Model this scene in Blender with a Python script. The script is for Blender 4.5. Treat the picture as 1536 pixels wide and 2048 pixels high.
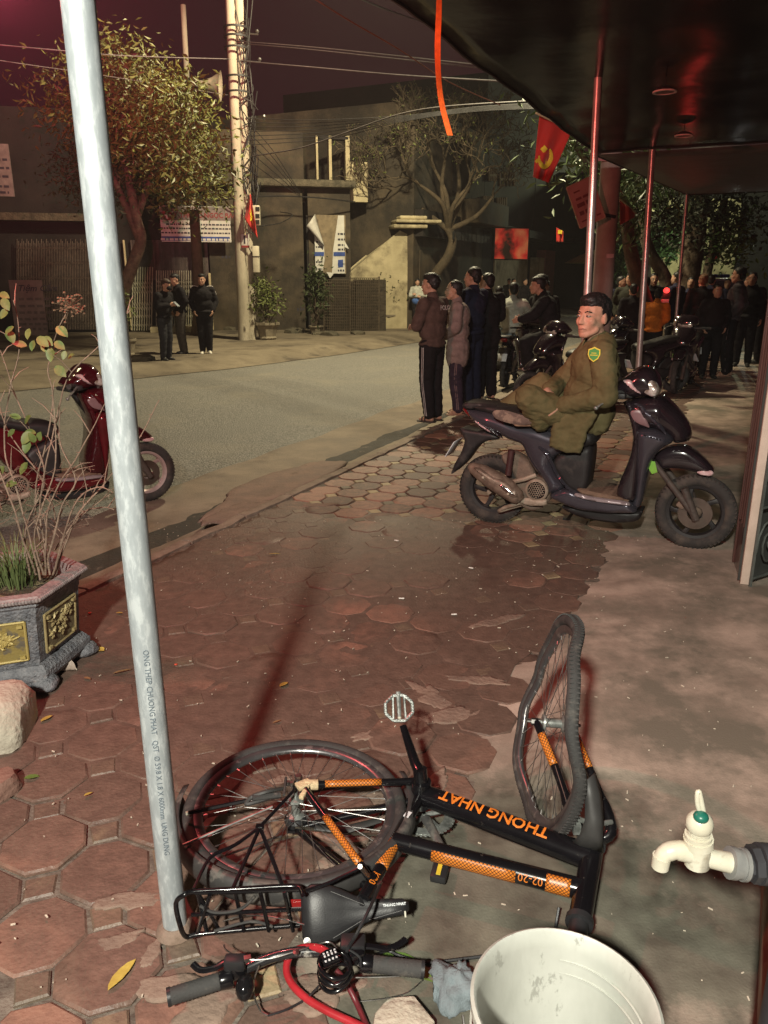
import bpy, bmesh, math, random
from mathutils import Vector, Matrix, noise
from math import sin, cos, pi, radians as R, hypot, atan2
random.seed(7)
SC = bpy.context.scene
COL = SC.collection
for o in list(bpy.data.objects):
    bpy.data.objects.remove(o)

# ------------------------------------------------------------------ camera
CAMH, PITCH, FPX = 1.62, 16.77, 1550.0
cam_data = bpy.data.cameras.new('camera')
cam = bpy.data.objects.new('camera', cam_data); COL.objects.link(cam)
cam.location = (0, 0, CAMH); cam.rotation_euler = (R(90 - PITCH), 0, 0)
cam_data.sensor_fit = 'VERTICAL'; cam_data.sensor_height = 36.0
cam_data.lens = FPX / 2048 * 36.0; cam_data.clip_start = .05; cam_data.clip_end = 400
SC.camera = cam

# ------------------------------------------------------------------ night sky
W = bpy.data.worlds.new('World'); SC.world = W; W.use_nodes = True
W.node_tree.nodes['Background'].inputs[0].default_value = (.60, .105, .19, 1)
W.node_tree.nodes['Background'].inputs[1].default_value = .034

# ------------------------------------------------------------------ pixel helpers (1536 x 2048 photograph)
CT, ST = cos(R(PITCH)), sin(R(PITCH))
def ray(px, py):
    u, v = (px - 768) / FPX, (1024 - py) / FPX
    return Vector((u, CT + v * ST, -ST + v * CT))
def G(px, py, z=0.0):                      # the point of the level z seen at a pixel
    d = ray(px, py); s = (z - CAMH) / d.z
    return Vector((d.x * s, d.y * s, z))
def AT(px, py, Y):                          # the point at the distance Y seen at a pixel
    d = ray(px, py); s = Y / d.y
    return Vector((d.x * s, Y, CAMH + d.z * s))
def ONV(px, py, a, b):                      # the point of the vertical plane through ground points a, b
    d = ray(px, py)
    n = Vector((-(b[1] - a[1]), b[0] - a[0], 0))
    s = (n.x * a[0] + n.y * a[1]) / (n.x * d.x + n.y * d.y)
    return Vector((d.x * s, d.y * s, CAMH + d.z * s))
KD = Vector((sin(R(25)), cos(R(25)), 0)); KN = Vector((-cos(R(25)), sin(R(25)), 0)); K0 = Vector((-.68, 6.1, 0))
def S(u, w, z=0.0):                         # street frame: u along the near kerb, w across towards the far side
    p = K0 + KD * u + KN * w; return Vector((p.x, p.y, z))

# ------------------------------------------------------------------ lamps of the place
def lamp(name, loc, power, color, size, kind='POINT', target=None, spot=None, blend=.5):
    d = bpy.data.lights.new(name, kind); d.energy = power; d.color = color
    if kind == 'AREA':
        d.shape = 'DISK'; d.size = size
    else:
        d.shadow_soft_size = size
    if spot: d.spot_size = R(spot); d.spot_blend = blend
    o = bpy.data.objects.new(name, d); COL.objects.link(o); o.location = loc
    if target is not None:
        o.rotation_euler = (Vector(target) - Vector(loc)).to_track_quat('-Z', 'Y').to_euler()
    return o
# white lamp of the shop front behind the photographer
lamp('shop_lamp', (-.75, -1.7, 3.25), 1600, (1.0, .97, .84), .11, 'SPOT', (.2, 3.2, 0), 105, .6)
# red shop sign just outside the frame, upper left
RSL = Vector((0, 0, CAMH)) + ray(-28, -28) * 2.6
lamp('red_sign_lamp', tuple(RSL), 112, (1.0, .13, .13), .05)
lamp('red_beam', tuple(RSL), 420, (1.0, .22, .16), .05, 'SPOT', RSL + Vector((4.0, 4.6, .75)), 88, .9)
lamp('red_beam', tuple(RSL), 9000, (1.0, .10, .20), .05, 'SPOT', RSL + Vector((-.35, .85, .42)), 66, 1)  # added beam into open air, lights the haze as a red lens glow
# sodium street lamps over the road
lamp('street_lamp_light', (.5, 17, 9.0), 6600, (1.0, .87, .56), .25, 'SPOT', (-3, 19, 0), 142, .3)
lamp('street_lamp_light', (-9.5, 9.5, 8.6), 420, (1.0, .80, .42), .25)
lamp('street_lamp_light', (19, 50, 8.5), 2600, (.93, 1.0, .60), .25)
lamp('shop_light', (14.2, 33.5, 3.0), 260, (.9, 1.0, .86), .25)

SC.view_settings.view_transform = 'Standard'; SC.view_settings.look = 'None'
SC.view_settings.gamma = 1; SC.view_settings.use_curve_mapping = False
SC.view_settings.exposure = 0.0
SC.cycles.max_bounces = 6; SC.cycles.diffuse_bounces = 3; SC.cycles.glossy_bounces = 3
SC.cycles.transmission_bounces = 4; SC.cycles.volume_bounces = 0
SC.cycles.use_denoising = True

# ------------------------------------------------------------------ materials
MATS = {}
def mat(name, col, rough=.6, metal=0.0, col2=None, scale=6, bump=0.0, bscale=60, spec=.4, coat=0.0, emit=None, estr=1.0,
        lo=.35, hi=.65, wear=None, wscale=3, wlo=.55, whi=.62, trans=0, detail=5, alpha=None, sheen=0, bdist=.01, stretch=None):
    if name in MATS: return MATS[name]
    m = bpy.data.materials.new(name); m.use_nodes = True; nt = m.node_tree; N = nt.nodes; L = nt.links
    b = N['Principled BSDF']
    b.inputs['Roughness'].default_value = rough; b.inputs['Metallic'].default_value = metal
    b.inputs['Specular IOR Level'].default_value = spec; b.inputs['Coat Weight'].default_value = coat
    if trans: b.inputs['Transmission Weight'].default_value = trans
    if sheen: b.inputs['Sheen Weight'].default_value = sheen
    tc = N.new('ShaderNodeTexCoord'); vec = tc.outputs['Object']
    if stretch:
        mp = N.new('ShaderNodeMapping'); mp.inputs['Scale'].default_value = stretch; L.new(vec, mp.inputs[0]); vec = mp.outputs[0]
    col2 = col2 or tuple(c * .62 for c in col)
    nz = N.new('ShaderNodeTexNoise'); nz.inputs['Scale'].default_value = scale; nz.inputs['Detail'].default_value = detail
    nz.inputs['Roughness'].default_value = .62; L.new(vec, nz.inputs['Vector'])
    rp = N.new('ShaderNodeValToRGB'); rp.color_ramp.elements[0].position = lo; rp.color_ramp.elements[1].position = hi
    rp.color_ramp.elements[0].color = (*col2, 1); rp.color_ramp.elements[1].color = (*col, 1)
    L.new(nz.outputs['Fac'], rp.inputs[0]); out = rp.outputs[0]
    if wear:
        n2 = N.new('ShaderNodeTexNoise'); n2.inputs['Scale'].default_value = wscale; n2.inputs['Detail'].default_value = 8
        n2.inputs['Roughness'].default_value = .68; L.new(vec, n2.inputs['Vector'])
        r2 = N.new('ShaderNodeValToRGB'); r2.color_ramp.elements[0].position = wlo; r2.color_ramp.elements[1].position = whi
        L.new(n2.outputs['Fac'], r2.inputs[0])
        mx = N.new('ShaderNodeMix'); mx.data_type = 'RGBA'; L.new(r2.outputs[0], mx.inputs[0]); L.new(out, mx.inputs[6])
        mx.inputs[7].default_value = (*wear, 1); out = mx.outputs[2]
    L.new(out, b.inputs['Base Color'])
    mr = N.new('ShaderNodeMapRange'); mr.inputs['To Min'].default_value = max(.02, rough * .8); mr.inputs['To Max'].default_value = min(1, rough * 1.25)
    L.new(nz.outputs['Fac'], mr.inputs[0]); L.new(mr.outputs[0], b.inputs['Roughness'])
    if bump:
        n3 = N.new('ShaderNodeTexNoise'); n3.inputs['Scale'].default_value = bscale; n3.inputs['Detail'].default_value = 4
        L.new(vec, n3.inputs['Vector'])
        bp = N.new('ShaderNodeBump'); bp.inputs['Strength'].default_value = bump; bp.inputs['Distance'].default_value = bdist
        L.new(n3.outputs['Fac'], bp.inputs['Height']); L.new(bp.outputs[0], b.inputs['Normal'])
    if emit:
        b.inputs['Emission Color'].default_value = (*emit, 1); b.inputs['Emission Strength'].default_value = estr
    if alpha is not None: b.inputs['Alpha'].default_value = alpha
    MATS[name] = m
    return m

# ------------------------------------------------------------------ mesh builder
def frame_of(d):
    d = d.normalized(); a = Vector((0, 0, 1)) if abs(d.z) < .93 else Vector((0, 1, 0))
    x = d.cross(a).normalized(); y = d.cross(x).normalized(); return x, y
class MB:
    def __init__(s): s.v = []; s.f = []
    def add(s, vs, fs):
        o = len(s.v); s.v += [Vector(p) for p in vs]; s.f += [tuple(i + o for i in f) for f in fs]; return s
    def box(s, c, d, M=None, taper=1.0):
        x, y, z = d[0] / 2, d[1] / 2, d[2] / 2; t = taper
        vs = [(-x, -y, -z), (x, -y, -z), (x, y, -z), (-x, y, -z), (-x * t, -y * t, z), (x * t, -y * t, z), (x * t, y * t, z), (-x * t, y * t, z)]
        vs = [Vector(p) for p in vs]
        if M is not None: vs = [M @ p for p in vs]
        c = Vector(c); vs = [p + c for p in vs]
        return s.add(vs, [(3, 2, 1, 0), (4, 5, 6, 7), (0, 1, 5, 4), (1, 2, 6, 5), (2, 3, 7, 6), (3, 0, 4, 7)])
    def tube(s, pts, r, n=8, cap=True, closed=False, flat=1.0, up=None):
        pts = [Vector(p) for p in pts]; k = len(pts); rs = r if isinstance(r, (list, tuple)) else [r] * k
        vs = []; fs = []; px = None
        for i, p in enumerate(pts):
            if closed: d = pts[(i + 1) % k] - pts[i - 1]
            else: d = pts[min(i + 1, k - 1)] - pts[max(i - 1, 0)]
            if d.length < 1e-9: d = Vector((0, 0, 1))
            d.normalize()
            if up is not None:
                y = Vector(up) - d * d.dot(Vector(up)); y.normalize(); x = y.cross(d)
            elif px is None: x, y = frame_of(d)
            else:
                x = px - d * d.dot(px)
                if x.length < 1e-6: x, y = frame_of(d)
                x.normalize(); y = d.cross(x)
            px = x
            for j in range(n):
                a = 2 * pi * j / n; vs.append(p + x * (cos(a) * rs[i]) + y * (sin(a) * rs[i] * flat))
        m = k if closed else k - 1
        for i in range(m):
            a, b = i * n, ((i + 1) % k) * n
            for j in range(n):
                q = (j + 1) % n; fs.append((a + j, a + q, b + q, b + j))
        if cap and not closed:
            fs.append(tuple(reversed(range(n)))); fs.append(tuple(range((k - 1) * n, k * n)))
        return s.add(vs, fs)
    def lathe(s, prof, n=20, M=None, closed=False):
        vs = []; fs = []; k = len(prof)
        for r, z in prof:
            for j in range(n):
                a = 2 * pi * j / n; vs.append(Vector((r * cos(a), r * sin(a), z)))
        for i in range(k if closed else k - 1):
            for j in range(n):
                q = (j + 1) % n; b = (i + 1) % k; fs.append((i * n + j, i * n + q, b * n + q, b * n + j))
        if not closed:
            if prof[0][0] > 1e-6: fs.append(tuple(reversed(range(n))))
            if prof[-1][0] > 1e-6: fs.append(tuple(range((k - 1) * n, k * n)))
        if M is not None: vs = [M @ p for p in vs]
        return s.add(vs, fs)
    def prism(s, poly, h0, h1, f=None):
        # poly: 2-D outline, f(a, b, h) -> 3-D point
        f = f or (lambda a, b, h: Vector((a, b, h))); n = len(poly)
        vs = [f(a, b, h0) for a, b in poly] + [f(a, b, h1) for a, b in poly]
        fs = [tuple(reversed(range(n))), tuple(range(n, 2 * n))] + [(i, (i + 1) % n, n + (i + 1) % n, n + i) for i in range(n)]
        return s.add(vs, fs)
    def ell(s, c, r, M=None, nu=14, nv=9):
        vs = []; fs = []; c = Vector(c)
        for i in range(nv + 1):
            t = pi * i / nv
            for j in range(nu):
                a = 2 * pi * j / nu
                p = Vector((r[0] * sin(t) * cos(a), r[1] * sin(t) * sin(a), r[2] * cos(t)))
                vs.append((M @ p if M is not None else p) + c)
        for i in range(nv):
            for j in range(nu):
                q = (j + 1) % nu; fs.append((i * nu + j, (i + 1) * nu + j, (i + 1) * nu + q, i * nu + q))
        return s.add(vs, fs)
    def cap(s, a, ra, b, rb, n=10):          # capsule with two radii
        a, b = Vector(a), Vector(b); d = b - a; L = d.length
        if L < 1e-6: return s.ell(a, (ra, ra, ra))
        d /= L; pts = []; rs = []
        for t in (-88, -60, -30): pts.append(a + d * (ra * sin(R(t)))); rs.append(ra * cos(R(t)))
        pts.append(a); rs.append(ra); pts.append((a + b) / 2); rs.append((ra + rb) / 2); pts.append(b); rs.append(rb)
        for t in (30, 60, 88): pts.append(b + d * (rb * sin(R(t)))); rs.append(rb * cos(R(t)))
        return s.tube(pts, rs, n)
    def loft(s, rings, cap=True):
        n = len(rings[0]); vs = [p for r in rings for p in r]; fs = []
        for i in range(len(rings) - 1):
            for j in range(n):
                q = (j + 1) % n; fs.append((i * n + j, i * n + q, (i + 1) * n + q, (i + 1) * n + j))
        if cap: fs.append(tuple(reversed(range(n)))); fs.append(tuple(range((len(rings) - 1) * n, len(rings) * n)))
        return s.add(vs, fs)
    def sheet(s, rows):                      # open grid
        n = len(rows[0]); vs = [p for r in rows for p in r]
        fs = [(i * n + j, i * n + j + 1, (i + 1) * n + j + 1, (i + 1) * n + j) for i in range(len(rows) - 1) for j in range(n - 1)]
        return s.add(vs, fs)
    def mesh(s, name, smooth=40, bev=0.0, seg=2, fixn=True):
        me = bpy.data.meshes.new(name); me.from_pydata([tuple(p) for p in s.v], [], s.f)
        if bev or fixn:
            bm = bmesh.new(); bm.from_mesh(me)
            if bev:
                bmesh.ops.remove_doubles(bm, verts=bm.verts, dist=1e-5)
                es = [e for e in bm.edges if len(e.link_faces) == 2 and e.calc_face_angle(0) > R(30)]
                bmesh.ops.bevel(bm, geom=es, offset=bev, segments=seg, profile=.5, affect='EDGES', clamp_overlap=True)
            if fixn: bmesh.ops.recalc_face_normals(bm, faces=bm.faces)
            bm.to_mesh(me); bm.free()
        if smooth:
            me.polygons.foreach_set('use_smooth', [True] * len(me.polygons))
            if smooth < 180: me.set_sharp_from_angle(angle=R(smooth))
        return me
    def build(s, name, m, parent=None, smooth=40, bev=0.0, seg=2, solid=0, fixn=True):
        me = s.mesh(name, smooth, bev, seg, fixn); me.materials.append(m)
        o = bpy.data.objects.new(name, me); COL.objects.link(o)
        if parent is not None: o.parent = parent
        if solid:
            md = o.modifiers.new('solid', 'SOLIDIFY'); md.thickness = solid; md.offset = 0
        return o

def tag(o, label=None, cat=None, group=None, kind=None):
    if label: o['label'] = label
    if cat: o['category'] = cat
    if group: o['group'] = group
    if kind: o['kind'] = kind
    return o
def thing(name, label, cat, loc=(0, 0, 0), rz=0, group=None):
    o = bpy.data.objects.new(name, None); COL.objects.link(o); o.empty_display_size = .1
    o.location = loc; o.rotation_euler = (0, 0, rz); return tag(o, label, cat, group)
def kids(o): return [c for c in bpy.data.objects if c.parent == o]
def copy_tree(o, parent=None, swap=None):
    c = o.copy(); COL.objects.link(c); c.parent = parent
    if swap and c.type == 'MESH' and c.data.materials and c.data.materials[0].name in swap:
        key = (c.data.name, swap[c.data.materials[0].name].name)
        if key not in SWAPPED:
            d = c.data.copy(); d.materials[0] = swap[c.data.materials[0].name]; SWAPPED[key] = d
        c.data = SWAPPED[key]
    for k in kids(o): copy_tree(k, c, swap)
    return c
SWAPPED = {}
def fbm(p, o=3):
    return noise.fractal(p, 1.0, 2.0, o)
def text_mb(txt, size, depth=.0008, align='CENTER', italic=0.0, bold=0.0):
    cu = bpy.data.curves.new('t', 'FONT'); cu.body = txt; cu.size = size; cu.align_x = align; cu.align_y = 'CENTER'
    cu.extrude = depth; cu.shear = italic; cu.offset = bold; cu.resolution_u = 2
    o = bpy.data.objects.new('t', cu); COL.objects.link(o)
    dg = bpy.context.evaluated_depsgraph_get(); me = bpy.data.meshes.new_from_object(o.evaluated_get(dg))
    mb = MB(); mb.add([v.co.copy() for v in me.vertices], [tuple(p.vertices) for p in me.polygons])
    bpy.data.objects.remove(o); bpy.data.curves.remove(cu); bpy.data.meshes.remove(me)
    return mb
def place(mb, M):
    mb.v = [M @ p for p in mb.v]; return mb
def basis(o, x, y, z=None):
    x = Vector(x).normalized(); y = Vector(y); z = Vector(z) if z is not None else x.cross(y); z.normalize(); y = z.cross(x)
    return Matrix(((x.x, y.x, z.x, o[0]), (x.y, y.y, z.y, o[1]), (x.z, y.z, z.z, o[2]), (0, 0, 0, 1)))
def dashes(mb, x0, x1, y, h, rnd, M, wmin=.02, wmax=.08, gap=.012, t=.001):  # a line of print too small to read
    x = x0
    while x < x1:
        w = min(rnd.uniform(wmin, wmax), x1 - x)
        c = M @ Vector((x + w / 2, y, t)); 
        mb.box(c, (w, h, t * 2), M.to_3x3()); x += w + gap
    return mb
# ================================================================== MATERIALS
M_asphalt = mat('asphalt', (.27, .255, .225), .62, col2=(.10, .096, .085), scale=48, lo=.40, hi=.60, bump=1.0, bscale=60, bdist=.03, wear=(.25, .225, .18), wscale=.7, wlo=.5, whi=.75, spec=.5)
M_gutter = mat('gutter_concrete', (.27, .22, .165), .85, col2=(.17, .135, .10), scale=3, bump=.5, bscale=70, wear=(.12, .09, .065), wscale=1.3, wlo=.56, whi=.7)
M_dirt = mat('gutter_dirt', (.05, .042, .032), .8, col2=(.028, .024, .02), scale=9, bump=.8, bscale=50, wear=(.15, .12, .09), wscale=7, wlo=.58, whi=.68)
M_earth = mat('earth', (.10, .085, .065), .9, col2=(.06, .05, .04), scale=2)
M_farwalk = mat('far_pavement', (.22, .18, .125), .85, col2=(.12, .095, .065), scale=1.6, bump=.6, bscale=30, wear=(.07, .055, .04), wscale=.8, wlo=.5, whi=.62)
M_mortar = mat('mortar', (.19, .16, .13), .85, col2=(.075, .06, .048), scale=14, bump=.6, bscale=90)
M_kerb = mat('kerb_stone', (.30, .24, .19), .85, col2=(.17, .125, .095), scale=7, bump=.6, bscale=50)

def floor_mat(name, col, col2, mud, clean_y, rnd=.35, rough=.6, mscale=1.6):
    # fired-clay paver: colour differs from tile to tile, mud film lies over the near part of the pavement
    m = bpy.data.materials.new(name); m.use_nodes = True; nt = m.node_tree; N = nt.nodes; L = nt.links; b = N['Principled BSDF']
    geo = N.new('ShaderNodeNewGeometry'); oi = N.new('ShaderNodeObjectInfo')
    n1 = N.new('ShaderNodeTexNoise'); n1.inputs['Scale'].default_value = 17; n1.inputs['Detail'].default_value = 7; n1.inputs['Roughness'].default_value = .65
    L.new(geo.outputs['Position'], n1.inputs['Vector'])
    add = N.new('ShaderNodeMath'); add.operation = 'MULTIPLY_ADD'; add.inputs[1].default_value = rnd; L.new(oi.outputs['Random'], add.inputs[0]); 
    sub = N.new('ShaderNodeMath'); sub.operation = 'SUBTRACT'; sub.inputs[1].default_value = rnd * .5; L.new(n1.outputs['Fac'], sub.inputs[0]); L.new(sub.outputs[0], add.inputs[2])
    rp = N.new('ShaderNodeValToRGB'); e = rp.color_ramp.elements; e[0].position = .28; e[0].color = (*col2, 1); e[1].position = .72; e[1].color = (*col, 1)
    L.new(add.outputs[0], rp.inputs[0])
    n2 = N.new('ShaderNodeTexNoise'); n2.inputs['Scale'].default_value = mscale; n2.inputs['Detail'].default_value = 9; n2.inputs['Roughness'].default_value = .6
    n2.inputs['Distortion'].default_value = .4
    L.new(geo.outputs['Position'], n2.inputs['Vector'])
    sep = N.new('ShaderNodeSeparateXYZ'); L.new(geo.outputs['Position'], sep.inputs[0])
    mr = N.new('ShaderNodeMapRange'); mr.inputs['From Min'].default_value = clean_y - .55; mr.inputs['From Max'].default_value = clean_y + .15
    mr.inputs['To Min'].default_value = .15; mr.inputs['To Max'].default_value = -.42
    ym = N.new('ShaderNodeMath'); ym.operation = 'MULTIPLY_ADD'; ym.inputs[1].default_value = .25; L.new(sep.outputs['X'], ym.inputs[0]); L.new(sep.outputs['Y'], ym.inputs[2])
    L.new(ym.outputs[0], mr.inputs[0])
    mr2 = N.new('ShaderNodeMapRange'); mr2.inputs['From Min'].default_value = 1.7; mr2.inputs['From Max'].default_value = 2.5
    mr2.inputs['To Min'].default_value = -.13; mr2.inputs['To Max'].default_value = 0; L.new(sep.outputs['Y'], mr2.inputs[0])
    s2 = N.new('ShaderNodeMath'); s2.operation = 'ADD'; L.new(n2.outputs['Fac'], s2.inputs[0]); L.new(mr.outputs[0], s2.inputs[1])
    s3 = N.new('ShaderNodeMath'); s3.operation = 'ADD'; L.new(s2.outputs[0], s3.inputs[0]); L.new(mr2.outputs[0], s3.inputs[1])
    r2 = N.new('ShaderNodeValToRGB'); r2.color_ramp.elements[0].position = .40; r2.color_ramp.elements[1].position = .60; L.new(s3.outputs[0], r2.inputs[0])
    mu = N.new('ShaderNodeMath'); mu.operation = 'MULTIPLY'; mu.inputs[1].default_value = .9; L.new(r2.outputs[0], mu.inputs[0])
    mx = N.new('ShaderNodeMix'); mx.data_type = 'RGBA'; L.new(mu.outputs[0], mx.inputs[0]); L.new(rp.outputs[0], mx.inputs[6])
    rm = N.new('ShaderNodeValToRGB'); rm.color_ramp.elements[0].position = .3; rm.color_ramp.elements[1].position = .7
    rm.color_ramp.elements[0].color = (*(c * .6 for c in mud), 1); rm.color_ramp.elements[1].color = (*mud, 1); L.new(n1.outputs['Fac'], rm.inputs[0])
    L.new(rm.outputs[0], mx.inputs[7]); L.new(mx.outputs[2], b.inputs['Base Color'])
    rr = N.new('ShaderNodeMapRange'); rr.inputs['To Min'].default_value = rough; rr.inputs['To Max'].default_value = .42; L.new(mu.outputs[0], rr.inputs[0]); L.new(rr.outputs[0], b.inputs['Roughness'])
    n3 = N.new('ShaderNodeTexNoise'); n3.inputs['Scale'].default_value = 75; n3.inputs['Detail'].default_value = 5; L.new(geo.outputs['Position'], n3.inputs['Vector'])
    bp = N.new('ShaderNodeBump'); bp.inputs['Strength'].default_value = .55; bp.inputs['Distance'].default_value = .006; L.new(n3.outputs['Fac'], bp.inputs['Height']); L.new(bp.outputs[0], b.inputs['Normal'])
    b.inputs['Specular IOR Level'].default_value = .35
    MATS[name] = m
    return m
MUD = (.165, .110, .086)
M_paver = floor_mat('red_paver', (.33, .175, .125), (.12, .072, .055), MUD, 5.6, .62)
M_square = floor_mat('square_paver', (.38, .30, .17), (.14, .115, .08), MUD, 5.6, .9)
M_mud = floor_mat('mud', (.185, .125, .098), (.105, .070, .055), MUD, 9)
M_apron = mat('apron_concrete', (.50, .39, .32), .6, col2=(.30, .235, .19), scale=3.2, lo=.40, hi=.60, bump=.4, bscale=130, bdist=.004, wear=(.19, .165, .13), wscale=1.25, wlo=.46, whi=.60, detail=12)

# ================================================================== GROUND
def st(o): return tag(o, kind='structure')
g = MB().sheet([[Vector((x, y, -.35)) for x in (-95, 0, 95)] for y in (-35, 60, 155)]); st(g.build('ground', M_earth))

FARW = [(-16, 12.5), (-8, 10.6), (-3, 9.3), (0, 8.5), (3.5, 7.75), (7.5, 6.55), (11, 6.0), (16, 5.7), (26, 5.3), (70, 5.3)]
def farw(u):
    for (a, b), (c, d) in zip(FARW, FARW[1:]):
        if u <= c: return b + (d - b) * max(0, (u - a)) / (c - a)
    return 5.3
US = [-16 + .5 * i for i in range(50)] + [9 + 2 * i for i in range(32)]
st(MB().sheet([[S(u, .9 + (farw(u) - .3 - .9) * t / 12, -.1 + .03 * sin(pi * t / 12)) for t in range(13)] for u in US]).build('road', M_asphalt, smooth=180))
UG = [-10 + .16 * i for i in range(200)] + [22 + 2 * i for i in range(25)]
st(MB().sheet([[S(u, w, z + .006 * noise.noise(Vector((u * 3, w * 4, 0)))) for w, z in ((.0, -.05), (.15, -.08), (.32, -.105), (.55, -.10), (.85, -.088), (1.15 + .09 * noise.noise(Vector((u * 1.1, 0, 5))), -.083))] for u in UG]).build('gutter', M_gutter, smooth=180))
rows = []
for u in [-10 + .08 * i for i in range(330)]:
    c = .36 + .05 * noise.noise(Vector((u * .7, 3, 0))); hw = .15 + .07 * noise.noise(Vector((u * 1.3, 1, 9))) + .07 * noise.noise(Vector((u * 6, 1, 2)))
    hw = max(.015, hw * (1 if u < 2.5 else max(.25, 1 - (u - 2.5) / 3)))
    rows.append([S(u, c + hw * t, -.094 + (.006 if abs(t) < .9 else -.012) + .004 * noise.noise(Vector((u * 9, t * 2, 0)))) for t in (-1, -.6, -.2, .2, .6, 1)])
tag(MB().sheet(rows).build('dirt', M_dirt, smooth=180), kind='stuff')
# crumbling kerb edge in pieces
kb = []
u = -7.0; i = 0
rk = random.Random(3)
while u < 16:
    L = rk.uniform(.5, .95); m = MB(); n = 7
    ring = []
    for k in range(n):
        uu = u + .01 + (L - .02) * k / (n - 1); j = .012 * noise.noise(Vector((uu * 5, 2, 0))); j2 = .02 * noise.noise(Vector((uu * 4, 7, 0)))
        z1 = .012 + j
        ring.append([S(uu, -.10 + j2, -.12), S(uu, -.10 + j2, z1 - .004), S(uu, -.085 + j2, z1), S(uu, -.02 + j2, z1 - .003), S(uu, .012 + j2, z1 - .025), S(uu, .03, -.12)])
    kerb = m.loft(ring).build('kerb', M_kerb, smooth=35); kb.append(kerb); st(kerb); u += L; i += 1

# far pavement with its sloping concrete lip
rows = []
for u in [-16 + .5 * i for i in range(54)] + [11 + 2 * i for i in range(28)]:
    f = farw(u); n1 = .05 * noise.noise(Vector((u * 1.2, 0, 0)))
    rows.append([S(u, f - .45 + n1, -.088), S(u, f - .15 + n1, -.05), S(u, f + .25, .03), S(u, f + .5, .045), S(u, f + 2, .05), S(u, f + 6, .06), S(u, f + 26, .06)])
st(MB().sheet(rows).build('far_pavement', M_farwalk, smooth=180))

# darker, smoother patch on the apron below the tap, with a ragged outline
def dark_patch(m, cx, cy, rad, col, rough):
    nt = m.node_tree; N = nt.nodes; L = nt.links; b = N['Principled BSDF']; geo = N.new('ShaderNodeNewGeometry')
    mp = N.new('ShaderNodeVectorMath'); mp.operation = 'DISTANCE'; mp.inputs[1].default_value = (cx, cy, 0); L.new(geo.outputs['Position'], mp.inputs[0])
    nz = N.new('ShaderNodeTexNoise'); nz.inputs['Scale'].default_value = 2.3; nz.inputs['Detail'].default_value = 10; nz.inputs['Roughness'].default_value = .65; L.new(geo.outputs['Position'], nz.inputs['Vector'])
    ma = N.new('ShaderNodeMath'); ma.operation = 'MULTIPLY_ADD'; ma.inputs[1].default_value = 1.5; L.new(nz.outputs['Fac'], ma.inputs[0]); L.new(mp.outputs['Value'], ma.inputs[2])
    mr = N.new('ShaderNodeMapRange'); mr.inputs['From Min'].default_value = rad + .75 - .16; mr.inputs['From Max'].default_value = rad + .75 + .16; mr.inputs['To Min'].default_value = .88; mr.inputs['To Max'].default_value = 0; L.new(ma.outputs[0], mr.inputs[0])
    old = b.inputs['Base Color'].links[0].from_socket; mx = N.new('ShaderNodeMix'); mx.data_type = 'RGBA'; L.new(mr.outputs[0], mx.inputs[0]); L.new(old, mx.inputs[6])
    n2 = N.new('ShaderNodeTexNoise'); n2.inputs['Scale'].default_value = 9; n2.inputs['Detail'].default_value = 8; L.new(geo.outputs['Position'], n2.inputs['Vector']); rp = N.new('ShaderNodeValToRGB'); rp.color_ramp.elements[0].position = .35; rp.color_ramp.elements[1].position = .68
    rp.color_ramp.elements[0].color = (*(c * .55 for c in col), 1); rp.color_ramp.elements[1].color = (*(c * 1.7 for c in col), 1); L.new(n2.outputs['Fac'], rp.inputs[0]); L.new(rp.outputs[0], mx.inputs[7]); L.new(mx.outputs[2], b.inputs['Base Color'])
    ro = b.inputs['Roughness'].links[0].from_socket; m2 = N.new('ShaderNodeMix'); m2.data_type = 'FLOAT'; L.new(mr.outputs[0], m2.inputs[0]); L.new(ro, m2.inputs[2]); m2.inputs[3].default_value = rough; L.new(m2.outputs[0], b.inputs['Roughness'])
dark_patch(M_apron, .42, 1.62, .62, (.085, .085, .066), .42)
# ---- near pavement: mortar bed, pavers, mud, cement apron
bed = []
for u in [-8 + 1.0 * i for i in range(62)]: bed.append([S(u, w, -.0085) for w in (-.05, -1.5, -3, -5, -8)])
bed_o = st(MB().sheet(bed).build('pavement', M_mortar))
APR = [(G(x, y).y, G(x, y).x) for x, y in ((420, 2300), (490, 2048), (520, 1905), (585, 1800), (735, 1660), (905, 1490), (985, 1330), (1090, 1250), (1150, 1130), (1245, 960), (1310, 860), (1405, 745))] + [(40, 20.2)]
def apron_x(y):
    for (a, b), (c, d) in zip(APR, APR[1:]):
        if y <= c: return b + (d - b) * (y - a) / (c - a)
    return 99
def street_uw(p):
    d = p - K0; return d.dot(KD), d.dot(KN)
P = .245; CUTC = .062
def oct_mesh(seed, h=.045):
    rr = random.Random(seed); a = P / 2 - .0035 - rr.uniform(0, .003); c = CUTC
    base = [(a, -a + c), (a, a - c), (a - c, a), (-a + c, a), (-a, a - c), (-a, -a + c), (-a + c, -a), (a - c, -a)]
    base = [(x + rr.uniform(-.003, .003), y + rr.uniform(-.003, .003)) for x, y in base]
    m = MB(); n = 8; v = [Vector((x, y, -h)) for x, y in base] + [Vector((x, y, -.006)) for x, y in base] + [Vector((x * .945, y * .945, rr.uniform(-.0012, .0005))) for x, y in base] + [Vector((x * .5, y * .5, rr.uniform(-.001, .0018))) for x, y in base]
    f = []
    for k in range(3):
        for j in range(n): q = (j + 1) % n; f.append((k * n + j, k * n + q, (k + 1) * n + q, (k + 1) * n + j))
    f.append(tuple(range(24, 32))); m.add(v, f); return m
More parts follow.
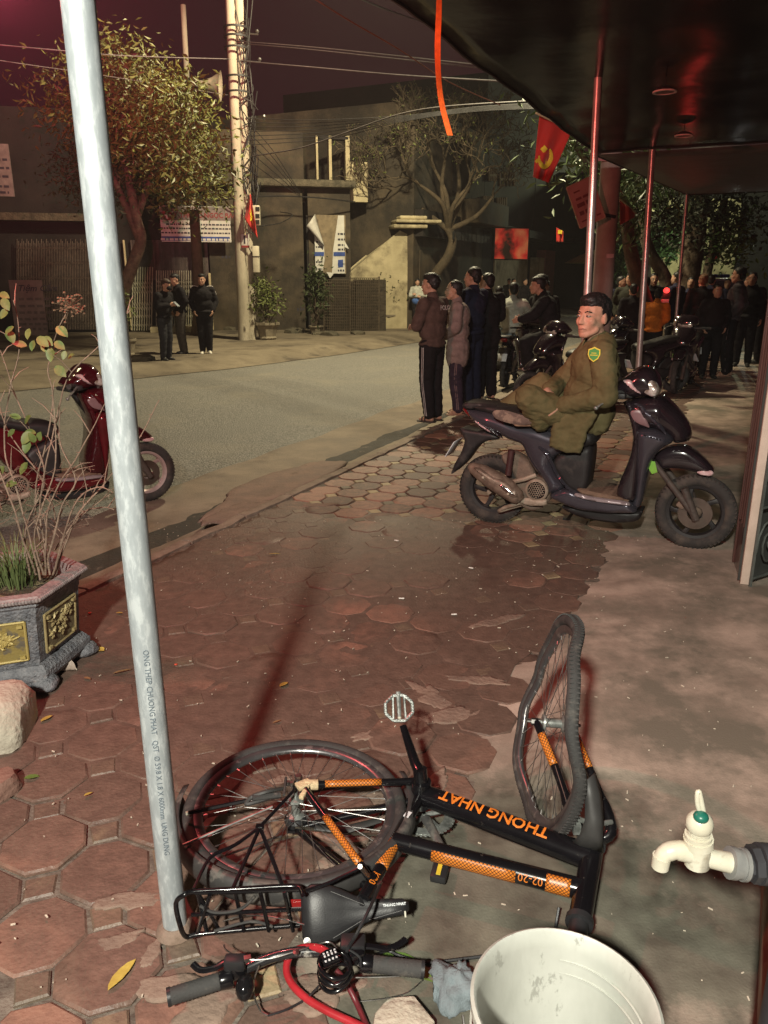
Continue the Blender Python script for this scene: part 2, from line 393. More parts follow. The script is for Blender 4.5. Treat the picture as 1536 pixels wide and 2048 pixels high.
def sq_mesh(seed, h=.045):
    rr = random.Random(seed); a = CUTC - .005
    base = [(a, 0), (0, a), (-a, 0), (0, -a)]; base = [(x + rr.uniform(-.004, .004), y + rr.uniform(-.004, .004)) for x, y in base]
    m = MB(); n = 4; v = [Vector((x, y, -h)) for x, y in base] + [Vector((x, y, -.005)) for x, y in base] + [Vector((x * .88, y * .88, rr.uniform(-.001, .001))) for x, y in base]
    f = []
    for k in range(2):
        for j in range(n): q = (j + 1) % n; f.append((k * n + j, k * n + q, (k + 1) * n + q, (k + 1) * n + j))
    f.append((8, 9, 10, 11)); m.add(v, f); return m
OCT = [oct_mesh(i) for i in range(9)]; SQR = [sq_mesh(i) for i in range(6)]
def mk(mb, name, m):
    me = mb.mesh(name, 35); me.materials.append(m); return me
OCTM = [mk(m, 'paver', M_paver) for m in OCT]; SQRM = [mk(m, 'small_paver', M_square) for m in SQR]
cand_o, cand_s = [], []
rp_ = random.Random(11)
def inview(p):
    d = p - Vector((0, 0, CAMH)); dep = d.y * CT - d.z * ST
    if dep < .3: return 0
    x = d.x / dep * FPX; y = (d.y * ST + d.z * CT) / dep * FPX
    return dep if abs(x) < 850 and abs(y) < 1120 else 0
KROT = atan2(KD.y, KD.x)
for i in range(-30, 70):
    for j in range(0, 30):
        for sq in (0, 1):
            u = (i + .5 * sq) * P; w = -.23 - (j + .5 * sq) * P
            p = S(u, w); dep = inview(p)
            if not dep or p.x > apron_x(p.y) + .12: continue
            (cand_s if sq else cand_o).append((dep, p))
for cand, meshes, raw, nm, mm, far_lim in ((cand_o, OCTM, OCT, 'paver', M_paver, 20), (cand_s, SQRM, SQR, 'small_paver', M_square, 14)):
    cand.sort(key=lambda t: t[0]); rest = MB()
    for k, (dep, p) in enumerate(cand):
        if dep > far_lim: break
        z = rp_.uniform(-.004, .003); t = (rp_.uniform(-.012, .012), rp_.uniform(-.012, .012)); q = rp_.randrange(8)
        if nm == 'paver' and rp_.random() < .06: z += .006
        M = Matrix.Translation((p.x, p.y, z)) @ Matrix.Rotation(KROT + q * pi / 2, 4, 'Z') @ Matrix.Rotation(t[0], 4, 'X') @ Matrix.Rotation(t[1], 4, 'Y')
        if k < 298:
            o = bpy.data.objects.new(nm, rp_.choice(meshes)); COL.objects.link(o); o.matrix_world = M; o.parent = bed_o
        else:
            r_ = rp_.choice(raw); rest.add([M @ v for v in r_.v], r_.f)
    if rest.v: tag(rest.build('far_' + nm, mm, bed_o, smooth=35, fixn=False), kind='stuff')
# mud and trodden dirt lying over the near tiles
rows = []
def mudh(x, y):
    yy = y + .25 * x
    band = max(0, min(1, (5.75 - yy) / .5)) * max(0, min(1, (y - 1.95) / .55))
    n_ = fbm(Vector((x * 1.5, y * 1.5, 2)), 5) * .9 + .35 * fbm(Vector((x * 6, y * 6, 4)), 3)
    return -.0125 + band * (.0112 + .0050 * n_) + .0012 * noise.noise(Vector((x * 40, y * 40, 0)))
y = 1.3
while y < 6.3:
    x1 = apron_x(y) + .1; x0 = max(-2.6, -.55 - (y * .55)); rows.append([Vector((x0 + (x1 - x0) * t / 110, y, mudh(x0 + (x1 - x0) * t / 110, y) if (street_uw(Vector((x0 + (x1 - x0) * t / 110, y, 0)))[1] < -.12) else -.15)) for t in range(111)]); y += .022 if y < 4 else .03
tag(MB().sheet(rows).build('mud', M_mud, smooth=180, fixn=False), kind='stuff')
# concrete apron in front of the shop, with a ragged edge over the pavers
rows = []
y = .2
while y < 18:
    e = apron_x(y); e += .10 * fbm(Vector((y * 2.1, 5, 0)), 5) * min(1, 4 / max(1, y))
    row = []
    for t in range(61):
        x = e - .22 + (t / 60) ** 1.5 * (9 if y > 6 else 5)
        h = min(.0075 + .0025 * fbm(Vector((x * 1.5, y * 1.5, 0)), 3), -.013 + .055 * (x - e) + .009 * fbm(Vector((x * 4.5, y * 4.5, 7)), 5))
        if t == 0: h = -.03
        row.append(Vector((x, y, h)))
    rows.append(row); y += .02 if y < 4 else .06
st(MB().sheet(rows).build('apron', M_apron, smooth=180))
# cement smeared over the tiles by the kerb, and the mortar splashes round the bicycle
def blob(cx, cy, rx, ry, rot, seed, h, m, name='cement_patch', n=64, amp=.35):
    mb = MB(); c = Vector((cx, cy, h)); ring = []; rings = []
    for f, hh in ((0.02, 0), (.4, 0), (.75, 0), (.93, -.001), (1.0, -.02)):
        rg = []
        for k in range(n):
            a = 2 * pi * k / n; rr = 1 + amp * fbm(Vector((cos(a) * 1.6 + seed, sin(a) * 1.6, seed)), 4)
            x, y_ = rx * cos(a) * rr * f, ry * sin(a) * rr * f
            q = Vector((cx + x * cos(rot) - y_ * sin(rot), cy + x * sin(rot) + y_ * cos(rot), 0))
            q.z = h + hh + .003 * noise.noise(Vector((q.x * 9, q.y * 9, seed))); rg.append(q)
        rings.append(rg)
    mb.loft(rings); return tag(mb.build(name, m, smooth=180), kind='structure')
M_cement = mat('cement', (.26, .182, .14), .8, col2=(.165, .115, .09), scale=5, bump=.6, bscale=60, wear=(.16, .11, .08), wscale=6, wlo=.55, whi=.66)
p = G(560, 965); blob(p.x, p.y, .95, .24, R(66), 1.3, .004, M_cement)
p = G(480, 1020); blob(p.x, p.y, .34, .12, R(60), 4.3, .005, M_cement)
for (x, y, a, b, r, s) in ((900, 1430, .20, .05, .3, 2.2), (865, 1395, .06, .13, .6, 6.1), (960, 1360, .13, .035, -.2, 8.4), (735, 1470, .07, .03, .4, 3.3), (880, 1560, .06, .03, 1.2, 5.5), (1000, 1240, .16, .04, .5, 9.1), (640, 1010, .15, .05, .1, 7.7)):
    p = G(x, y); blob(p.x, p.y, a, b, r, s, .0035, M_cement, 'cement_patch', 40, .55)
for (x, y, a, b, r, q) in ((262, 1800, .10, .03, .2, 2.7), (225, 1885, .07, .025, .5, 6.6), (330, 1975, .12, .03, .1, 4.9), (420, 2010, .09, .05, .9, 8.8), (300, 1910, .05, .02, 1.4, 1.9), (560, 1560, .05, .02, .3, 7.1), (735, 1600, .10, .06, .2, 3.9), (690, 1700, .09, .04, .9, 9.7), (640, 1985, .10, .05, .2, 5.1)):
    p = G(x, y); blob(p.x, p.y, a, b, r, q, .0042, M_cement, 'cement_patch', 40, .6)
# ================================================================== NEAR THINGS
ORI = {}
def wthing(name, label, cat, loc, group=None):
    t = thing(name, label, cat, loc, 0, group); ORI[t] = Vector(loc); return t
def wpart(mb, name, m, parent, **k):        # mesh given in world coordinates
    off = ORI[parent]; mb.v = [p - off for p in mb.v]
    o = mb.build(name, m, parent, **k); ORI[o] = off; return o
def lerp(a, b, t): return a + (b - a) * t
def spline(pts, n=6):                        # Catmull-Rom through points
    pts = [Vector(p) for p in pts]; out = []
    for i in range(len(pts) - 1):
        p0, p1, p2, p3 = pts[max(i - 1, 0)], pts[i], pts[i + 1], pts[min(i + 2, len(pts) - 1)]
        for k in range(n):
            t = k / n
            out.append(.5 * ((2 * p1) + (p2 - p0) * t + (2 * p0 - 5 * p1 + 4 * p2 - p3) * t * t + (3 * p1 - p0 - 3 * p2 + p3) * t ** 3))
    out.append(pts[-1]); return out

M_blk = mat('black_paint', (.007, .0065, .008), .2, coat=.15, spec=.4, wear=(.06, .052, .045), wscale=55, wlo=.64, whi=.70)
M_rub = mat('black_rubber', (.048, .046, .045), .75, bump=.5, bscale=220, bdist=.003, wear=(.10, .09, .08), wscale=18, wlo=.52, whi=.7)
M_plast = mat('black_plastic', (.022, .022, .024), .42, bump=.15, bscale=300, bdist=.002)
M_dplast = mat('dusty_plastic', (.05, .048, .047), .5, wear=(.11, .10, .09), wscale=9)
M_rim = mat('dark_rim', (.20, .195, .20), .3, metal=.75, wear=(.34, .32, .31), wscale=25)
M_steel = mat('bare_steel', (.40, .39, .37), .4, metal=1, col2=(.24, .23, .22), scale=30)
M_spoke = mat('spoke_steel', (.42, .41, .40), .35, metal=.9, col2=(.2, .19, .18), scale=12)
M_alu = mat('grey_alloy', (.38, .40, .38), .4, metal=.6, col2=(.16, .17, .16), scale=40)
M_tape = mat('masking_tape', (.62, .48, .29), .8, bump=.5, bscale=90)
M_white = mat('white_plastic', (.58, .56, .47), .35, col2=(.46, .43, .33), scale=9, wear=(.27, .22, .14), wscale=17, wlo=.56, whi=.72)
M_orange = mat('orange_print', (.70, .20, .022), .45, col2=(.55, .15, .016), scale=8)
M_redcab = mat('red_sheath', (.42, .025, .035), .3, coat=.4, col2=(.30, .015, .02), scale=10)
M_stick = mat('white_sticker', (.75, .78, .80), .5)
def net_mat():
    m = bpy.data.materials.new('orange_net_print'); m.use_nodes = True; nt = m.node_tree; N = nt.nodes; L = nt.links; b = N['Principled BSDF']
    uv = N.new('ShaderNodeUVMap'); mp = N.new('ShaderNodeMapping'); mp.inputs['Rotation'].default_value = (0, 0, R(45)); L.new(uv.outputs[0], mp.inputs[0])
    outs = []
    for d in ('X', 'Y'):
        w = N.new('ShaderNodeTexWave'); w.bands_direction = d; w.inputs['Scale'].default_value = 42; L.new(mp.outputs[0], w.inputs['Vector']); outs.append(w.outputs['Fac'])
    mn = N.new('ShaderNodeMath'); mn.operation = 'MINIMUM'; L.new(outs[0], mn.inputs[0]); L.new(outs[1], mn.inputs[1])
    rp = N.new('ShaderNodeValToRGB'); rp.color_ramp.elements[0].position = .07; rp.color_ramp.elements[1].position = .16
    rp.color_ramp.elements[0].color = (.02, .012, .01, 1); rp.color_ramp.elements[1].color = (.62, .19, .022, 1); L.new(mn.outputs[0], rp.inputs[0])
    L.new(rp.outputs[0], b.inputs['Base Color']); b.inputs['Roughness'].default_value = .4
    return m
M_net = net_mat()
def sleeve(name, a, b, r, parent, t0, t1, ang0, ang1, side, m, n=10, k=6):
    # printed band round part of a tube; the seam faces the direction `side`
    a, b = Vector(a), Vector(b); d = (b - a).normalized(); y = (Vector(side) - d * d.dot(Vector(side))).normalized(); x = d.cross(y)
    me_v = []; uvs = []; f = []
    for i in range(k + 1):
        t = lerp(t0, t1, i / k); p = lerp(a, b, t)
        for j in range(n + 1):
            an = R(lerp(ang0, ang1, j / n)); me_v.append(p + y * (cos(an) * r) + x * (sin(an) * r) - ORI[parent]); uvs.append(((b - a).length * t, an * r))
    for i in range(k):
        for j in range(n): q = i * (n + 1) + j; f.append((q, q + 1, q + n + 2, q + n + 1))
    me = bpy.data.meshes.new(name); me.from_pydata([tuple(p) for p in me_v], [], f); ul = me.uv_layers.new()
    for l in me.loops: ul.data[l.index].uv = uvs[l.vertex_index]
    me.polygons.foreach_set('use_smooth', [True] * len(me.polygons)); me.materials.append(m)
    o = bpy.data.objects.new(name, me); COL.objects.link(o); o.parent = parent; ORI[o] = ORI[parent]
    md = o.modifiers.new('solid', 'SOLIDIFY'); md.thickness = .0008
    return o
def ring_mb(c, axis, prof, n=90, warp=None):
    # closed profile (radius, offset along the axis) spun round an axis; warp(angle) bends it sideways
    c = Vector(c); ax = Vector(axis).normalized(); x, y = frame_of(ax); vs = []; fs = []; k = len(prof)
    for i in range(n):
        a = 2 * pi * i / n; dr = x * cos(a) + y * sin(a); w = warp(a) if warp else 0
        for r, h in prof: vs.append(c + dr * r + ax * (h + w))
    for i in range(n):
        for j in range(k): q = (j + 1) % k; b = (i + 1) % n; fs.append((i * k + j, b * k + j, b * k + q, i * k + q))
    return MB().add(vs, fs)
def bike_wheel(c, axis, parent, warp=None, RR=.33, tread=True):
    w = bpy.data.objects.new('wheel', None); COL.objects.link(w); w.parent = parent; ORI[w] = ORI[parent]
    prof = [(RR - .018 + .019 * cos(2 * pi * j / 12), .0185 * sin(2 * pi * j / 12)) for j in range(12)]
    ty = ring_mb(c, axis, prof, 110, warp)
    if tread:
        ax = Vector(axis).normalized(); x, y = frame_of(ax)
        for i in range(150):
            a = 2 * pi * i / 150; dr = x * cos(a) + y * sin(a); tg = -x * sin(a) + y * cos(a)
            for sgn in (-1, 1):
                M = Matrix((tg * 1.0 + ax * .55 * sgn, ax, dr)).transposed()
                off = sgn * .0085; ty.box(Vector(c) + dr * (RR - .0005) + ax * (off + (warp(a) if warp else 0)), (.0052, .010, .0034), M)
    wpart(ty, 'tyre', M_rub, w, smooth=50)
    rp = [(RR - .034, -.0115), (RR - .033, .0115), (RR - .040, .0125), (RR - .052, .010), (RR - .060, .003), (RR - .060, -.003), (RR - .052, -.010), (RR - .040, -.0125)]
    wpart(ring_mb(c, axis, rp, 96, warp), 'rim', M_rim, w, smooth=50)
    ax = Vector(axis).normalized(); x, y = frame_of(ax); c = Vector(c); sp = MB()
    for i in range(36):
        a = 2 * pi * i / 36; sd = 1 if i % 2 else -1; h = a + (.9 if (i // 2) % 2 else -.9)
        p = c + (x * cos(h) + y * sin(h)) * .022 + ax * (sd * .028); q = c + (x * cos(a) + y * sin(a)) * (RR - .058) + ax * (warp(a) if warp else 0)
        sp.tube([p, q], .0011, 4, cap=False); d = (q - p).normalized(); sp.tube([q - d * .014, q], .0022, 5)
    tag(wpart(sp, 'spokes', M_spoke, w), kind='stuff')
    hb = MB(); X = Matrix.Translation(c) @ Matrix((x, y, ax)).transposed().to_4x4()
    hb.lathe([(.006, -.055), (.006, -.036), (.024, -.034), (.026, -.027), (.014, -.022), (.013, .022), (.026, .027), (.024, .034), (.006, .036), (.006, .055)], 14, X)
    wpart(hb, 'hub', M_alu, w)
    return w

# ---- the bicycle thrown down on its side
bo = G(800, 1660); bike = wthing('bicycle', 'black and orange bicycle lying on its side with a buckled front wheel', 'bicycle', (bo.x, bo.y, 0))
RC = Vector((-.262, 1.95, .118)); raxis = Vector((.03, -.02, 1))
rw = bike_wheel(RC, raxis, bike, None, .328, tread=False)
FC = Vector((.512, 2.055, .335))
fax = Vector((1, -.055, -.07))
BK = [(0, .02), (45, -.002), (90, -.032), (125, -.058), (152, -.042), (182, 0), (215, .022), (268, .030), (300, -.006), (330, -.016), (360, .02)]
def buckle(a):
    d = math.degrees(a) % 360
    for (p, u), (q, v) in zip(BK, BK[1:]):
        if d <= q: t = (d - p) / (q - p); t = t * t * (3 - 2 * t); return u + (v - u) * t
    return .02
fw_ = bike_wheel(FC, fax, bike, buckle, .33)
frame = None
BB = G(842, 1588, .135); HT0 = G(1186, 1695, .145); HT1 = G(1160, 1838, .12)
D0, D1 = BB, lerp(HT0, HT1, .16); T0, T1 = G(788, 1682, .135), lerp(HT0, HT1, .62); SE = G(727, 1800, .13)
fr = MB()
fr.tube([D0, lerp(D0, D1, .5), D1], [.033, .036, .036], 20, flat=.92); fr.tube([T0, T1], [.024, .027], 18)
fr.tube([HT0 + (HT0 - HT1) * .04, HT1], .0285, 20); fr.tube([BB, SE], .0175, 14)
fr.tube([BB + Vector((0, 0, -.04)), BB + Vector((0, 0, .045))], .03, 16)
RU, RL = RC + Vector((.02, .01, .068)), RC + Vector((.0, -.02, -.06))
CU0, CL0 = BB + Vector((-.02, .02, .03)), BB + Vector((-.02, .01, -.03)); SU0, SL0 = lerp(BB, SE, .86) + Vector((-.01, 0, .018)), lerp(BB, SE, .86) + Vector((-.01, 0, -.02))
fr.tube([CU0, RU], .0115, 10); fr.tube([CL0, RL], .011, 10); fr.tube([SU0, RU], .0105, 10); fr.tube([SL0, RL], .010, 10)
fr.tube([SU0 + Vector((.01, 0, .004)), SL0], .011, 8); fr.box(RU, (.05, .035, .008)); fr.box(RL, (.05, .035, .008))
frame = wpart(fr, 'frame', M_blk, bike, smooth=50)
cu = Vector((0, -.6, .8))                                   # towards the viewer
sleeve('band', CU0, RU, .0119, frame, .30, .80, -100, 100, (0, 0, 1), M_net); sleeve('band', SU0, RU, .0109, frame, .12, .62, -100, 100, (0, 0, 1), M_net)
sleeve('band', T0, T1, .0268, frame, .22, .66, -26, 80, (-.25, -1, .35), M_net); sleeve('band', T0, T1, .0274, frame, .81, .93, -60, 80, (-.25, -1, .35), M_net)
sleeve('band', BB, SE, .0179, frame, .50, .74, -100, 100, (-.2, -.4, 1), M_net)
def tube_text(txt, size, a, b, t, r, side, parent, m, flip=True, roll=0.0, name='lettering', bold=0.0, stretchx=1.0):
    # flat print wrapped on a tube, reading along it
    a, b = Vector(a), Vector(b); d = (b - a).normalized(); nrm = (Vector(side) - d * d.dot(Vector(side))).normalized()
    if flip: d = -d
    y = nrm.cross(d); p = lerp(a, b, t); mb = text_mb(txt, size, .0004, bold=bold); out = []
    for v in mb.v:
        an = v.y / r + roll; out.append(p + d * (v.x * stretchx) + nrm * (cos(an) * (r + v.z + .0008)) + y * (sin(an) * (r + v.z + .0008)))
    mb.v = out; return wpart(mb, name, m, parent, smooth=0, fixn=False)
tube_text('THONG NHAT', .047, D0, D1, .455, .036, (0, -.25, 1), frame, M_orange, bold=.0008, stretchx=1.05)
tube_text('02-20', .028, T0, T1, .735, .0268, (-.2, -1, .45), frame, M_orange)
tube_text('K20', .026, BB, SE, .86, .0178, (.1, -.3, 1), frame, M_orange, flip=False)
sl = MB(); q = lerp(BB, SE, .27); sl.box(q + Vector((0, -.004, .019)), (.016, .026, .001), Matrix.Rotation(-.5, 3, 'Z')); wpart(sl, 'sticker', M_stick, frame)
wpart(MB().tube([HT0 + (HT0 - HT1) * .1, HT0 + (HT0 - HT1) * .02], .033, 18), 'headset_cup', M_plast, bike); wpart(MB().tube([HT1, HT1 + (HT1 - HT0) * .07], .034, 18), 'headset_cup', M_plast, bike)
wpart(MB().tube([HT1 + (HT1 - HT0) * .06, HT1 + (HT1 - HT0) * .34], .024, 16), 'steerer', M_plast, bike)
# fork, brake, front mudguard
F0 = HT0 + (HT0 - HT1) * .13
fa = fax.normalized(); FLa, FLb = FC - fa * .052, FC + fa * .052
for e, k in ((FLa, -1), (FLb, 1)):
    ck = F0 + fa * (k * .048) + Vector((0, .02, .03)); mid = lerp(ck, e, .5) + Vector((0, 0, .008))
    leg = wpart(MB().tube(spline([F0 + fa * (k * .012), ck, mid, e], 5), [.017] * 8 + [.012] * 8, 12), 'fork_leg', M_blk, bike, smooth=60)
    sleeve('band', mid, e, .0132, leg, .05, .72, -80, 80, (-.6, -.5, .6), M_net)
    wpart(MB().tube([e + fa * (k * -.01), e + fa * (k * .016)], .011, 6).tube([e, e + fa * (k * .028)], .005, 8), 'axle_nut', M_steel, bike)
fg = MB(); rows = []
cpts = [(1166, 1566, 1190, 1545), (1170, 1600, 1203, 1590), (1170, 1640, 1207, 1640), (1160, 1668, 1205, 1680), (1140, 1690, 1205, 1705)]
for i, (xa, ya, xb, yb) in enumerate(cpts):
    h = .34 - .045 * i; a, b = G(xa, ya, h), G(xb, yb, h); rows.append([lerp(a, b, t) + Vector((0, -.012, .012)) * sin(pi * t) for t in (0, .25, .5, .75, 1)])
wpart(fg.sheet(rows), 'front_mudguard', M_dplast, bike, solid=.003)
wpart(MB().box(F0 + Vector((-.055, .005, .045)), (.02, .05, .03)).tube(spline([F0 + Vector((-.06, .02, .06)), F0 + Vector((-.02, -.03, .075)), F0 + Vector((.04, -.005, .06))], 5), .007, 8).tube([F0 + Vector((-.06, .0, .05)), F0 + Vector((-.065, .06, .06))], .006, 6), 'brake', M_alu, bike)
# cranks, pedals, chain
CK = BB + Vector((-.008, .01, .065)); PE = G(806, 1452, .285)
wpart(MB().tube([BB + Vector((0, 0, .04)), BB + Vector((-.004, .004, .085))], .021, 14).tube([BB + Vector((-.004, .004, .075)), lerp(CK, PE, .2), PE], [.02, .0165, .0115], 12, flat=.75), 'crank', M_blk, bike)
def pedal(c, nrm, m, r=.047):
    nrm = Vector(nrm).normalized(); x, y = frame_of(nrm); mb = MB()
    pts = [Vector(c) + x * (cos(pi / 8 + k * pi / 4) * r) + y * (sin(pi / 8 + k * pi / 4) * r * .92) for k in range(8)]
    for k in range(8):
        a, b = pts[k], pts[(k + 1) % 8]; mb.tube([a, b], .0058, 6); mid = lerp(a, b, .5)
        for q in (.2, .5, .8): mb.tube([lerp(a, b, q) - nrm * .008, lerp(a, b, q) + nrm * .012], .0028, 5)
    mb.tube([Vector(c) - y * (r + .004), Vector(c) + y * .03], [.0085, .006], 8); mb.tube([Vector(c) - x * .018 - y * r * .8, Vector(c) - x * .02 + y * r * .8], .004, 6); mb.tube([Vector(c) + x * .018 - y * r * .8, Vector(c) + x * .02 + y * r * .8], .004, 6)
    o = wpart(mb, 'pedal', m, bike); wpart(MB().ell(Vector(c) + y * .03, (.006, .006, .006)), 'spindle_cap', M_white, o); return o
pedal(G(798, 1416, .30), (.05, -.75, .66), M_alu)
wpart(MB().tube([BB + Vector((.012, -.03, -.06)), G(886, 1700, .05)], [.016, .012], 10, flat=.7), 'crank', M_dplast, bike)
pd = MB(); pc = G(880, 1742, .035); pd.box(pc, (.045, .075, .024), Matrix.Rotation(-.25, 3, 'Z')); po = wpart(pd, 'pedal', M_plast, bike, bev=.006)
wpart(MB().box(pc + Vector((-.002, -.006, .014)), (.012, .045, .004), Matrix.Rotation(-.25, 3, 'Z')), 'reflector', mat('yellow_reflector', (.75, .55, .05), .3), po)
CR = BB + Vector((.01, .0, -.075))
cr = ring_mb(CR, (.02, 0, 1), [(.062, -.003), (.090, -.003), (.090, .003), (.062, .003)], 44, None)
for k in range(44):
    a = 2 * pi * k / 44; cr.box(CR + Vector((cos(a) * .092, sin(a) * .092, 0)), (.006, .006, .004), Matrix.Rotation(a, 3, 'Z'))
for k in range(5):
    a = 2 * pi * k / 5 + .3; cr.tube([CR, CR + Vector((cos(a) * .07, sin(a) * .07, 0))], .008, 6)
wpart(cr, 'chainring', M_alu, bike)
ch = MB()
for s_ in (1, -1):
    a, b = RC + Vector((0, s_ * .032, -.045)), CR + Vector((0, s_ * .085, 0)); n = 34
    for k in range(n):
        p = lerp(a, b, (k + .5) / n); p.z -= .012 * sin(pi * k / n); ch.box(p, (.011, .009 if k % 2 else .006, .006), Matrix.Rotation(atan2((b - a).y, (b - a).x), 3, 'Z'))
tag(wpart(ch, 'chain', mat('chain_steel', (.16, .14, .11), .45, metal=.7), bike), kind='stuff')
wpart(MB().tube([G(760, 1640, .07), G(690, 1660, .075), G(630, 1655, .07)], [.012, .016, .010], 8, flat=.5), 'chain_guard', M_dplast, bike)
wpart(MB().lathe([(.012, -.02), (.032, -.018), (.036, 0), (.03, .01), (.012, .014)], 20, Matrix.Translation(RC + Vector((0, 0, -.04)))), 'sprockets', M_plast, bike)
# rear derailleur arm, mudguard stays, tape
wpart(MB().tube(spline([G(565, 1577, .2), G(535, 1583, .22), G(505, 1593, .21), G(492, 1608, .2), G(515, 1603, .2), G(560, 1588, .2)], 4), .006, 6).tube([G(560, 1590, .2), G(505, 1597, .21)], .009, 8).tube([G(572, 1555, .2), G(568, 1590, .2)], .004, 6), 'gear_arm', M_dplast, bike)
wpart(MB().tube([G(377, 1626, .17), G(500, 1600, .2)], .006, 6), 'kickstand', M_blk, bike); wpart(MB().tube([G(372, 1628, .168), G(382, 1625, .17)], .0065, 6), 'rod_cap', M_white, bike)
for pts in ([G(545, 1613, .2), G(366, 1690, .16)], [G(562, 1672, .1), G(397, 1729, .12)]): wpart(MB().tube(pts, .0035, 6), 'mudguard_stay', M_steel, bike)
tp = MB(); tp.tube([lerp(RU, CU0, .02), lerp(RU, CU0, .14)], .0155, 10); tp.box(RU + Vector((.005, -.005, .006)), (.045, .03, .012), Matrix.Rotation(.6, 3, 'Z')); tp.box(RU + Vector((.01, -.035, .0)), (.014, .05, .012), Matrix.Rotation(-.3, 3, 'Z'))
wpart(tp, 'tape', M_tape, bike, bev=.002)
wpart(MB().tube([RU + Vector((-.012, .02, 0)), RU + Vector((-.012, .02, .02))], .011, 6).tube([RU + Vector((-.03, -.005, 0)), RU + Vector((-.03, -.005, .014))], .006, 6).tube([RU + Vector((-.042, 0, 0)), RU + Vector((-.042, 0, .014))], .006, 6), 'axle_nut', M_steel, bike)
mg = MB(); rows = []
for k in range(60):
    a = R(lerp(-190, 22, k / 59)); d = Vector((cos(a), sin(a), 0)); rows.append([RC + d * r + Vector((0, 0, h)) for r, h in ((.333, .036), (.350, .030), (.357, .012), (.357, -.012), (.350, -.03), (.333, -.036))])
wpart(mg.sheet(rows), 'rear_mudguard', M_dplast, bike, solid=.002, smooth=180)
wpart(MB().tube([SU0, G(722, 1735, .21)], .006, 6).tube([G(720, 1733, .205), G(720, 1733, .222)], .006, 8), 'seat_bolt', M_steel, bike)
# luggage rack
hu, hl = .185, .05
ra = MB(); U = lambda x, y: G(x, y, hu); Lo = lambda x, y: G(x, y, hl)
ra.tube(spline([U(606, 1790), U(596, 1774), U(560, 1773), U(480, 1778), U(390, 1783), U(368, 1790), lerp(U(352, 1800), Lo(352, 1830), .2), lerp(U(356, 1815), Lo(362, 1870), .6), Lo(372, 1873), Lo(400, 1868), Lo(500, 1858), Lo(600, 1850)], 4), .0062, 8)
ra.tube([U(390, 1786), U(600, 1779)], .005, 6); ra.tube([lerp(U(380, 1790), Lo(385, 1868), .5), lerp(U(606, 1785), Lo(600, 1850), .5)], .005, 6)
for x in (395, 470, 520, 568): ra.tube([U(x, 1782), Lo(x + 18, 1862)], .0055, 6)
ra.tube([U(395, 1784), Lo(440, 1862)], .005, 6); ra.tube([U(420, 1790), Lo(395, 1868)], .005, 6)
rk_ = wpart(ra, 'luggage_rack', M_blk, bike, smooth=60)
rs_ = MB(); ap = G(520, 1654, .2)
rs_.tube([RU + Vector((-.02, -.03, .005)), ap], .005, 6); rs_.tube(spline([ap, G(470, 1690, .19), G(420, 1716, .19), U(388, 1778)], 4), .005, 6); rs_.tube([ap, U(466, 1776)], .0055, 6); rs_.tube([ap, U(564, 1768)], .0055, 6); rs_.box(ap, (.022, .014, .012))
rs_.tube([U(612, 1782), U(660, 1765), G(722, 1735, .21)], .0045, 6)
wpart(rs_, 'rack_strut', M_blk, bike); wpart(MB().box(lerp(U(602, 1800), Lo(600, 1820), .5), (.05, .006, .03)), 'tail_reflector', mat('red_reflector', (.35, .02, .02), .25), rk_)
rb = MB(); rb.tube(spline([lerp(U(400, 1790), Lo(400, 1860), .3), lerp(U(430, 1795), Lo(430, 1860), .45), lerp(U(480, 1790), Lo(480, 1860), .4), lerp(U(510, 1785), Lo(510, 1855), .1)], 5), .004, 6); rb.tube(spline([lerp(U(420, 1790), Lo(430, 1870), .9), lerp(U(500, 1790), Lo(500, 1860), .75), lerp(U(545, 1790), Lo(545, 1860), .9)], 5), .004, 6)
wpart(rb, 'elastic_strap', M_rub, rk_)
# saddle
sa = MB(); s0 = G(603, 1834, .105); s1 = G(818, 1812, .11); sx = (s1 - s0).normalized(); su = Vector((.05, -.80, .60)); su = (su - sx * su.dot(sx)).normalized(); sy = su.cross(sx)
L_ = (s1 - s0).length
secs = [(0, .045, .012, .0), (.03, .062, .026, .002), (.10, .073, .034, .004), (.22, .071, .038, .002), (.36, .056, .036, -.004), (.50, .036, .034, -.006), (.65, .025, .031, -.004), (.82, .021, .028, 0), (.94, .019, .024, .001), (1.0, .010, .012, -.004)]
rings = []
for t, hw, th, lift in secs:
    c = s0 + sx * (L_ * t) + su * lift; rg = []
    for k in range(18):
        a = 2 * pi * k / 18; yy = cos(a) * hw; zz = sin(a) * th * (.55 if sin(a) > 0 else .9)
        if .1 < t < .9 and sin(a) > .5: zz -= .008 * max(0, 1 - abs(yy) / .016)
        rg.append(c + sy * yy + su * zz)
    rings.append(rg)
sad = wpart(sa.loft(rings), 'saddle', M_plast, bike, smooth=70)
wpart(MB().tube([SE, lerp(SE, s0 + sx * L_ * .45 - su * .03, .9)], .0135, 12).box(s0 + sx * L_ * .42 - su * .03, (.05, .05, .03)), 'seat_post', M_plast, bike)
for t_, wv in ((.28, .052), (.62, .02)):
    p = s0 + sx * (L_ * t_); wpart(MB().tube([p + sy * wv + su * .012, p + sx * L_ * .3 + sy * wv * .3 + su * .02], .0008, 4).tube([p - sy * wv + su * .012, p + sx * L_ * .3 - sy * wv * .3 + su * .02], .0008, 4), 'seam', M_dplast, sad)
wpart(MB().lathe([(.0, 0), (.009, .001), (.009, .004), (0, .005)], 12, Matrix.Translation(s0 + sx * .012 - sy * -.0 + su * .018 + sy * (-.052)) @ su.to_track_quat('Z', 'Y').to_matrix().to_4x4()), 'rivet', M_steel, sad)
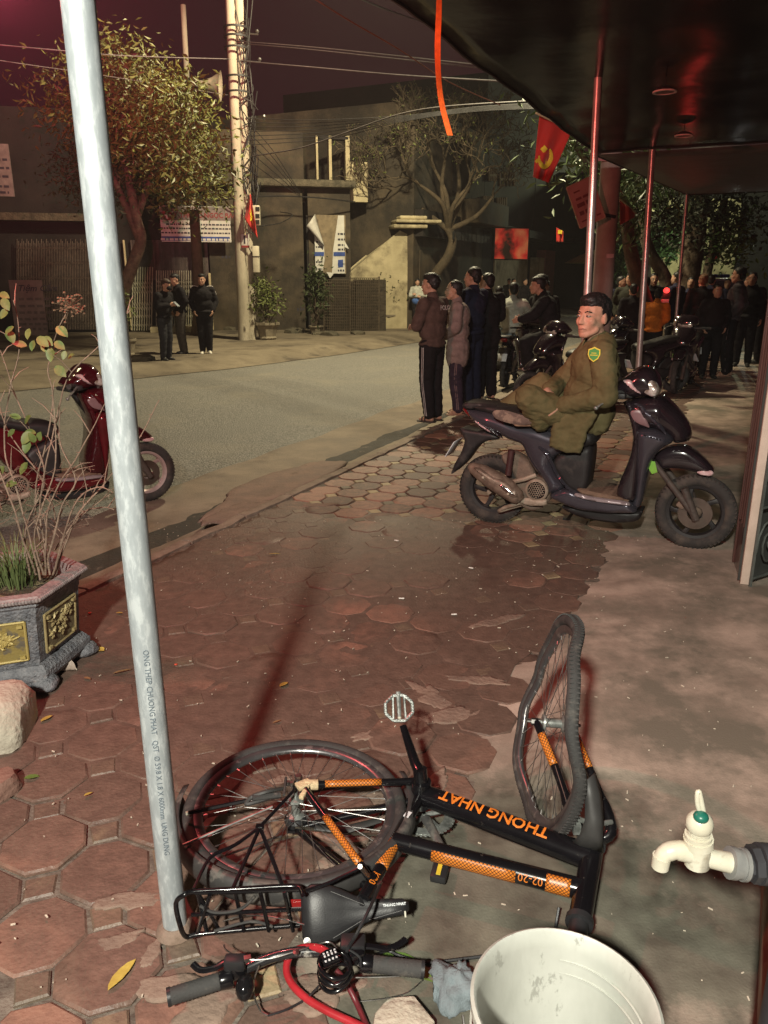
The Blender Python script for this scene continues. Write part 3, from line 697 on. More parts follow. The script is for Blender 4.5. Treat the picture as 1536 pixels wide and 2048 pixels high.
lt = text_mb('THONG NHAT', .0085, .0003, bold=.0004); place(lt, basis(s0 + sx * (L_ * .86) + su * .0165 + sy * .0085, sx, sy, su)); wpart(lt, 'lettering', M_stick, sad, smooth=0)
sk = MB(); q = s0 + sx * (L_ * .955) - sy * .016 + su * .008; sk.box(q, (.004, .014, .006), Matrix((sx, sy, su)).transposed()); wpart(sk, 'scuff', M_white, sad)
# handlebar, snapped off
hp = [G(x, y, h) for x, y, h in ((338, 1994, .05), (440, 1962, .055), (490, 1938, .06), (540, 1916, .07), (590, 1905, .08), (640, 1904, .085), (690, 1912, .085), (745, 1928, .08), (845, 1939, .07))]
hb = bpy.data.objects.new('handlebar_assembly', None); COL.objects.link(hb); hb.parent = bike; ORI[hb] = ORI[bike]
wpart(MB().tube(spline(hp, 5), .0128, 12), 'handlebar', mat('handlebar_paint', (.02, .02, .022), .25, coat=.4, wear=(.3, .28, .25), wscale=16, wlo=.56, whi=.62), hb, smooth=60)
for a, b in ((hp[0], hp[1]), (hp[8], hp[7])):
    g_ = MB(); n = 26; pts = [lerp(a, b, t / n) for t in range(n + 1)]; g_.tube(pts, [.0185 + (.0010 if t % 2 else 0) for t in range(n + 1)], 16); wpart(g_, 'grip', M_rub, hb, smooth=80)
    d = (b - a).normalized(); wpart(MB().tube([a - d * .004, a + d * .004], .0205, 14), 'grip_end', M_plast, hb); wpart(MB().tube([b - d * .002, b + d * .03], .021, 14).box(b + d * .04 + Vector((0, .012, .012)), (.035, .04, .03), Matrix.Rotation(.3, 3, 'Z')), 'shifter', M_blk, hb, bev=.004)
def lev(pts, rr): wpart(MB().tube(spline(pts, 5), rr, 8, flat=.6), 'brake_lever', M_blk, hb)
lev([G(484, 1924, .09), G(455, 1922, .095), G(428, 1936, .09), G(402, 1940, .085), G(386, 1928, .085)], .0085)
lev([G(702, 1890, .1), G(740, 1893, .1), G(775, 1897, .095), G(798, 1888, .09), G(811, 1878, .09)], .0085)
wpart(MB().box(G(706, 1890, .1), (.06, .045, .035)), 'lever_bracket', M_plast, hb, bev=.007); wpart(MB().box(G(470, 1925, .09), (.05, .03, .03)), 'lever_bracket', M_plast, hb, bev=.006)
wpart(MB().ell(G(490, 1975, .06), (.022, .03, .026)), 'bell', mat('dark_chrome', (.05, .05, .055), .12, metal=.8), hb); wpart(MB().lathe([(0, 0), (.008, .001), (.008, .004), (0, .005)], 10, Matrix.Translation(G(592, 1906, .1))), 'bolt', M_steel, hb)
wpart(MB().box(G(495, 1918, .1), (.016, .012, .012), Matrix.Rotation(.3, 3, 'Z')), 'cable_stop', M_steel, hb)
for pts, r, m in (([(448, 1890, .06), (455, 1902, .07), (490, 1918, .1), (540, 1917, .1), (600, 1900, .1), (655, 1884, .09), (675, 1898, .1)], .002, M_steel),
                  ([(518, 1930, .08), (508, 1960, .05), (508, 1990, .03), (520, 2020, .02), (536, 2031, .02)], .0022, M_steel),
                  ([(536, 2031, .02), (575, 2018, .02), (612, 1997, .02), (640, 1970, .06)], .0028, M_plast),
                  ([(446, 1842, .05), (480, 1833, .07), (520, 1831, .09), (565, 1838, .1), (612, 1850, .1)], .0018, M_steel),
                  ([(700, 1955, .06), (760, 1954, .06), (800, 1952, .06), (812, 1949, .06)], .0018, M_steel), ([(846, 1960, .01), (815, 1985, .008), (770, 1997, .008), (717, 2003, .008)], .0016, M_steel),
                  ([(760, 1770, .16), (740, 1815, .18), (715, 1865, .16), (697, 1895, .12), (690, 1915, .1)], .0042, M_plast), ([(700, 1900, .12), (720, 1915, .11), (722, 1935, .1)], .003, M_plast),
                  ([(724, 1930, .05), (770, 1902, .02), (800, 1912, .015), (850, 1925, .012), (900, 1921, .012), (970, 1912, .012)], .0042, M_plast), ([(1118, 1815, .06), (1112, 1850, .03), (1108, 1880, .02)], .004, M_plast)):
    wpart(MB().tube(spline([G(*p) for p in pts], 6), r, 6), 'cable', m, bike)
wpart(MB().tube([G(757, 1772, .16), G(762, 1764, .16)], .005, 6), 'cable_end', M_steel, bike)
# combination lock hung on the handlebar
lk = wthing('cable_lock', 'red and black coiled combination lock looped on the bent handlebar', 'bicycle lock', tuple(G(672, 1945)))
cc = G(672, 1942, .10); cl = []
for k in range(80):
    a = 2 * pi * k / 20; cl.append(cc + Vector((cos(a) * (.036 + .004 * sin(k * .3)), sin(a) * .040, .02 * sin(a * .5) + .0012 * (k - 40) * .4)))
wpart(MB().tube(cl, .0052, 8), 'coil', M_blk, lk, smooth=70)
wpart(MB().tube(spline([G(*p) for p in ((668, 1915, .1), (640, 1897, .1), (605, 1896, .08), (580, 1912, .05), (573, 1940, .035), (584, 1968, .025), (612, 1996, .02), (655, 2022, .015), (700, 2043, .012), (760, 2070, .012))], 6), .0092, 10), 'cable', M_redcab, lk, smooth=70)
wpart(MB().tube(spline([G(*p) for p in ((672, 1940, .07), (690, 1962, .05), (703, 1985, .03), (716, 2012, .015), (735, 2055, .012))], 5), .007, 8), 'cable_tail', mat('dark_red_sheath', (.13, .02, .025), .35), lk, smooth=70)
d0, d1 = G(645, 1925, .13), G(676, 1912, .135); dl = wpart(MB().tube([d0, d1], .014, 14), 'dial', M_blk, lk)
dm = MB(); dd = (d1 - d0)
for i in range(4):
    for j in range(3): p = lerp(d0, d1, .15 + .23 * i) + Vector((.003 * (j - 1), -.010 * (j - 1) * 1.0, .0145 - .0035 * abs(j - 1))); dm.box(p, (.004, .005, .001), Matrix.Rotation(.3, 3, 'Z'))
wpart(dm, 'digits', M_stick, dl)

# ---- galvanised pole with the mill stamp
def galv():
    return mat('galvanised_steel', (.42, .46, .48), .42, metal=.25, col2=(.33, .365, .385), scale=7, bump=.12, bscale=160, wear=(.50, .54, .555), wscale=7, wlo=.50, whi=.60, spec=.6, stretch=(9, 9, 2.4), detail=9)
pb = G(352, 1862); ptop = AT(143, -120, pb.y - .02)
gp = wthing('steel_pole', 'pale galvanised steel pole beside the fallen bicycle with lettering stamped down it', 'pole', tuple(pb))
gd = (ptop - pb).normalized(); gtop = pb + gd * 2.94
n = 60; mb = MB(); mb.tube([lerp(pb - gd * .05, gtop, t / n) for t in range(n + 1)], .0305, 28); wpart(mb, 'shaft', galv(), gp, smooth=80)
tube_text('ONG THEP CHUONG PHAT   QST  Ø 59.8 X 1.8 X 6000mm  UNG DUNG', .0175, gtop, pb, .815, .0305, (.15, -1, .15), gp, mat('stamp_ink', (.13, .16, .19), .6), flip=False, roll=.10)
wpart(MB().lathe([(.0315, 0), (.05, .004), (.045, .02), (.034, .03)], 24, Matrix.Translation(pb)), 'foot_mortar', M_cement, gp)

# ---- white plastic bucket
bk = wthing('bucket', 'big off-white plastic bucket with a scuffed rim', 'bucket', (.318, 1.085, 0))
def M_bucket_f():
    return mat('bucket_plastic', (.52, .53, .485), .4, col2=(.38, .39, .35), scale=4, wear=(.33, .335, .30), wscale=15, wlo=.59, whi=.62, bump=.1, bscale=40, stretch=(1, 1, .45))
prof = [(.0, 0), (.135, 0), (.138, .004), (.150, .20), (.158, .335), (.168, .337), (.170, .352), (.171, .366), (.165, .370), (.1595, .366), (.157, .33), (.148, .2), (.1345, .012), (.0, .010)]
mb = MB().lathe(prof, 64, Matrix.Translation((.318, 1.085, 0)) @ Matrix.Rotation(R(1.5), 4, 'Y')); wpart(mb, 'body', M_bucket_f(), bk, smooth=50)
mb = MB()
for z, r in ((.30, .1605), (.27, .1585)): mb.add(*[(x.v, x.f) for x in [ring_mb((.318, 1.085, z), (0, 0, 1), [(r - .004, -.003), (r, -.003), (r, .003), (r - .004, .003)], 60)]][0])
wpart(mb, 'rib', M_bucket_f(), bk)
hx = [Vector((.318 + .176 * cos(a), 1.085 + .176 * sin(a), .345 - .20 * max(0, sin(-(a - .1))) )) for a in [R(t) for t in range(-178, 3, 6)]]
wpart(MB().tube(hx, .0022, 6), 'wire_handle', M_steel, bk)
M_rag = mat('grey_cloth', (.20, .24, .26), .9, bump=.4, bscale=200)
def crumple(c, r, seed, h, n=22):
    mb = MB(); vs = []; 
    mb.ell(c, r, None, n, n // 2)
    for p in mb.v:
        d = (p - Vector(c)); k = 1 + .7 * fbm(Vector((d.x * 14 + seed, d.y * 14, d.z * 14)), 4) - .55 * abs(noise.noise(Vector((d.x * 38 + seed, d.y * 26, d.z * 24)))); p.xy = Vector(c).xy + d.xy * k; p.z = max(.001, c[2] + d.z * k)
    return mb
p = G(915, 1985); rg = crumple((p.x, p.y, .03), (.062, .06, .04), 3, 0, 40); o = rg.build('rag', M_rag, smooth=60); tag(o, 'wet grey cloth crumpled against the white bucket', 'rag')

# ---- plastic tap on its pipe
TY = 1.17
tapc = AT(1397, 1705, TY); tap = wthing('tap', 'cream plastic water tap with a green button on a grey pipe', 'tap', tuple(tapc))
A = lambda x, y, dy=0: AT(x, y, TY + dy)
k_ = (A(1500, 1705) - A(1400, 1705)).length / 100      # metres per photograph pixel here
tb = MB(); tb.tube([A(1393, 1733), A(1394, 1728), A(1396, 1690), A(1397, 1668)], [.016, .0225, .0225, .024], 20); tb.tube([A(1397, 1690), A(1397, 1676)], .026, 20)
tb.tube(spline([A(1380, 1706), A(1352, 1700), A(1332, 1706), A(1324, 1716)], 6), [.018] * 6 + [.0165] * 6 + [.0155] * 7, 18); tb.tube([A(1324, 1712), A(1320, 1734)], [.0165, .0155], 18)
tb.tube([A(1400, 1712), A(1462, 1726)], [.0165, .0185], 18)
tbo = wpart(tb, 'spout_body', M_white, tap, smooth=50)
bn = MB(); 
for t_ in range(5): bn.tube([lerp(A(1397, 1672), A(1398, 1655), t_ / 5), lerp(A(1397, 1672), A(1398, 1655), (t_ + .7) / 5)], .020, 16)
bn.ell(A(1399, 1647), (.0245, .0245, .024)); wpart(bn, 'bonnet', M_white, tap, smooth=50)
wpart(MB().ell(A(1402, 1634, -.010), (.0135, .0135, .010)), 'button', mat('green_button', (.015, .14, .10), .35), tap)
lv = MB(); lv.tube(spline([A(1407, 1625), A(1402, 1600), A(1398, 1584), A(1395, 1588), A(1395, 1605), A(1399, 1622)], 5), .0048, 10); wpart(lv, 'lever', M_white, tap, smooth=60)
M_pg = mat('grey_pvc', (.22, .22, .21), .45, col2=(.13, .13, .13), scale=12); M_pk = mat('black_pipe', (.04, .04, .045), .5)
wpart(MB().tube([A(1458, 1725), A(1470, 1727)], .029, 20).tube([A(1470, 1727), A(1482, 1729)], .0265, 20).tube([A(1482, 1729), A(1490, 1730)], .0295, 20), 'coupling', M_pg, tap)
wpart(MB().tube([A(1488, 1730), A(1500, 1730)], .024, 8).tube([A(1500, 1728), A(1516, 1728)], .034, 8).tube([A(1516, 1727), A(1620, 1735)], .037, 24), 'pipe', M_pk, tap)
pe = A(1620, 1735); wpart(MB().tube([pe, Vector((pe.x, pe.y, 0))], .037, 20), 'standpipe', M_pk, tap)

# ---- stones, broken slab, planter
M_rock = mat('pale_concrete_lump', (.58, .53, .43), .85, col2=(.38, .34, .27), scale=6, bump=.9, bscale=45, bdist=.01)
def rock(name, c, r, seed, label, m=None, sub=3, flat=.2):
    bm = bmesh.new(); bmesh.ops.create_icosphere(bm, subdivisions=sub, radius=1); mb = MB()
    for v in bm.verts:
        d = v.co.normalized(); q = d * (1 + .22 * noise.noise(d * 1.3 + Vector((seed, 0, 0))) + .08 * noise.noise(d * 4 + Vector((0, seed, 0))))
        f = [max(min(q[k], .74 + .1 * noise.noise(Vector((seed, k, 0)))), -.78) for k in range(3)]; v.co = Vector((f[0] * r[0], f[1] * r[1], max(-flat, f[2]) * r[2]))
    mb.add([v.co + Vector((0, 0, flat * r[2])) for v in bm.verts], [tuple(x.index for x in f.verts) for f in bm.faces]); bm.free()
    o = mb.build(name, m or M_rock, smooth=32); o.location = c; o.rotation_euler = (0, 0, seed); tag(o, label, 'stone'); return o
p = G(2, 1480); rock('concrete_lump', (p.x - .02, p.y + .03, 0), (.17, .14, .16), 1.7, 'pale broken concrete lump in front of the planter', flat=.35)
p = G(-8, 1590); rock('stone', (p.x - .01, p.y, 0), (.10, .08, .07), 4.1, 'small reddish stone beside the pale concrete lump', mat('reddish_stone', (.30, .17, .13), .85, bump=.7, bscale=50))
p = G(803, 2062); sb = MB().prism([(-.07, -.06), (.05, -.07), (.075, -.01), (.03, .055), (-.03, .05), (-.06, .01)], 0, .035); o = sb.build('broken_slab', M_rock, bev=.006); o.location = (p.x, p.y, .008); tag(o, 'pale broken slab lying against the bucket and handlebar', 'slab')

M_plg = mat('planter_glaze', (.23, .23, .245), .6, col2=(.11, .115, .13), scale=22, bump=1.0, bscale=85, bdist=.012, wear=(.30, .27, .27), wscale=30, wlo=.58, whi=.68)
M_plr = mat('planter_rim', (.34, .28, .27), .6, col2=(.20, .165, .165), scale=25, bump=.5, bscale=80)
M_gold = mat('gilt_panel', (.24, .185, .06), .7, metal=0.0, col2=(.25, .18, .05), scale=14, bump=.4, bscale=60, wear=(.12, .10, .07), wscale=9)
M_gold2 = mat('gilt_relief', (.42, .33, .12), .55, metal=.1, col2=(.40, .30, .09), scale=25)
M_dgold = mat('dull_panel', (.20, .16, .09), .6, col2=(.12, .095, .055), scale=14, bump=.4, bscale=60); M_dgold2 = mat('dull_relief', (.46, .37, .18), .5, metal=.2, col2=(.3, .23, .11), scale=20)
hexR = .36; corner = G(152, 1330, .06); pc0 = G(172, 1133, .40)
# plan: right-hand corner of the rim and the next corner in front of it fix the hexagon
ca, cb = G(172, 1131, .42), G(76, 1195, .42)
ed = (cb - ca); side = ed.length; hexR = side
mid = (ca + cb) / 2; nrm = Vector((ed.y, -ed.x, 0)).normalized()
if nrm.x > 0: nrm = -nrm
pcx = mid + nrm * side * .866; a0 = atan2(ca.y - pcx.y, ca.x - pcx.x)
pl = wthing('planter', 'hexagonal glazed planter with gilt relief panels and a bare shrub', 'planter', (pcx.x, pcx.y, 0))
C0 = Vector((pcx.x, pcx.y, 0))
sgn = 1 if ((cb - C0).cross(ca - C0)).z > 0 else -1
def hx_(r, z, k): a = a0 - sgn * k * pi / 3; return C0 + Vector((cos(a) * r, sin(a) * r, z))
def hexloft(prof): return [[hx_(r, z, k) for k in range(6)] for r, z in prof]
SR = side
wpart(MB().loft(hexloft([(SR * .86, .06), (SR * .80, .10), (SR * .835, .12), (SR * .885, .33), (SR * .90, .345), (SR * .90, .365), (SR * .93, .375), (SR * .93, .39)]), cap=False), 'body', M_plg, pl, smooth=25)
wpart(MB().loft(hexloft([(SR * .92, .385), (SR * 1.0, .40), (SR * 1.0, .418), (SR * .985, .424), (SR * .85, .424), (SR * .83, .41), (SR * .80, .30)]), cap=False), 'rim', M_plr, pl, smooth=25)
wpart(MB().loft(hexloft([(SR * .74, .02), (SR * .90, .03), (SR * .95, .055), (SR * .95, .085), (SR * .88, .11), (SR * .80, .11)]), cap=True), 'foot', M_plg, pl, smooth=30)
bd = MB()
for k in range(6):
    for t in range(30): q = lerp(hx_(SR * 1.0, .408, k), hx_(SR * 1.0, .408, k + 1), (t + .5) / 30); bd.ell(q, (.0085, .0085, .010), None, 6, 4)
tag(wpart(bd, 'rim_beading', M_plr, pl), kind='stuff')
for k in range(6):                                            # scroll feet
    q = hx_(SR * .86, .03, k); wpart(MB().ell(q, (.06, .06, .035)).ell(q + (q - C0).normalized() * .03 + Vector((0, 0, -.012)), (.035, .035, .02)), 'foot_scroll', M_plg, pl)
rl = random.Random(5)
for k in range(6):
    A_, B_ = hx_(SR * .838, .128, k), hx_(SR * .838, .128, k + 1); A2, B2 = hx_(SR * .888, .325, k), hx_(SR * .888, .325, k + 1)
    def pt(s, t, d=0):
        n_ = ((A_ + B_) / 2 - C0); n_.z = -.06; n_.normalize(); return lerp(lerp(A_, B_, s), lerp(A2, B2, s), t) + n_ * d
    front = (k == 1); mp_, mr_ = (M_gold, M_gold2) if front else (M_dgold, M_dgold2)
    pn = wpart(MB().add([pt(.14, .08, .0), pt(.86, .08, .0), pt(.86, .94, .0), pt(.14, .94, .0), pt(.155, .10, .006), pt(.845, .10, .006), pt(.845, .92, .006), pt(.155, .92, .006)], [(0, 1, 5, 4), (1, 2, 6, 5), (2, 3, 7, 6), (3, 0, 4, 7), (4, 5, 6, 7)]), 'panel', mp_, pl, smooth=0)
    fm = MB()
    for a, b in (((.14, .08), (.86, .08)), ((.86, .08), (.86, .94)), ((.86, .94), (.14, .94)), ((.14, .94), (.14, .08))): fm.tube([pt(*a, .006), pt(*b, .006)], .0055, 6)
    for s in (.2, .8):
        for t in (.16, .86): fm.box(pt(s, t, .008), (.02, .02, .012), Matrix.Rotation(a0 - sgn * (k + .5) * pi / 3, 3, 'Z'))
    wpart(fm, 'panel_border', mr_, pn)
    rf = MB()
    for st_ in range(9):
        s, t = rl.uniform(.28, .72), rl.uniform(.2, .75); pts = [pt(s + .05 * q * rl.uniform(.2, 1) * (1 if st_ % 2 else -1), min(.85, t + .035 * q), .008) for q in range(4)]; rf.tube(pts, [.006, .005, .004, .003], 5)
        for q in range(6):
            a = rl.uniform(0, 6.28); l = rl.uniform(.05, .11); rf.tube([pt(s, t, .008), pt(s + l * .5 * cos(a), t + l * .8 * sin(a), .012), pt(min(.83, max(.17, s + l * cos(a))), min(.9, max(.12, t + l * 1.5 * sin(a))), .008)], [.004, .0065, .002], 5)
    tag(wpart(rf, 'relief', mr_, pn), kind='stuff')
M_soil = mat('planter_soil', (.10, .075, .05), .95, col2=(.05, .038, .025), scale=30, bump=1, bscale=60, bdist=.02, wear=(.22, .17, .09), wscale=25, wlo=.55, whi=.6)
so = MB(); rows = []
for i in range(25):
    rg = []
    for j in range(25):
        x, y = (i - 12) / 12 * SR * .85, (j - 12) / 12 * SR * .85; rg.append(C0 + Vector((x, y, .345 + .025 * noise.noise(Vector((x * 12, y * 12, 3))) + .03 * (1 - min(1, (x * x + y * y) / SR ** 2)))))
    rows.append(rg)
mbs = MB().sheet(rows); keep = [f for f in mbs.f if all(max(abs(((mbs.v[i] - C0).x * cos(a0 + pi / 6 + k * pi / 3) + (mbs.v[i] - C0).y * sin(a0 + pi / 6 + k * pi / 3))) for k in range(3)) < SR * .745 for i in f)]; mbs.f = keep
wpart(mbs, 'soil', M_soil, pl, smooth=180)
gr = MB(); rr = random.Random(9); gc = G(35, 1165, .37)
for k in range(330):
    a = rr.uniform(0, 2 * pi); q = gc + Vector((cos(a), sin(a), 0)) * rr.uniform(0, .10); h = rr.uniform(.08, .24); b = rr.uniform(.2, 1.0); d = Vector((cos(a), sin(a), 0)); w = Vector((-sin(a), cos(a), 0)) * .0022
    p1, p2 = q + d * h * b * .35 + Vector((0, 0, h * .6)), q + d * h * b + Vector((0, 0, h * (1 - .35 * b))); gr.add([q - w, q + w, p1 + w * .8, p1 - w * .8, p2], [(0, 1, 2, 3), (3, 2, 4)])
tag(wpart(gr, 'grass_tuft', mat('grass_blade', (.16, .20, .075), .6, col2=(.08, .11, .035), scale=8), pl, smooth=0), kind='stuff')

# thorny shrub growing out of the planter
sh = wthing('shrub', 'bare thorny shrub with a few leaves growing from the hexagonal planter', 'shrub', (C0.x, C0.y, .36))
M_twig = mat('twig_bark', (.30, .21, .155), .75, col2=(.19, .13, .095), scale=18, bump=.4, bscale=90)
M_leaf = mat('shrub_leaf', (.16, .19, .055), .5, col2=(.07, .10, .025), scale=14)
M_dry = mat('dry_blossom', (.20, .12, .07), .8)
PY = C0.y
def AP(x, y, dd=0): return AT(x, y, PY + dd)
stems = [[(110, 1150, 0), (150, 1040, -.05), (215, 960, -.08), (262, 905, -.1), (320, 800, -.1)], [(100, 1150, 0), (80, 1020, .02), (100, 900, .02), (135, 760, 0), (200, 690, -.02), (260, 620, -.03)], [(90, 1150, 0), (100, 1010, -.05), (160, 905, -.08), (215, 800, -.08)],
         [(80, 1160, 0), (40, 1000, 0), (10, 900, .05), (20, 780, .05), (40, 690, .05), (25, 600, .05)], [(95, 1140, .03), (70, 1000, .05), (105, 820, .05), (98, 740, .05), (110, 690, .05)], [(70, 1150, 0), (20, 1000, -.05), (-20, 880, -.05), (10, 780, 0)], [(105, 1150, -.02), (150, 1010, -.1), (195, 975, -.12), (225, 985, -.13)],
         [(112, 1140, .02), (140, 1060, .02), (190, 1010, 0), (228, 985, -.02)], [(60, 1150, 0), (50, 1060, .0), (90, 960, .03), (70, 880, .04), (35, 800, .05), (0, 700, .05)], [(85, 1150, 0), (70, 1060, -.04), (110, 940, -.06), (110, 850, -.05), (105, 770, -.05)], [(75, 1150, .04), (110, 1060, .06), (85, 960, .06), (20, 870, .08), (-15, 760, .08)],
         [(95, 1120, -.03), (125, 1010, -.06), (150, 960, -.05), (122, 890, -.04), (118, 820, -.03)], [(110, 1100, .02), (160, 1030, .05), (205, 1015, .06), (228, 1020, .06)]]
for i, s_ in enumerate(stems):
    pts = spline([AP(*q) for q in s_], 6); pts = [p + Vector((.006 * noise.noise(p * 9 + Vector((i, 0, 0))), .006 * noise.noise(p * 9), 0)) for p in pts]; k = len(pts)
    mb = MB().tube(pts, [lerp(.0046, .0016, j / (k - 1)) for j in range(k)], 6)
    for j in range(2, k - 1, 2):
        d = Vector((rr.uniform(-1, 1), rr.uniform(-1, .5), rr.uniform(-.2, 1))).normalized(); mb.tube([pts[j], pts[j] + d * .012], [.002, .0004], 4)
    for j in range(4, k - 1, 5):
        d = Vector((rr.uniform(-1, 1), rr.uniform(-.6, .6), rr.uniform(.2, 1))).normalized(); L2 = rr.uniform(.05, .14); mb.tube([pts[j], pts[j] + d * L2 * .5 + Vector((0, 0, .01)), pts[j] + d * L2], [.0022, .0017, .0008], 5)
    wpart(mb, 'stem', M_twig, sh, smooth=60)
fine = MB()
for k in range(90):
    q = AP(rr.uniform(-10, 190), rr.uniform(930, 1060), rr.uniform(-.15, .15)); d = Vector((rr.uniform(-1, 1), rr.uniform(-1, 1), rr.uniform(-.5, .8))).normalized(); L2 = rr.uniform(.03, .10); m_ = q + d * L2 * .5 + Vector((rr.uniform(-.02, .02), 0, rr.uniform(-.02, .02))); fine.tube([q, m_, q + d * L2], [.0014, .0011, .0005], 4)
tag(wpart(fine, 'fine_twigs', mat('fine_twig', (.22, .14, .10), .8), sh), kind='stuff')
def leaf_mb(c, d, up, L, wd, curl=.2):
    d = Vector(d).normalized(); up = Vector(up); x = d.cross(up).normalized(); up = x.cross(d); vs = [Vector(c)]; f = []
    prof = [(.12, .55), (.35, 1), (.6, .95), (.82, .6)]
    for t, w in prof:
        q = Vector(c) + d * L * t - up * (curl * L * t * t); vs += [q - x * wd * w * .5 + up * .08 * wd, q - up * .02 * wd, q + x * wd * w * .5 + up * .08 * wd]
    vs.append(Vector(c) + d * L - up * curl * L); n = len(vs) - 1; f += [(0, 1, 2), (0, 2, 3)]
    for i in range(3): o = 1 + 3 * i; f += [(o, o + 3, o + 4, o + 1), (o + 1, o + 4, o + 5, o + 2)]
    f += [(10, n, 11), (11, n, 12)]
    return MB().add(vs, f)
for (x, y) in ((62, 660), (75, 675), (68, 680), (58, 692), (85, 686), (105, 680), (18, 612), (22, 620), (28, 650), (5, 590), (8, 600), (28, 855), (45, 862), (58, 868), (62, 880), (70, 885), (72, 878), (55, 850), (90, 672), (100, 690), (118, 655), (12, 655), (132, 715), (125, 700), (110, 735), (2, 930), (15, 965), (60, 930), (40, 840)):
    L2 = rr.uniform(.035, .062); q = AP(x + rr.uniform(-6, 6), y + rr.uniform(-6, 6), rr.uniform(-.04, .04)); a = rr.uniform(0, 6.28)
    wpart(leaf_mb(q, (cos(a), -.4, sin(a) * .7), (rr.uniform(-.4, .4), -.7, .7), L2, L2 * .62), 'leaf', M_leaf, sh, smooth=180)
bl = MB(); q0 = AP(140, 612, -.03)
for k in range(60):
    d = Vector((rr.uniform(-1, 1), rr.uniform(-.6, .6), rr.uniform(-.6, .9))).normalized(); q = q0 + d * rr.uniform(.02, .065); bl.tube([q0, q], .0007, 3); bl.ell(q, (.0055, .0055, .0045), None, 5, 3)
tag(wpart(bl, 'dry_blossoms', M_dry, sh), kind='stuff')
wpart(MB().tube(spline([AP(105, 690, .05), AP(120, 650, .0), AP(140, 615, -.03)], 5), .0022, 5), 'stem', M_twig, sh)
pb_ = G(120, 1335); bg = crumple((pb_.x - .03, pb_.y + .015, .025), (.085, .045, .035), 8, 0, 30); o = bg.build('plastic_bag', mat('dirty_film', (.42, .34, .28), .5, col2=(.26, .20, .16), scale=15, bump=.4, bscale=60), smooth=60); o.rotation_euler = (0, 0, 0); tag(o, 'crumpled dirty plastic bag at the foot of the planter', 'litter')
q = G(157, 1298); o = crumple((q.x, q.y, .03), (.03, .02, .03), 15, 0, 18).build('tissue', mat('tissue', (.78, .74, .70), .8), smooth=60); tag(o, 'torn white tissue stuck beside the planter foot', 'litter')

# ---- fallen leaves, cigarette ends and scraps
M_yl = mat('yellow_leaf', (.55, .43, .09), .6, col2=(.36, .25, .05), scale=20); M_bl = mat('brown_leaf', (.33, .20, .09), .7); M_gl = mat('green_leaf', (.14, .24, .05), .5)
for (x, y, L2, wd, a, m, lb) in ((208, 1304, .052, .034, 2.6, M_yl, 'yellow fallen leaf between the planter and the steel pole'), (225, 1350, .085, .022, .6, M_bl, 'long curled brown leaf on the mud near the pole'), (82, 1446, .055, .026, 1.1, M_yl, 'yellow fallen leaf beside the pale concrete lump'), (168, 1357, .038, .018, -.4, M_bl, 'small brown leaf below the planter'), (48, 1560, .05, .032, .3, M_gl, 'green fallen leaf beside the small reddish stone'), (560, 1376, .05, .028, 1.0, M_yl, 'yellow leaf in the shadow of the pole'), (545, 1449, .04, .012, .7, M_bl, 'thin curled leaf above the bicycle rear wheel'), (537, 1110, .075, .02, .15, M_yl, 'yellow leaf on the muddy tiles near the kerb'), (760, 1911, .16, .06, -.5, M_gl, 'green leaf under the right brake lever'), (216, 1985, .10, .03, 1.2, M_yl, 'yellow dried leaf on the pavers left of the handlebar'), (168, 1595, .03, .014, .8, M_yl, 'small yellow leaf right of the reddish stone'), (232, 1228, .035, .02, .1, M_yl, 'tiny yellow leaf beside the planter corner')):
    p = G(x, y, .004); o = leaf_mb((0, 0, 0), (1, 0, .08), (0, .15, 1), L2, wd, .12).build('fallen_leaf', m, smooth=180); o.location = (p.x, p.y, .010); o.rotation_euler = (0, 0, a); tag(o, lb, 'leaf', 'leaves fallen on the pavement')
M_cig = mat('cigarette_paper', (.85, .82, .76), .7)
for (x, y, a, lb) in ((803, 1198, -.1, 'cigarette end in the middle of the muddy tiles'), (942, 1137, -.5, 'cigarette end behind the scooter shadow edge'), (908, 1230, .1, 'cigarette end near the cracked cement patches'), (793, 1082, -.5, 'cigarette end on the tiles by the clean pavers')):
    p = G(x, y, .008); o = MB().tube([(-.014, 0, 0), (.014, 0, 0)], .004, 8).build('cigarette_end', M_cig); o.location = (p.x, p.y, .012); o.rotation_euler = (0, 0, a); tag(o, lb, 'cigarette end', 'cigarette ends on the pavement')
ft = MB(); M_scrap = mat('paper_scrap', (.7, .62, .5), .8)
for k in range(520):
    p = Vector((rr.uniform(-1.6, 1.8), rr.uniform(1.4, 5.2), .008)); e = rr.uniform(.001, .0042); a = rr.uniform(0, 3)
    ft.box(p, (e * rr.uniform(1, 4), e, .003), Matrix.Rotation(a, 3, 'Z'))
tag(ft.build('litter_specks', M_scrap), kind='stuff')
for (x, y, s) in ((128, 1331, .012), (352, 1331, .009), (180, 1228, .012)):
    p = G(x, y); o = rock('red_scrap', (p.x, p.y, .004), (s, s * .7, s * .5), x, {128: 'tiny red scrap beside the torn tissue', 352: 'tiny red scrap right of the steel pole', 180: 'tiny red scrap by the planter side'}[x], mat('red_scrap', (.7, .08, .04), .5), 2); o['category'] = 'litter'
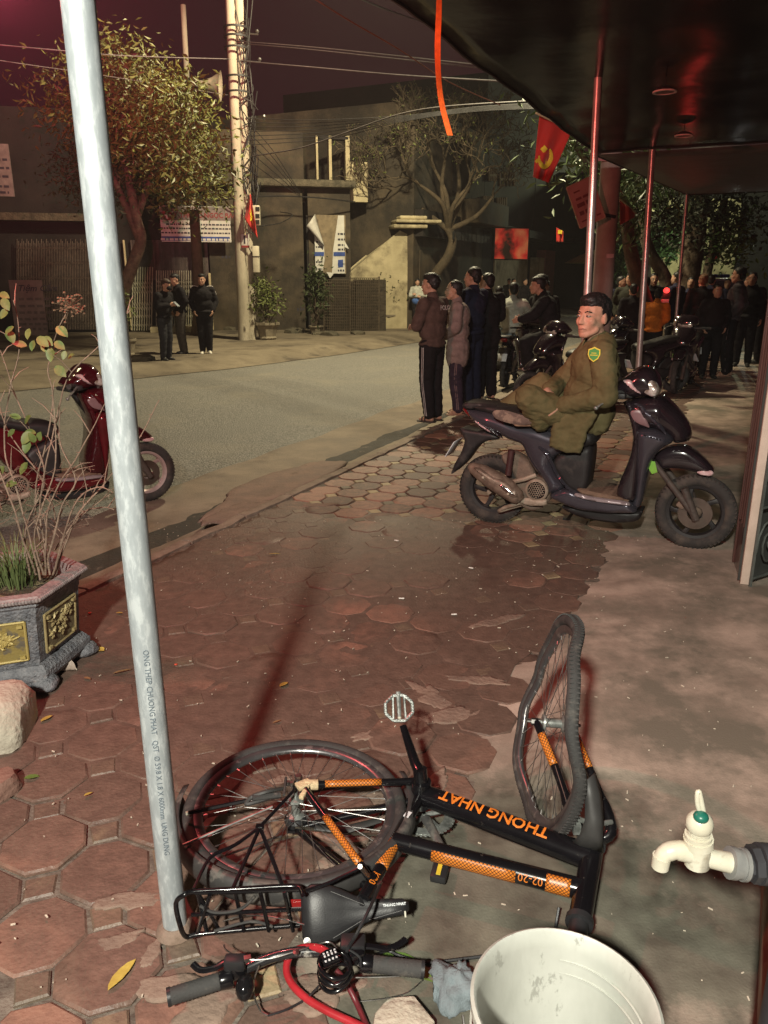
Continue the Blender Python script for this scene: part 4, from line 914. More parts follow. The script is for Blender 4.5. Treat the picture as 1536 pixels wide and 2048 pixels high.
# ================================================================== SCOOTERS
from mathutils.geometry import delaunay_2d_cdt
SR0 = G(984, 1044); SF0 = G(1382, 1096); SHD = atan2(SF0.y - SR0.y, SF0.x - SR0.x)
sdx = Vector((cos(SHD), sin(SHD), 0)); sdy = Vector((-sin(SHD), cos(SHD), 0))
WB = (SF0 - SR0).length
def SPY(px, py, y=-.12):
    o = SR0 + sdy * y; d = ray(px, py); s = (o.x * sdy.x + o.y * sdy.y) / (d.x * sdy.x + d.y * sdy.y)
    p = Vector((d.x * s, d.y * s, CAMH + d.z * s)); return ((p - SR0).dot(sdx), p.z)
def SV(px, py, y): x, z = SPY(px, py, y); return Vector((x, y, z))
def resample(poly, step):
    out = []
    n = len(poly)
    for i in range(n):
        a, b = Vector(poly[i]), Vector(poly[(i + 1) % n]); k = max(1, int((b - a).length / step))
        for j in range(k): out.append(a + (b - a) * (j / k))
    return out
def round_poly(poly, it=2):                   # soften the corners of an outline
    for _ in range(it):
        q = []
        for i in range(len(poly)):
            a, b = Vector(poly[i]), Vector(poly[(i + 1) % len(poly)]); q += [a * .8 + b * .2, a * .2 + b * .8]
        poly = q
    return poly
def pillow(poly, w, edge, r, step=.016, wf=None, side=0, base=0.0, soft=2):
    # solid of the 2-D outline (x, z): half-width grows from `edge` at the rim to w inside; side=-1 keeps the right half only
    poly = [Vector(p) for p in poly]
    if soft: poly = round_poly(poly, soft)
    bd = resample(poly, step); n = len(bd)
    x0, x1 = min(p.x for p in bd), max(p.x for p in bd); z0, z1 = min(p.y for p in bd), max(p.y for p in bd)
    def inside(p):
        c = False; j = n - 1
        for i in range(n):
            a, b = bd[i], bd[j]
            if (a.y > p.y) != (b.y > p.y) and p.x < (b.x - a.x) * (p.y - a.y) / (b.y - a.y) + a.x: c = not c
            j = i
        return c
    def dist(p):
        m = 9
        for i in range(n):
            a, b = bd[i], bd[(i + 1) % n]; e = b - a; l2 = e.length_squared
            t = max(0, min(1, (p - a).dot(e) / l2)) if l2 > 1e-12 else 0
            m = min(m, (p - a - e * t).length)
        return m
    pts = list(bd); ds = [0.0] * n; z = z0 + step; row = 0
    while z < z1:
        x = x0 + (step * .5 if row % 2 else 0)
        while x < x1:
            p = Vector((x, z))
            if inside(p):
                d = dist(p)
                if d > step * .45: pts.append(p); ds.append(d)
            x += step
        z += step * .87; row += 1
    vo, _, fo, ov, _, _ = delaunay_2d_cdt(pts, [(i, (i + 1) % n) for i in range(n)], [], 1, 1e-6)
    dd = []
    for o_ in ov: dd.append(ds[o_[0]] if o_ else 0)
    mb = MB()
    def hw(p, d):
        t = min(1, d / r); ww = w * (wf(p.x, p.y) if wf else 1); return edge * min(1, ww / w) + (ww - edge * min(1, ww / w)) * math.sqrt(max(0, 1 - (1 - t) ** 2))
    A = [Vector((p.x, -base - hw(p, d), p.y)) for p, d in zip(vo, dd)]
    B = [Vector((p.x, (-base + .002) if side else hw(p, d), p.y)) for p, d in zip(vo, dd)]
    m = len(A); cnt = {}
    for f in fo:
        for i in range(len(f)): e = (f[i], f[(i + 1) % len(f)]); cnt[e] = 1
    fs = [tuple(f) for f in fo] + [tuple(i + m for i in reversed(f)) for f in fo]
    for (a, b) in cnt:
        if (b, a) not in cnt: fs.append((b, a, a + m, b + m))
    return mb.add(A + B, fs)
M_grey = mat('scooter_grey_paint', (.085, .08, .10), .22, metal=.55, coat=.8, col2=(.07, .066, .085), scale=3)
M_dark = mat('scooter_dark_paint', (.020, .013, .017), .18, coat=.8, spec=.5)
M_blkp = mat('scooter_black_plastic', (.020, .017, .018), .5, bump=.1, bscale=400, bdist=.001, wear=(.06, .05, .045), wscale=7, wlo=.55, whi=.75)
M_seatm = mat('scooter_seat', (.018, .016, .016), .5, bump=.2, bscale=350, bdist=.001)
M_tyre = mat('dusty_tyre', (.042, .037, .035), .85, bump=.5, bscale=130, bdist=.004, wear=(.11, .085, .068), wscale=9, wlo=.45, whi=.75)
M_cast = mat('cast_alloy', (.40, .33, .26), .6, metal=.25, col2=(.25, .19, .14), scale=14, bump=.3, bscale=60)
M_duct = mat('dusty_casting', (.20, .14, .105), .75, col2=(.12, .085, .065), scale=16, bump=.5, bscale=70)
M_muf = mat('muffler_shield', (.30, .22, .17), .5, metal=.4, col2=(.16, .11, .085), scale=18, bump=.3, bscale=70, wear=(.6, .52, .44), wscale=7, wlo=.6, whi=.66)
M_chrome = mat('chrome', (.75, .73, .72), .12, metal=1, col2=(.55, .53, .52))
M_lens = mat('headlight_lens', (.85, .82, .78), .12, metal=.55, col2=(.34, .26, .20), scale=30, lo=.40, hi=.58, coat=1, bump=.5, bscale=45)
M_pinkl = mat('clear_reflector', (.70, .52, .52), .2, col2=(.55, .35, .36), scale=30, coat=.6)
M_sgreen = mat('green_sticker', (.22, .50, .06), .5)
M_bdisc = mat('rusty_disc', (.16, .12, .10), .4, metal=.7)
def scooter_wheel(x, R_, tw, parent, name_y=0, disc=False, spokes=5, mrim=None):
    w = bpy.data.objects.new('wheel', None); COL.objects.link(w); w.parent = parent; w.location = (x, 0, R_)
    prof = []
    for j in range(16):
        a = 2 * pi * j / 16; prof.append((R_ - tw * .62 + tw * .62 * cos(a) * (1 if cos(a) > 0 else .85), tw * .5 * sin(a) * (1.08 if abs(sin(a)) > .7 else 1)))
    ty = ring_mb((0, 0, 0), (0, 1, 0), prof, 72)
    ax = Vector((0, 1, 0)); xx, yy = frame_of(ax)
    for i in range(54):
        a = 2 * pi * i / 54; dr = xx * cos(a) + yy * sin(a); tg = -xx * sin(a) + yy * cos(a)
        for sg in (-1, 1):
            M = Matrix((tg + ax * .9 * sg, ax, dr)).transposed(); ty.box(dr * (R_ - .0118) + ax * (sg * tw * .27), (.016, tw * .26, .012), M)
    ty.build('tyre', M_tyre, w, smooth=50)
    rr_ = R_ - tw * 1.1
    rim = ring_mb((0, 0, 0), (0, 1, 0), [(rr_ + .012, -tw * .36), (rr_ + .016, -tw * .30), (rr_ - .004, -tw * .22), (rr_ - .014, 0), (rr_ - .004, tw * .22), (rr_ + .016, tw * .30), (rr_ + .012, tw * .36), (rr_ - .012, tw * .30), (rr_ - .022, 0), (rr_ - .012, -tw * .30)], 60)
    rim.build('rim', mrim or M_blkp, w, smooth=40)
    for i in range(spokes):
        a = 2 * pi * i / spokes + .4; d0 = xx * cos(a) + yy * sin(a); d1 = xx * cos(a + .28) + yy * sin(a + .28); tg = -xx * sin(a) + yy * cos(a)
        mb = MB(); rg = []
        for t in (0, .35, .7, 1):
            c = (d0 * (1 - t) + d1 * t).normalized() * lerp(.035, rr_ - .010, t); hw_ = lerp(.020, .012, t) + (.008 if t == 1 else 0); th = .012
            rg.append([c + tg * hw_ - ax * th, c + tg * hw_ + ax * th, c - tg * hw_ + ax * th, c - tg * hw_ - ax * th])
        mb.loft(rg).build('spoke', mrim or M_blkp, w, bev=.003)
    Mx = Matrix((xx, yy, ax)).transposed().to_4x4()
    MB().lathe([(.012, -.06), (.030, -.045), (.042, -.02), (.042, .02), (.03, .045), (.012, .06)], 18, Mx).build('hub', M_duct, w)
    if disc:
        ring_mb((0, -.048, 0), (0, 1, 0), [(.045, -.002), (.10, -.002), (.10, .002), (.045, .002)], 40).build('brake_disc', M_bdisc, w)
        MB().box((-.075, -.05, .06), (.05, .035, .075), Matrix.Rotation(.6, 3, 'Y')).build('caliper', M_duct, w, bev=.008)
    MB().tube([(0, -.085, 0), (0, .085, 0)], .011, 8).tube([(0, -.098, 0), (0, -.08, 0)], .017, 6).build('axle', M_cast, w)
    return w
def build_scooter(label, group):
    t = thing('scooter', label, 'scooter', tuple(SR0), SHD, group)
    RRr, RFr = .241, .240
    scooter_wheel(0, RRr, .080, t); scooter_wheel(WB, RFr, .070, t, disc=True)
    def pl_(name, px, y, w, edge, r, m, parent=t, **k):
        return pillow([SPY(a, b, y) for a, b in px], w, edge, r, **k).build(name, m, parent, smooth=48)
    tail_taper = lambda x, z: min(1, max(.30, .42 + (x + .42) * 1.5))
    body = pl_('rear_body', [(924, 820), (950, 824), (984, 829), (1027, 846), (1066, 852), (1102, 865), (1150, 880), (1160, 900), (1118, 908), (1100, 924), (1111, 950), (1132, 978), (1093, 995), (1085, 962), (1066, 941), (1050, 913), (1042, 890), (1015, 882), (986, 864), (952, 856), (938, 841)], -.13, .145, .09, .075, M_grey, wf=tail_taper)
    pl_('side_blade', [(1063, 890), (1078, 896), (1098, 922), (1112, 952), (1134, 982), (1180, 1000), (1255, 1011), (1262, 1002), (1170, 990), (1140, 978), (1118, 952), (1104, 922), (1100, 905), (1082, 893)], -.15, .020, .004, .012, M_chrome if False else M_grey, side=-1, base=.143, step=.012)
    pl_('tail_side_panel', [(948, 840), (970, 848), (990, 862), (1010, 880), (985, 868), (958, 856)], -.12, .016, .004, .012, M_dark, side=-1, base=.112, step=.010)
    pl_('tail_trim', [(947, 839), (966, 851), (985, 864), (981, 865), (960, 853)], -.12, .012, .004, .006, M_pinkl, side=-1, base=.122, step=.008, soft=1)
    pl_('centre_cover', [(1102, 925), (1118, 909), (1150, 902), (1182, 892), (1180, 930), (1172, 986), (1150, 986), (1132, 978), (1111, 950)], -.12, .125, .105, .04, M_blkp)
    seat = pl_('seat', [(926, 806), (985, 811), (1040, 818), (1080, 832), (1120, 846), (1160, 852), (1190, 868), (1192, 890), (1160, 902), (1102, 868), (1066, 855), (1027, 849), (984, 832), (945, 824)], -.12, .135, .07, .05, M_seatm, wf=lambda x, z: min(1, max(.55, .6 + (x + .42) * .7)))
    pl_('grab_rail', [(925, 806), (948, 806), (990, 812), (1000, 817), (960, 815), (932, 822), (920, 815)], -.12, .10, .085, .012, M_blkp, step=.012)
    pl_('tail_light', [(922, 818), (934, 812), (942, 824), (938, 836), (930, 828)], -.06, .06, .045, .015, mat('tail_lens', (.20, .012, .015), .15, coat=.6), step=.012)
    fen = pl_('rear_mudguard', [(917, 860), (922, 856), (948, 862), (985, 866), (1002, 878), (972, 882), (950, 896), (930, 926), (899, 953), (907, 930), (922, 905), (930, 880)], -.07, .075, .06, .02, M_blkp, step=.014)
    MB().box(SV(917, 895, 0) + Vector((-.035, 0, 0)), (.006, .17, .13), Matrix.Rotation(R(30), 3, 'Y')).build('number_plate', M_stick, fen, bev=.004)
    pl_('inner_mudguard', [(1000, 910), (1025, 905), (1050, 920), (1068, 945), (1066, 965), (1030, 962), (1022, 940), (1005, 928)], -.06, .055, .04, .02, M_duct, step=.014)
    # engine, fan, exhaust
    pl_('crankcase', [(990, 962), (1040, 960), (1060, 955), (1090, 960), (1100, 995), (1096, 1008), (1060, 1012), (1035, 1004), (1015, 985)], -.10, .10, .085, .02, M_duct, step=.016)
    pl_('engine_guard', [(1038, 1000), (1050, 996), (1076, 1001), (1093, 999), (1093, 1012), (1062, 1013), (1041, 1008)], -.17, .02, .012, .008, M_cast, side=-1, base=.15, step=.01, soft=1)
    fc = SV(1073, 981, -.155); FX = Matrix.Translation(fc) @ Matrix.Rotation(R(90), 4, 'X')
    fan = MB().lathe([(.075, -.06), (.075, .0), (.066, .010), (.060, .011), (.058, .006), (.058, -.02)], 32, FX).build('fan_cover', M_cast, t)
    hx = MB()
    for i in range(-5, 6):
        for j in range(-5, 6):
            cx, cy = i * .0155 + (j % 2) * .00775, j * .0134
            if hypot(cx, cy) < .054:
                for q in range(3):
                    a = R(60 * q + 30); p0 = Vector((cx + .0088 * cos(a), cy + .0088 * sin(a), .004)); p1 = Vector((cx + .0088 * cos(a + R(60)), cy + .0088 * sin(a + R(60)), .004)); hx.tube([FX @ p0, FX @ p1], .0022, 4)
    tag(hx.build('fan_grille', M_cast, fan), kind='stuff'); MB().lathe([(.0, -.015), (.058, -.015), (.058, -.012), (0, -.012)], 24, FX).build('fan_back', M_blk, fan)
    y_ = -.17; ml = [(1040, 1002, 8), (1034, 994, 13), (1015, 978, 16), (990, 962, 16), (965, 946, 14), (945, 935, 9), (938, 930, 4)]
    pts = [SV(a, b, y_) for a, b, _ in ml]; muf = MB().tube(pts, [q * .0041 for _, _, q in ml], 20, flat=1.0).build('muffler', M_muf, t, smooth=70)
    pillow([SPY(a, b, -.24) for a, b in ((942, 934), (958, 938), (984, 955), (1008, 964), (1030, 984), (1035, 996), (1022, 998), (1004, 984), (984, 974), (962, 956))], .022, .005, .02, side=-1, base=.215, step=.012).build('heat_shield', M_muf, muf, smooth=50)
    pillow([SPY(a, b, -.25) for a, b in ((995, 970), (1006, 972), (1022, 984), (1030, 994), (1018, 990), (1004, 980))], .008, .003, .006, side=-1, base=.234, step=.008, soft=1).build('shield_slot', M_chrome, muf)
    for a, b in ((966, 955), (1016, 988)): MB().tube([SV(a, b, -.236), SV(a, b, -.248)], .009, 6).build('bolt', M_cast, muf)
    MB().tube([SV(1040, 1006, -.16), SV(1010, 1015, -.13), SV(998, 1022, -.1)], .013, 8).build('swing_arm', M_cast, t); MB().tube([SV(1000, 1022, -.11), SV(1048, 1008, -.12)], .012, 8).build('brake_rod', M_cast, t)
    MB().tube(spline([SV(1040, 1004, -.15), SV(1060, 1016, -.12), SV(1085, 1012, -.08)], 4), .014, 8).build('exhaust_pipe', M_duct, t)
    MB().tube([SV(1022, 965, -.13), SV(1050, 958, -.15), SV(1072, 950, -.13)], .015, 8).build('intake_pipe', M_cast, t)
    MB().tube([SV(1023, 900, -.10), SV(1016, 950, -.10)], .022, 10).build('shock_absorber', mat('dark_spring', (.06, .02, .02), .5), t)
    # floor, fairings, leg shield
    pl_('floor_fairing', [(1132, 978), (1170, 992), (1258, 1004), (1262, 1014), (1275, 1028), (1215, 1028), (1160, 1022), (1130, 1012), (1100, 998), (1098, 990)], -.16, .165, .14, .03, M_grey)
    pl_('floor_mat', [(1150, 976), (1180, 982), (1262, 1000), (1250, 1006), (1165, 992)], -.15, .16, .15, .01, mat('muddy_floor', (.20, .13, .09), .9, bump=.9, bscale=60), step=.016)
    pl_('floor_trim', [(1150, 985), (1180, 993), (1257, 1003), (1262, 1011), (1250, 1012), (1176, 1001), (1148, 992)], -.17, .02, .008, .008, mat('floor_rail', (.42, .35, .37), .3, metal=.3, coat=.4), side=-1, base=.166, step=.01)
    pl_('belly', [(1120, 1012), (1275, 1026), (1285, 1024), (1276, 1046), (1222, 1049), (1160, 1038), (1125, 1022)], -.10, .09, .07, .02, M_blkp)
    MB().tube([(WB * .42, .10, .13), (WB * .36, .26, .005)], .011, 8).box((WB * .355, .265, .008), (.05, .03, .012)).build('side_stand', M_blkp, t)
    sh_w = lambda x, z: min(1.15, max(.55, .62 + (z - .25) * 1.0)) if x < WB * .84 else min(1.1, max(.55, 1.0 - (x - WB * .84) * 1.7))
    pl_('inner_shield', [(1247, 803), (1268, 808), (1282, 870), (1275, 960), (1270, 1004), (1245, 1003), (1228, 988), (1262, 910), (1266, 865)], -.15, .155, .13, .03, M_dark)
    pl_('leg_shield', [(1269, 861), (1300, 858), (1338, 872), (1346, 888), (1322, 899), (1306, 917), (1291, 962), (1283, 1002), (1274, 1028), (1256, 1020), (1263, 1004), (1268, 972), (1269, 902)], -.18, .185, .12, .05, M_grey, wf=sh_w)
    pl_('front_cowl', [(1247, 806), (1265, 801), (1300, 797), (1322, 797), (1336, 808), (1354, 826), (1372, 849), (1380, 866), (1380, 881), (1374, 889), (1345, 893), (1335, 874), (1305, 860), (1268, 862), (1258, 835)], -.14, .17, .06, .08, M_dark, wf=lambda x, z: min(1, max(.38, 1 - (x - WB * .80) * 1.9)))
    pl_('cowl_pocket', [(1259, 822), (1280, 818), (1292, 836), (1301, 856), (1288, 852), (1268, 842)], -.16, .008, .003, .008, mat('cowl_inset', (.22, .13, .14), .3, coat=.4), side=-1, base=.164, step=.01)  # pink reflection in the dark pocket put into its colour
    pl_('cowl_blade', [(1266, 806), (1282, 808), (1308, 832), (1328, 856), (1334, 872), (1318, 858), (1296, 838), (1278, 818)], -.16, .022, .004, .014, M_grey, side=-1, base=.156, step=.012)
    pl_('indicator', [(1328, 842), (1340, 843), (1348, 852), (1350, 860), (1340, 857), (1332, 850)], -.12, .014, .005, .008, M_pinkl, side=-1, base=.125, step=.008, soft=1)
    for q in range(6): MB().box(SV(1290 + q * 6, 871 + q * 1.6, -.206), (.014, .003, .004 if q % 2 else .007), Matrix.Rotation(R(18), 3, 'Y')).build('script', M_blk, t) if q < 6 else None
    # handlebar, headlight
    hl = pl_('headlight_cowl', [(1218, 779), (1230, 768), (1243, 758), (1266, 740), (1286, 735), (1305, 741), (1316, 757), (1322, 776), (1317, 791), (1304, 797), (1281, 796), (1258, 799), (1237, 790)], -.12, .17, .05, .07, M_dark, wf=lambda x, z: min(1, max(.5, 1 - (x - WB * .80) * 1.3)))
    pl_('headlight', [(1264, 760), (1299, 756), (1313, 766), (1320, 779), (1316, 792), (1305, 796), (1289, 789), (1275, 779)], -.15, .045, .012, .035, M_lens, side=-1, base=.122, step=.01)
    pl_('headlight_trim', [(1243, 760), (1262, 758), (1272, 774), (1284, 788), (1274, 786), (1258, 774)], -.15, .03, .010, .012, M_pinkl, side=-1, base=.152, step=.009)
    pl_('headlight_face', [(1300, 757), (1314, 764), (1323, 778), (1318, 793), (1306, 797), (1300, 780)], -.05, .11, .08, .03, M_lens, step=.012)
    MB().tube([SV(1262, 790, -.10), SV(1228, 785, -.18), SV(1212, 788, -.25)], [.022, .018, .017], 12).build('grip', M_rub, t); MB().tube([SV(1262, 790, .10), SV(1262, 780, .335)], [.022, .017], 12).build('grip', M_rub, t)
    MB().tube(spline([SV(1238, 790, -.2), SV(1224, 797, -.25), SV(1206, 806, -.3), SV(1193, 815, -.33)], 4), .0085, 8, flat=.6).ell(SV(1192, 816, -.33), (.013, .013, .013)).build('brake_lever', M_alu, t)
    MB().box(SV(1243, 792, -.19), (.05, .05, .035)).build('switch_block', M_blkp, t, bev=.008)
    MB().tube([SV(1255, 800, 0), SV(1320, 930, 0)], .03, 10).build('steering_column', M_blkp, t)
    # front mudguard and fork
    fm_ = pl_('front_mudguard', [(1307, 915), (1321, 902), (1346, 894), (1374, 896), (1398, 912), (1418, 931), (1428, 944), (1424, 952), (1396, 948), (1362, 939), (1334, 938), (1318, 945)], -.07, .078, .045, .05, M_dark)
    pl_('reflector', [(1392, 945), (1405, 940), (1424, 942), (1428, 948), (1420, 954), (1400, 951)], -.075, .014, .004, .01, M_pinkl, side=-1, base=.062, step=.008)
    for q in (-1, 1):
        MB().tube([SV(1308, 925, -.085) * 1.0 if q < 0 else SV(1308, 925, -.085) + Vector((0, .17, 0)), Vector((WB - .002, q * .085, RFr))], [.017, .021], 12).tube([Vector((WB - .075, q * .085, RFr + .16)), Vector((WB + .012, q * .085, RFr - .03))], .024, 12).build('fork_leg', mat('fork_paint', (.085, .062, .052), .6, col2=(.045, .035, .03), scale=14, bump=.3, bscale=70), t, smooth=60)
    pl_('sticker', [(1303, 920), (1311, 921), (1316, 942), (1305, 946), (1297, 932)], -.09, .006, .005, .002, M_sgreen, side=-1, base=.118, step=.01, soft=0)
    return t
scoot = build_scooter('dark grey scooter on the pavers with a man in olive lounging on its seat', 'parked scooters')
# ---- the other scooters: the same thing copied, painted and turned
M_redp = mat('scooter_red_paint', (.055, .004, .007), .2, coat=.6); M_redp2 = mat('scooter_red_panel', (.10, .005, .009), .2, coat=.6)
M_pinkrim = mat('pale_rim', (.62, .48, .46), .35, metal=.4)
redsw = {'scooter_grey_paint': M_redp2, 'scooter_dark_paint': M_redp}
blksw = {'scooter_grey_paint': M_dark, 'dusty_casting': M_blkp, 'cast_alloy': M_duct, 'dusty_tyre': M_rub, 'muffler_shield': M_bdisc}
def put_scooter(rear, front, z, label, swap, lean=0):
    c = copy_tree(scoot, None, swap); c.location = (rear[0], rear[1], z); c.rotation_euler = (R(lean), 0, atan2(front[1] - rear[1], front[0] - rear[0])); c['label'] = label; return c
red = put_scooter(G(-62, 1062, -.09), G(276, 1006, -.09), -.09, 'glossy red scooter parked in the gutter behind the planter', redsw, -3)
for w in kids(red):
    if w.name.startswith('wheel'):
        for k in kids(w):
            if k.name.split('.')[0] in ('rim', 'spoke'): d = k.data.copy(); d.materials[0] = M_pinkrim; k.data = d
for (rx, ry, hd, lb) in ((3.05, 10.6, 205, 'black scooter parked under the middle awning pole'), (4.3, 11.6, 190, 'black scooter parked below the red rear lamp, beside its pale mirror'), (4.9, 12.5, 240, 'black scooter parked in front of the man in a grey jacket'), (2.35, 11.1, 100, 'black motorbike the hunched man in black sits on'), (1.95, 12.6, 68, 'dark motorbike with two number plates, under the rider in white')):
    z = 0 if rx > 2.2 else -.07
    put_scooter((rx, ry), (rx + cos(R(hd)), ry + sin(R(hd))), z, lb, blksw, 0)
# ================================================================== PEOPLE
TMP = []
def skin_mesh(prims, voxel, smooth_it=3, extra=None, wrinkle=0.0, seed=0, wscale=7):
    mb = MB()
    for p in prims:
        if p[0] == 'c': mb.cap(p[1], p[2], p[3], p[4], 12)
        else: mb.ell(p[1], p[2], p[3] if len(p) > 3 else None, 16, 11)
    if extra: mb.add(extra.v, extra.f)
    me = bpy.data.meshes.new('tmp'); me.from_pydata([tuple(p) for p in mb.v], [], mb.f)
    o = bpy.data.objects.new('tmp', me); COL.objects.link(o)
    r = o.modifiers.new('r', 'REMESH'); r.mode = 'VOXEL'; r.voxel_size = voxel; r.adaptivity = 0
    s = o.modifiers.new('s', 'SMOOTH'); s.factor = .5; s.iterations = smooth_it
    dg = bpy.context.evaluated_depsgraph_get(); out = bpy.data.meshes.new_from_object(o.evaluated_get(dg))
    bpy.data.objects.remove(o); bpy.data.meshes.remove(me)
    if wrinkle:
        n_ = [v.normal.copy() for v in out.vertices]
        for v, n in zip(out.vertices, n_):
            c = v.co; q = Vector((c.x * wscale + seed, c.y * wscale, c.z * wscale * 1.9))
            a = noise.noise(q); b = noise.noise(q * 2.3 + Vector((0, seed, 3)))
            d_ = noise.noise(Vector((c.x * 31 + seed, c.y * 31, c.z * 44))); v.co = c + n * (wrinkle * ((1 - abs(a) * 2.6) * .7 + (1 - abs(b) * 3) * .42 + d_ * .16))
    out.polygons.foreach_set('use_smooth', [True] * len(out.polygons))
    return out
def add_mesh(me, name, m, parent):
    me.name = name; me.materials.clear(); me.materials.append(m); o = bpy.data.objects.new(name, me); COL.objects.link(o); o.parent = parent; return o
M_skin = mat('skin', (.48, .29, .205), .55, col2=(.37, .205, .14), scale=30, spec=.3, bump=.25, bscale=170, bdist=.003)
M_hair = mat('black_hair', (.012, .010, .010), .5, bump=.5, bscale=180, bdist=.004)
M_lip = mat('lips', (.38, .18, .14), .5); M_eyew = mat('eye_white', (.55, .5, .47), .3); M_iris = mat('iris', (.02, .012, .008), .2)
def cloth(name, col, col2=None, rough=.9): return mat(name, col, rough, col2=col2, scale=12, bump=.35, bscale=140, bdist=.004, spec=.15)
C_black = cloth('black_cloth', (.016, .014, .016)); C_navy = cloth('navy_cloth', (.022, .022, .045)); C_brown = cloth('brown_jacket', (.105, .068, .058)); C_grey = cloth('grey_jacket', (.27, .20, .185))
C_olive = cloth('olive_uniform', (.135, .115, .055), (.095, .08, .036)); C_green = cloth('green_clothes', (.06, .085, .05)); C_white = cloth('pale_jacket', (.50, .50, .44)); C_jean = cloth('dark_jeans', (.035, .035, .04)); C_orange = cloth('orange_vest', (.62, .16, .02)); C_dgrey = cloth('charcoal_jacket', (.085, .07, .08)); C_lblue = cloth('light_blue_trousers', (.33, .42, .46)); C_blue = cloth('blue_apron', (.08, .16, .42)); C_purple = cloth('plum_trousers', (.045, .032, .05))
C_shoe = mat('dark_shoe', (.03, .028, .026), .5); C_wshoe = mat('white_shoe', (.68, .64, .55), .5); C_sole = mat('worn_sole', (.16, .11, .09), .85, bump=.5, bscale=90, wear=(.24, .17, .13), wscale=12); C_tan = mat('tan_sandal', (.42, .24, .16), .6); C_str = mat('white_stripe', (.55, .50, .48), .7)

def head_prims(c, fwd, s=1.0, up=(0, 0, 1)):
    f = Vector(fwd).normalized(); u = Vector(up); l = u.cross(f).normalized(); u = f.cross(l)
    M = Matrix((f, l, u)).transposed(); W = lambda x, y, z: Vector(c) + (M @ Vector((x, y, z))) * s
    e = lambda x, y, z, rx, ry, rz: ('e', W(x, y, z), (rx * s, ry * s, rz * s), M)
    P_ = [e(-.012, 0, .032, .098, .077, .090), e(.030, 0, -.028, .066, .062, .086), e(.005, 0, -.03, .07, .066, .075), e(.066, 0, -.094, .026, .030, .022), ('c', W(.028, -.048, -.068), .022 * s, W(.066, -.012, -.096), .020 * s), ('c', W(.028, .048, -.068), .022 * s, W(.066, .012, -.096), .020 * s),
          ('c', W(.088, 0, .014), .010 * s, W(.107, 0, -.028), .0135 * s), e(.098, .012, -.032, .012, .009, .008), e(.098, -.012, -.032, .012, .009, .008), ('c', W(.082, -.030, .030), .0105 * s, W(.082, .030, .030), .0105 * s), e(.055, .040, -.024, .030, .023, .028), e(.055, -.040, -.024, .030, .023, .028),
          e(.086, 0, -.062, .014, .026, .008), e(.084, 0, -.074, .014, .022, .008), e(-.012, .077, -.010, .016, .009, .030), e(-.012, -.077, -.010, .016, .009, .030), e(-.004, .079, .002, .011, .008, .016), e(-.004, -.079, .002, .011, .008, .016)]
    return P_, W, M
def hair_prims(c, fwd, s=1.0, style='short', up=(0, 0, 1)):
    f = Vector(fwd).normalized(); u = Vector(up); l = u.cross(f).normalized(); u = f.cross(l); M = Matrix((f, l, u)).transposed(); W = lambda x, y, z: Vector(c) + (M @ Vector((x, y, z))) * s
    e = lambda x, y, z, rx, ry, rz: ('e', W(x, y, z), (rx * s, ry * s, rz * s), M)
    fade = e(-.024, 0, .026, .086, .0805, .068)
    if style == 'short': return [fade, e(-.026, 0, .054, .098, .080, .080), e(-.055, 0, -.004, .060, .068, .070)]
    if style == 'crop': return [fade, e(-.026, 0, .050, .095, .080, .080), e(-.056, 0, -.005, .056, .066, .070)]
    if style == 'thick': return [fade, e(-.010, 0, .076, .094, .074, .060), e(-.028, 0, .050, .097, .0795, .078), e(-.058, 0, .004, .055, .066, .06), e(.040, 0, .090, .048, .056, .034)]
    if style == 'long': return [e(-.024, 0, .054, .104, .088, .088), e(-.06, 0, -.04, .062, .085, .12), e(-.075, 0, -.18, .05, .09, .14)]
def strands(me, c, fwd, n, L, seed):
    # loose locks breaking the outline of the hair
    rnd = random.Random(seed); f = Vector(fwd).normalized(); vs = [(v.co.copy(), v.normal.copy()) for v in me.vertices]; bm = bmesh.new(); bm.from_mesh(me)
    for _ in range(n):
        p, nm = rnd.choice(vs)
        if (p - Vector(c)).z < .0: k = .45
        else: k = 1.0
        d = f * .9 + Vector((rnd.uniform(-1, 1), rnd.uniform(-1, 1), rnd.uniform(-1, .3))) * .6; d = (d - nm * d.dot(nm)); d = (d.normalized() + nm * rnd.uniform(.05, .4)).normalized(); x = d.cross(nm)
        if x.length < 1e-3: continue
        x.normalize(); w = .0024; l = L * k * rnd.uniform(.5, 1.2); q = p - nm * .004
        a = [bm.verts.new(q - x * w), bm.verts.new(q + x * w), bm.verts.new(q + d * l - nm * l * .12), bm.verts.new(q + nm * w * 1.4)]
        bm.faces.new((a[0], a[3], a[2])); bm.faces.new((a[3], a[1], a[2])); bm.faces.new((a[1], a[0], a[2]))
    bm.to_mesh(me); bm.free(); me.polygons.foreach_set('use_smooth', [True] * len(me.polygons))
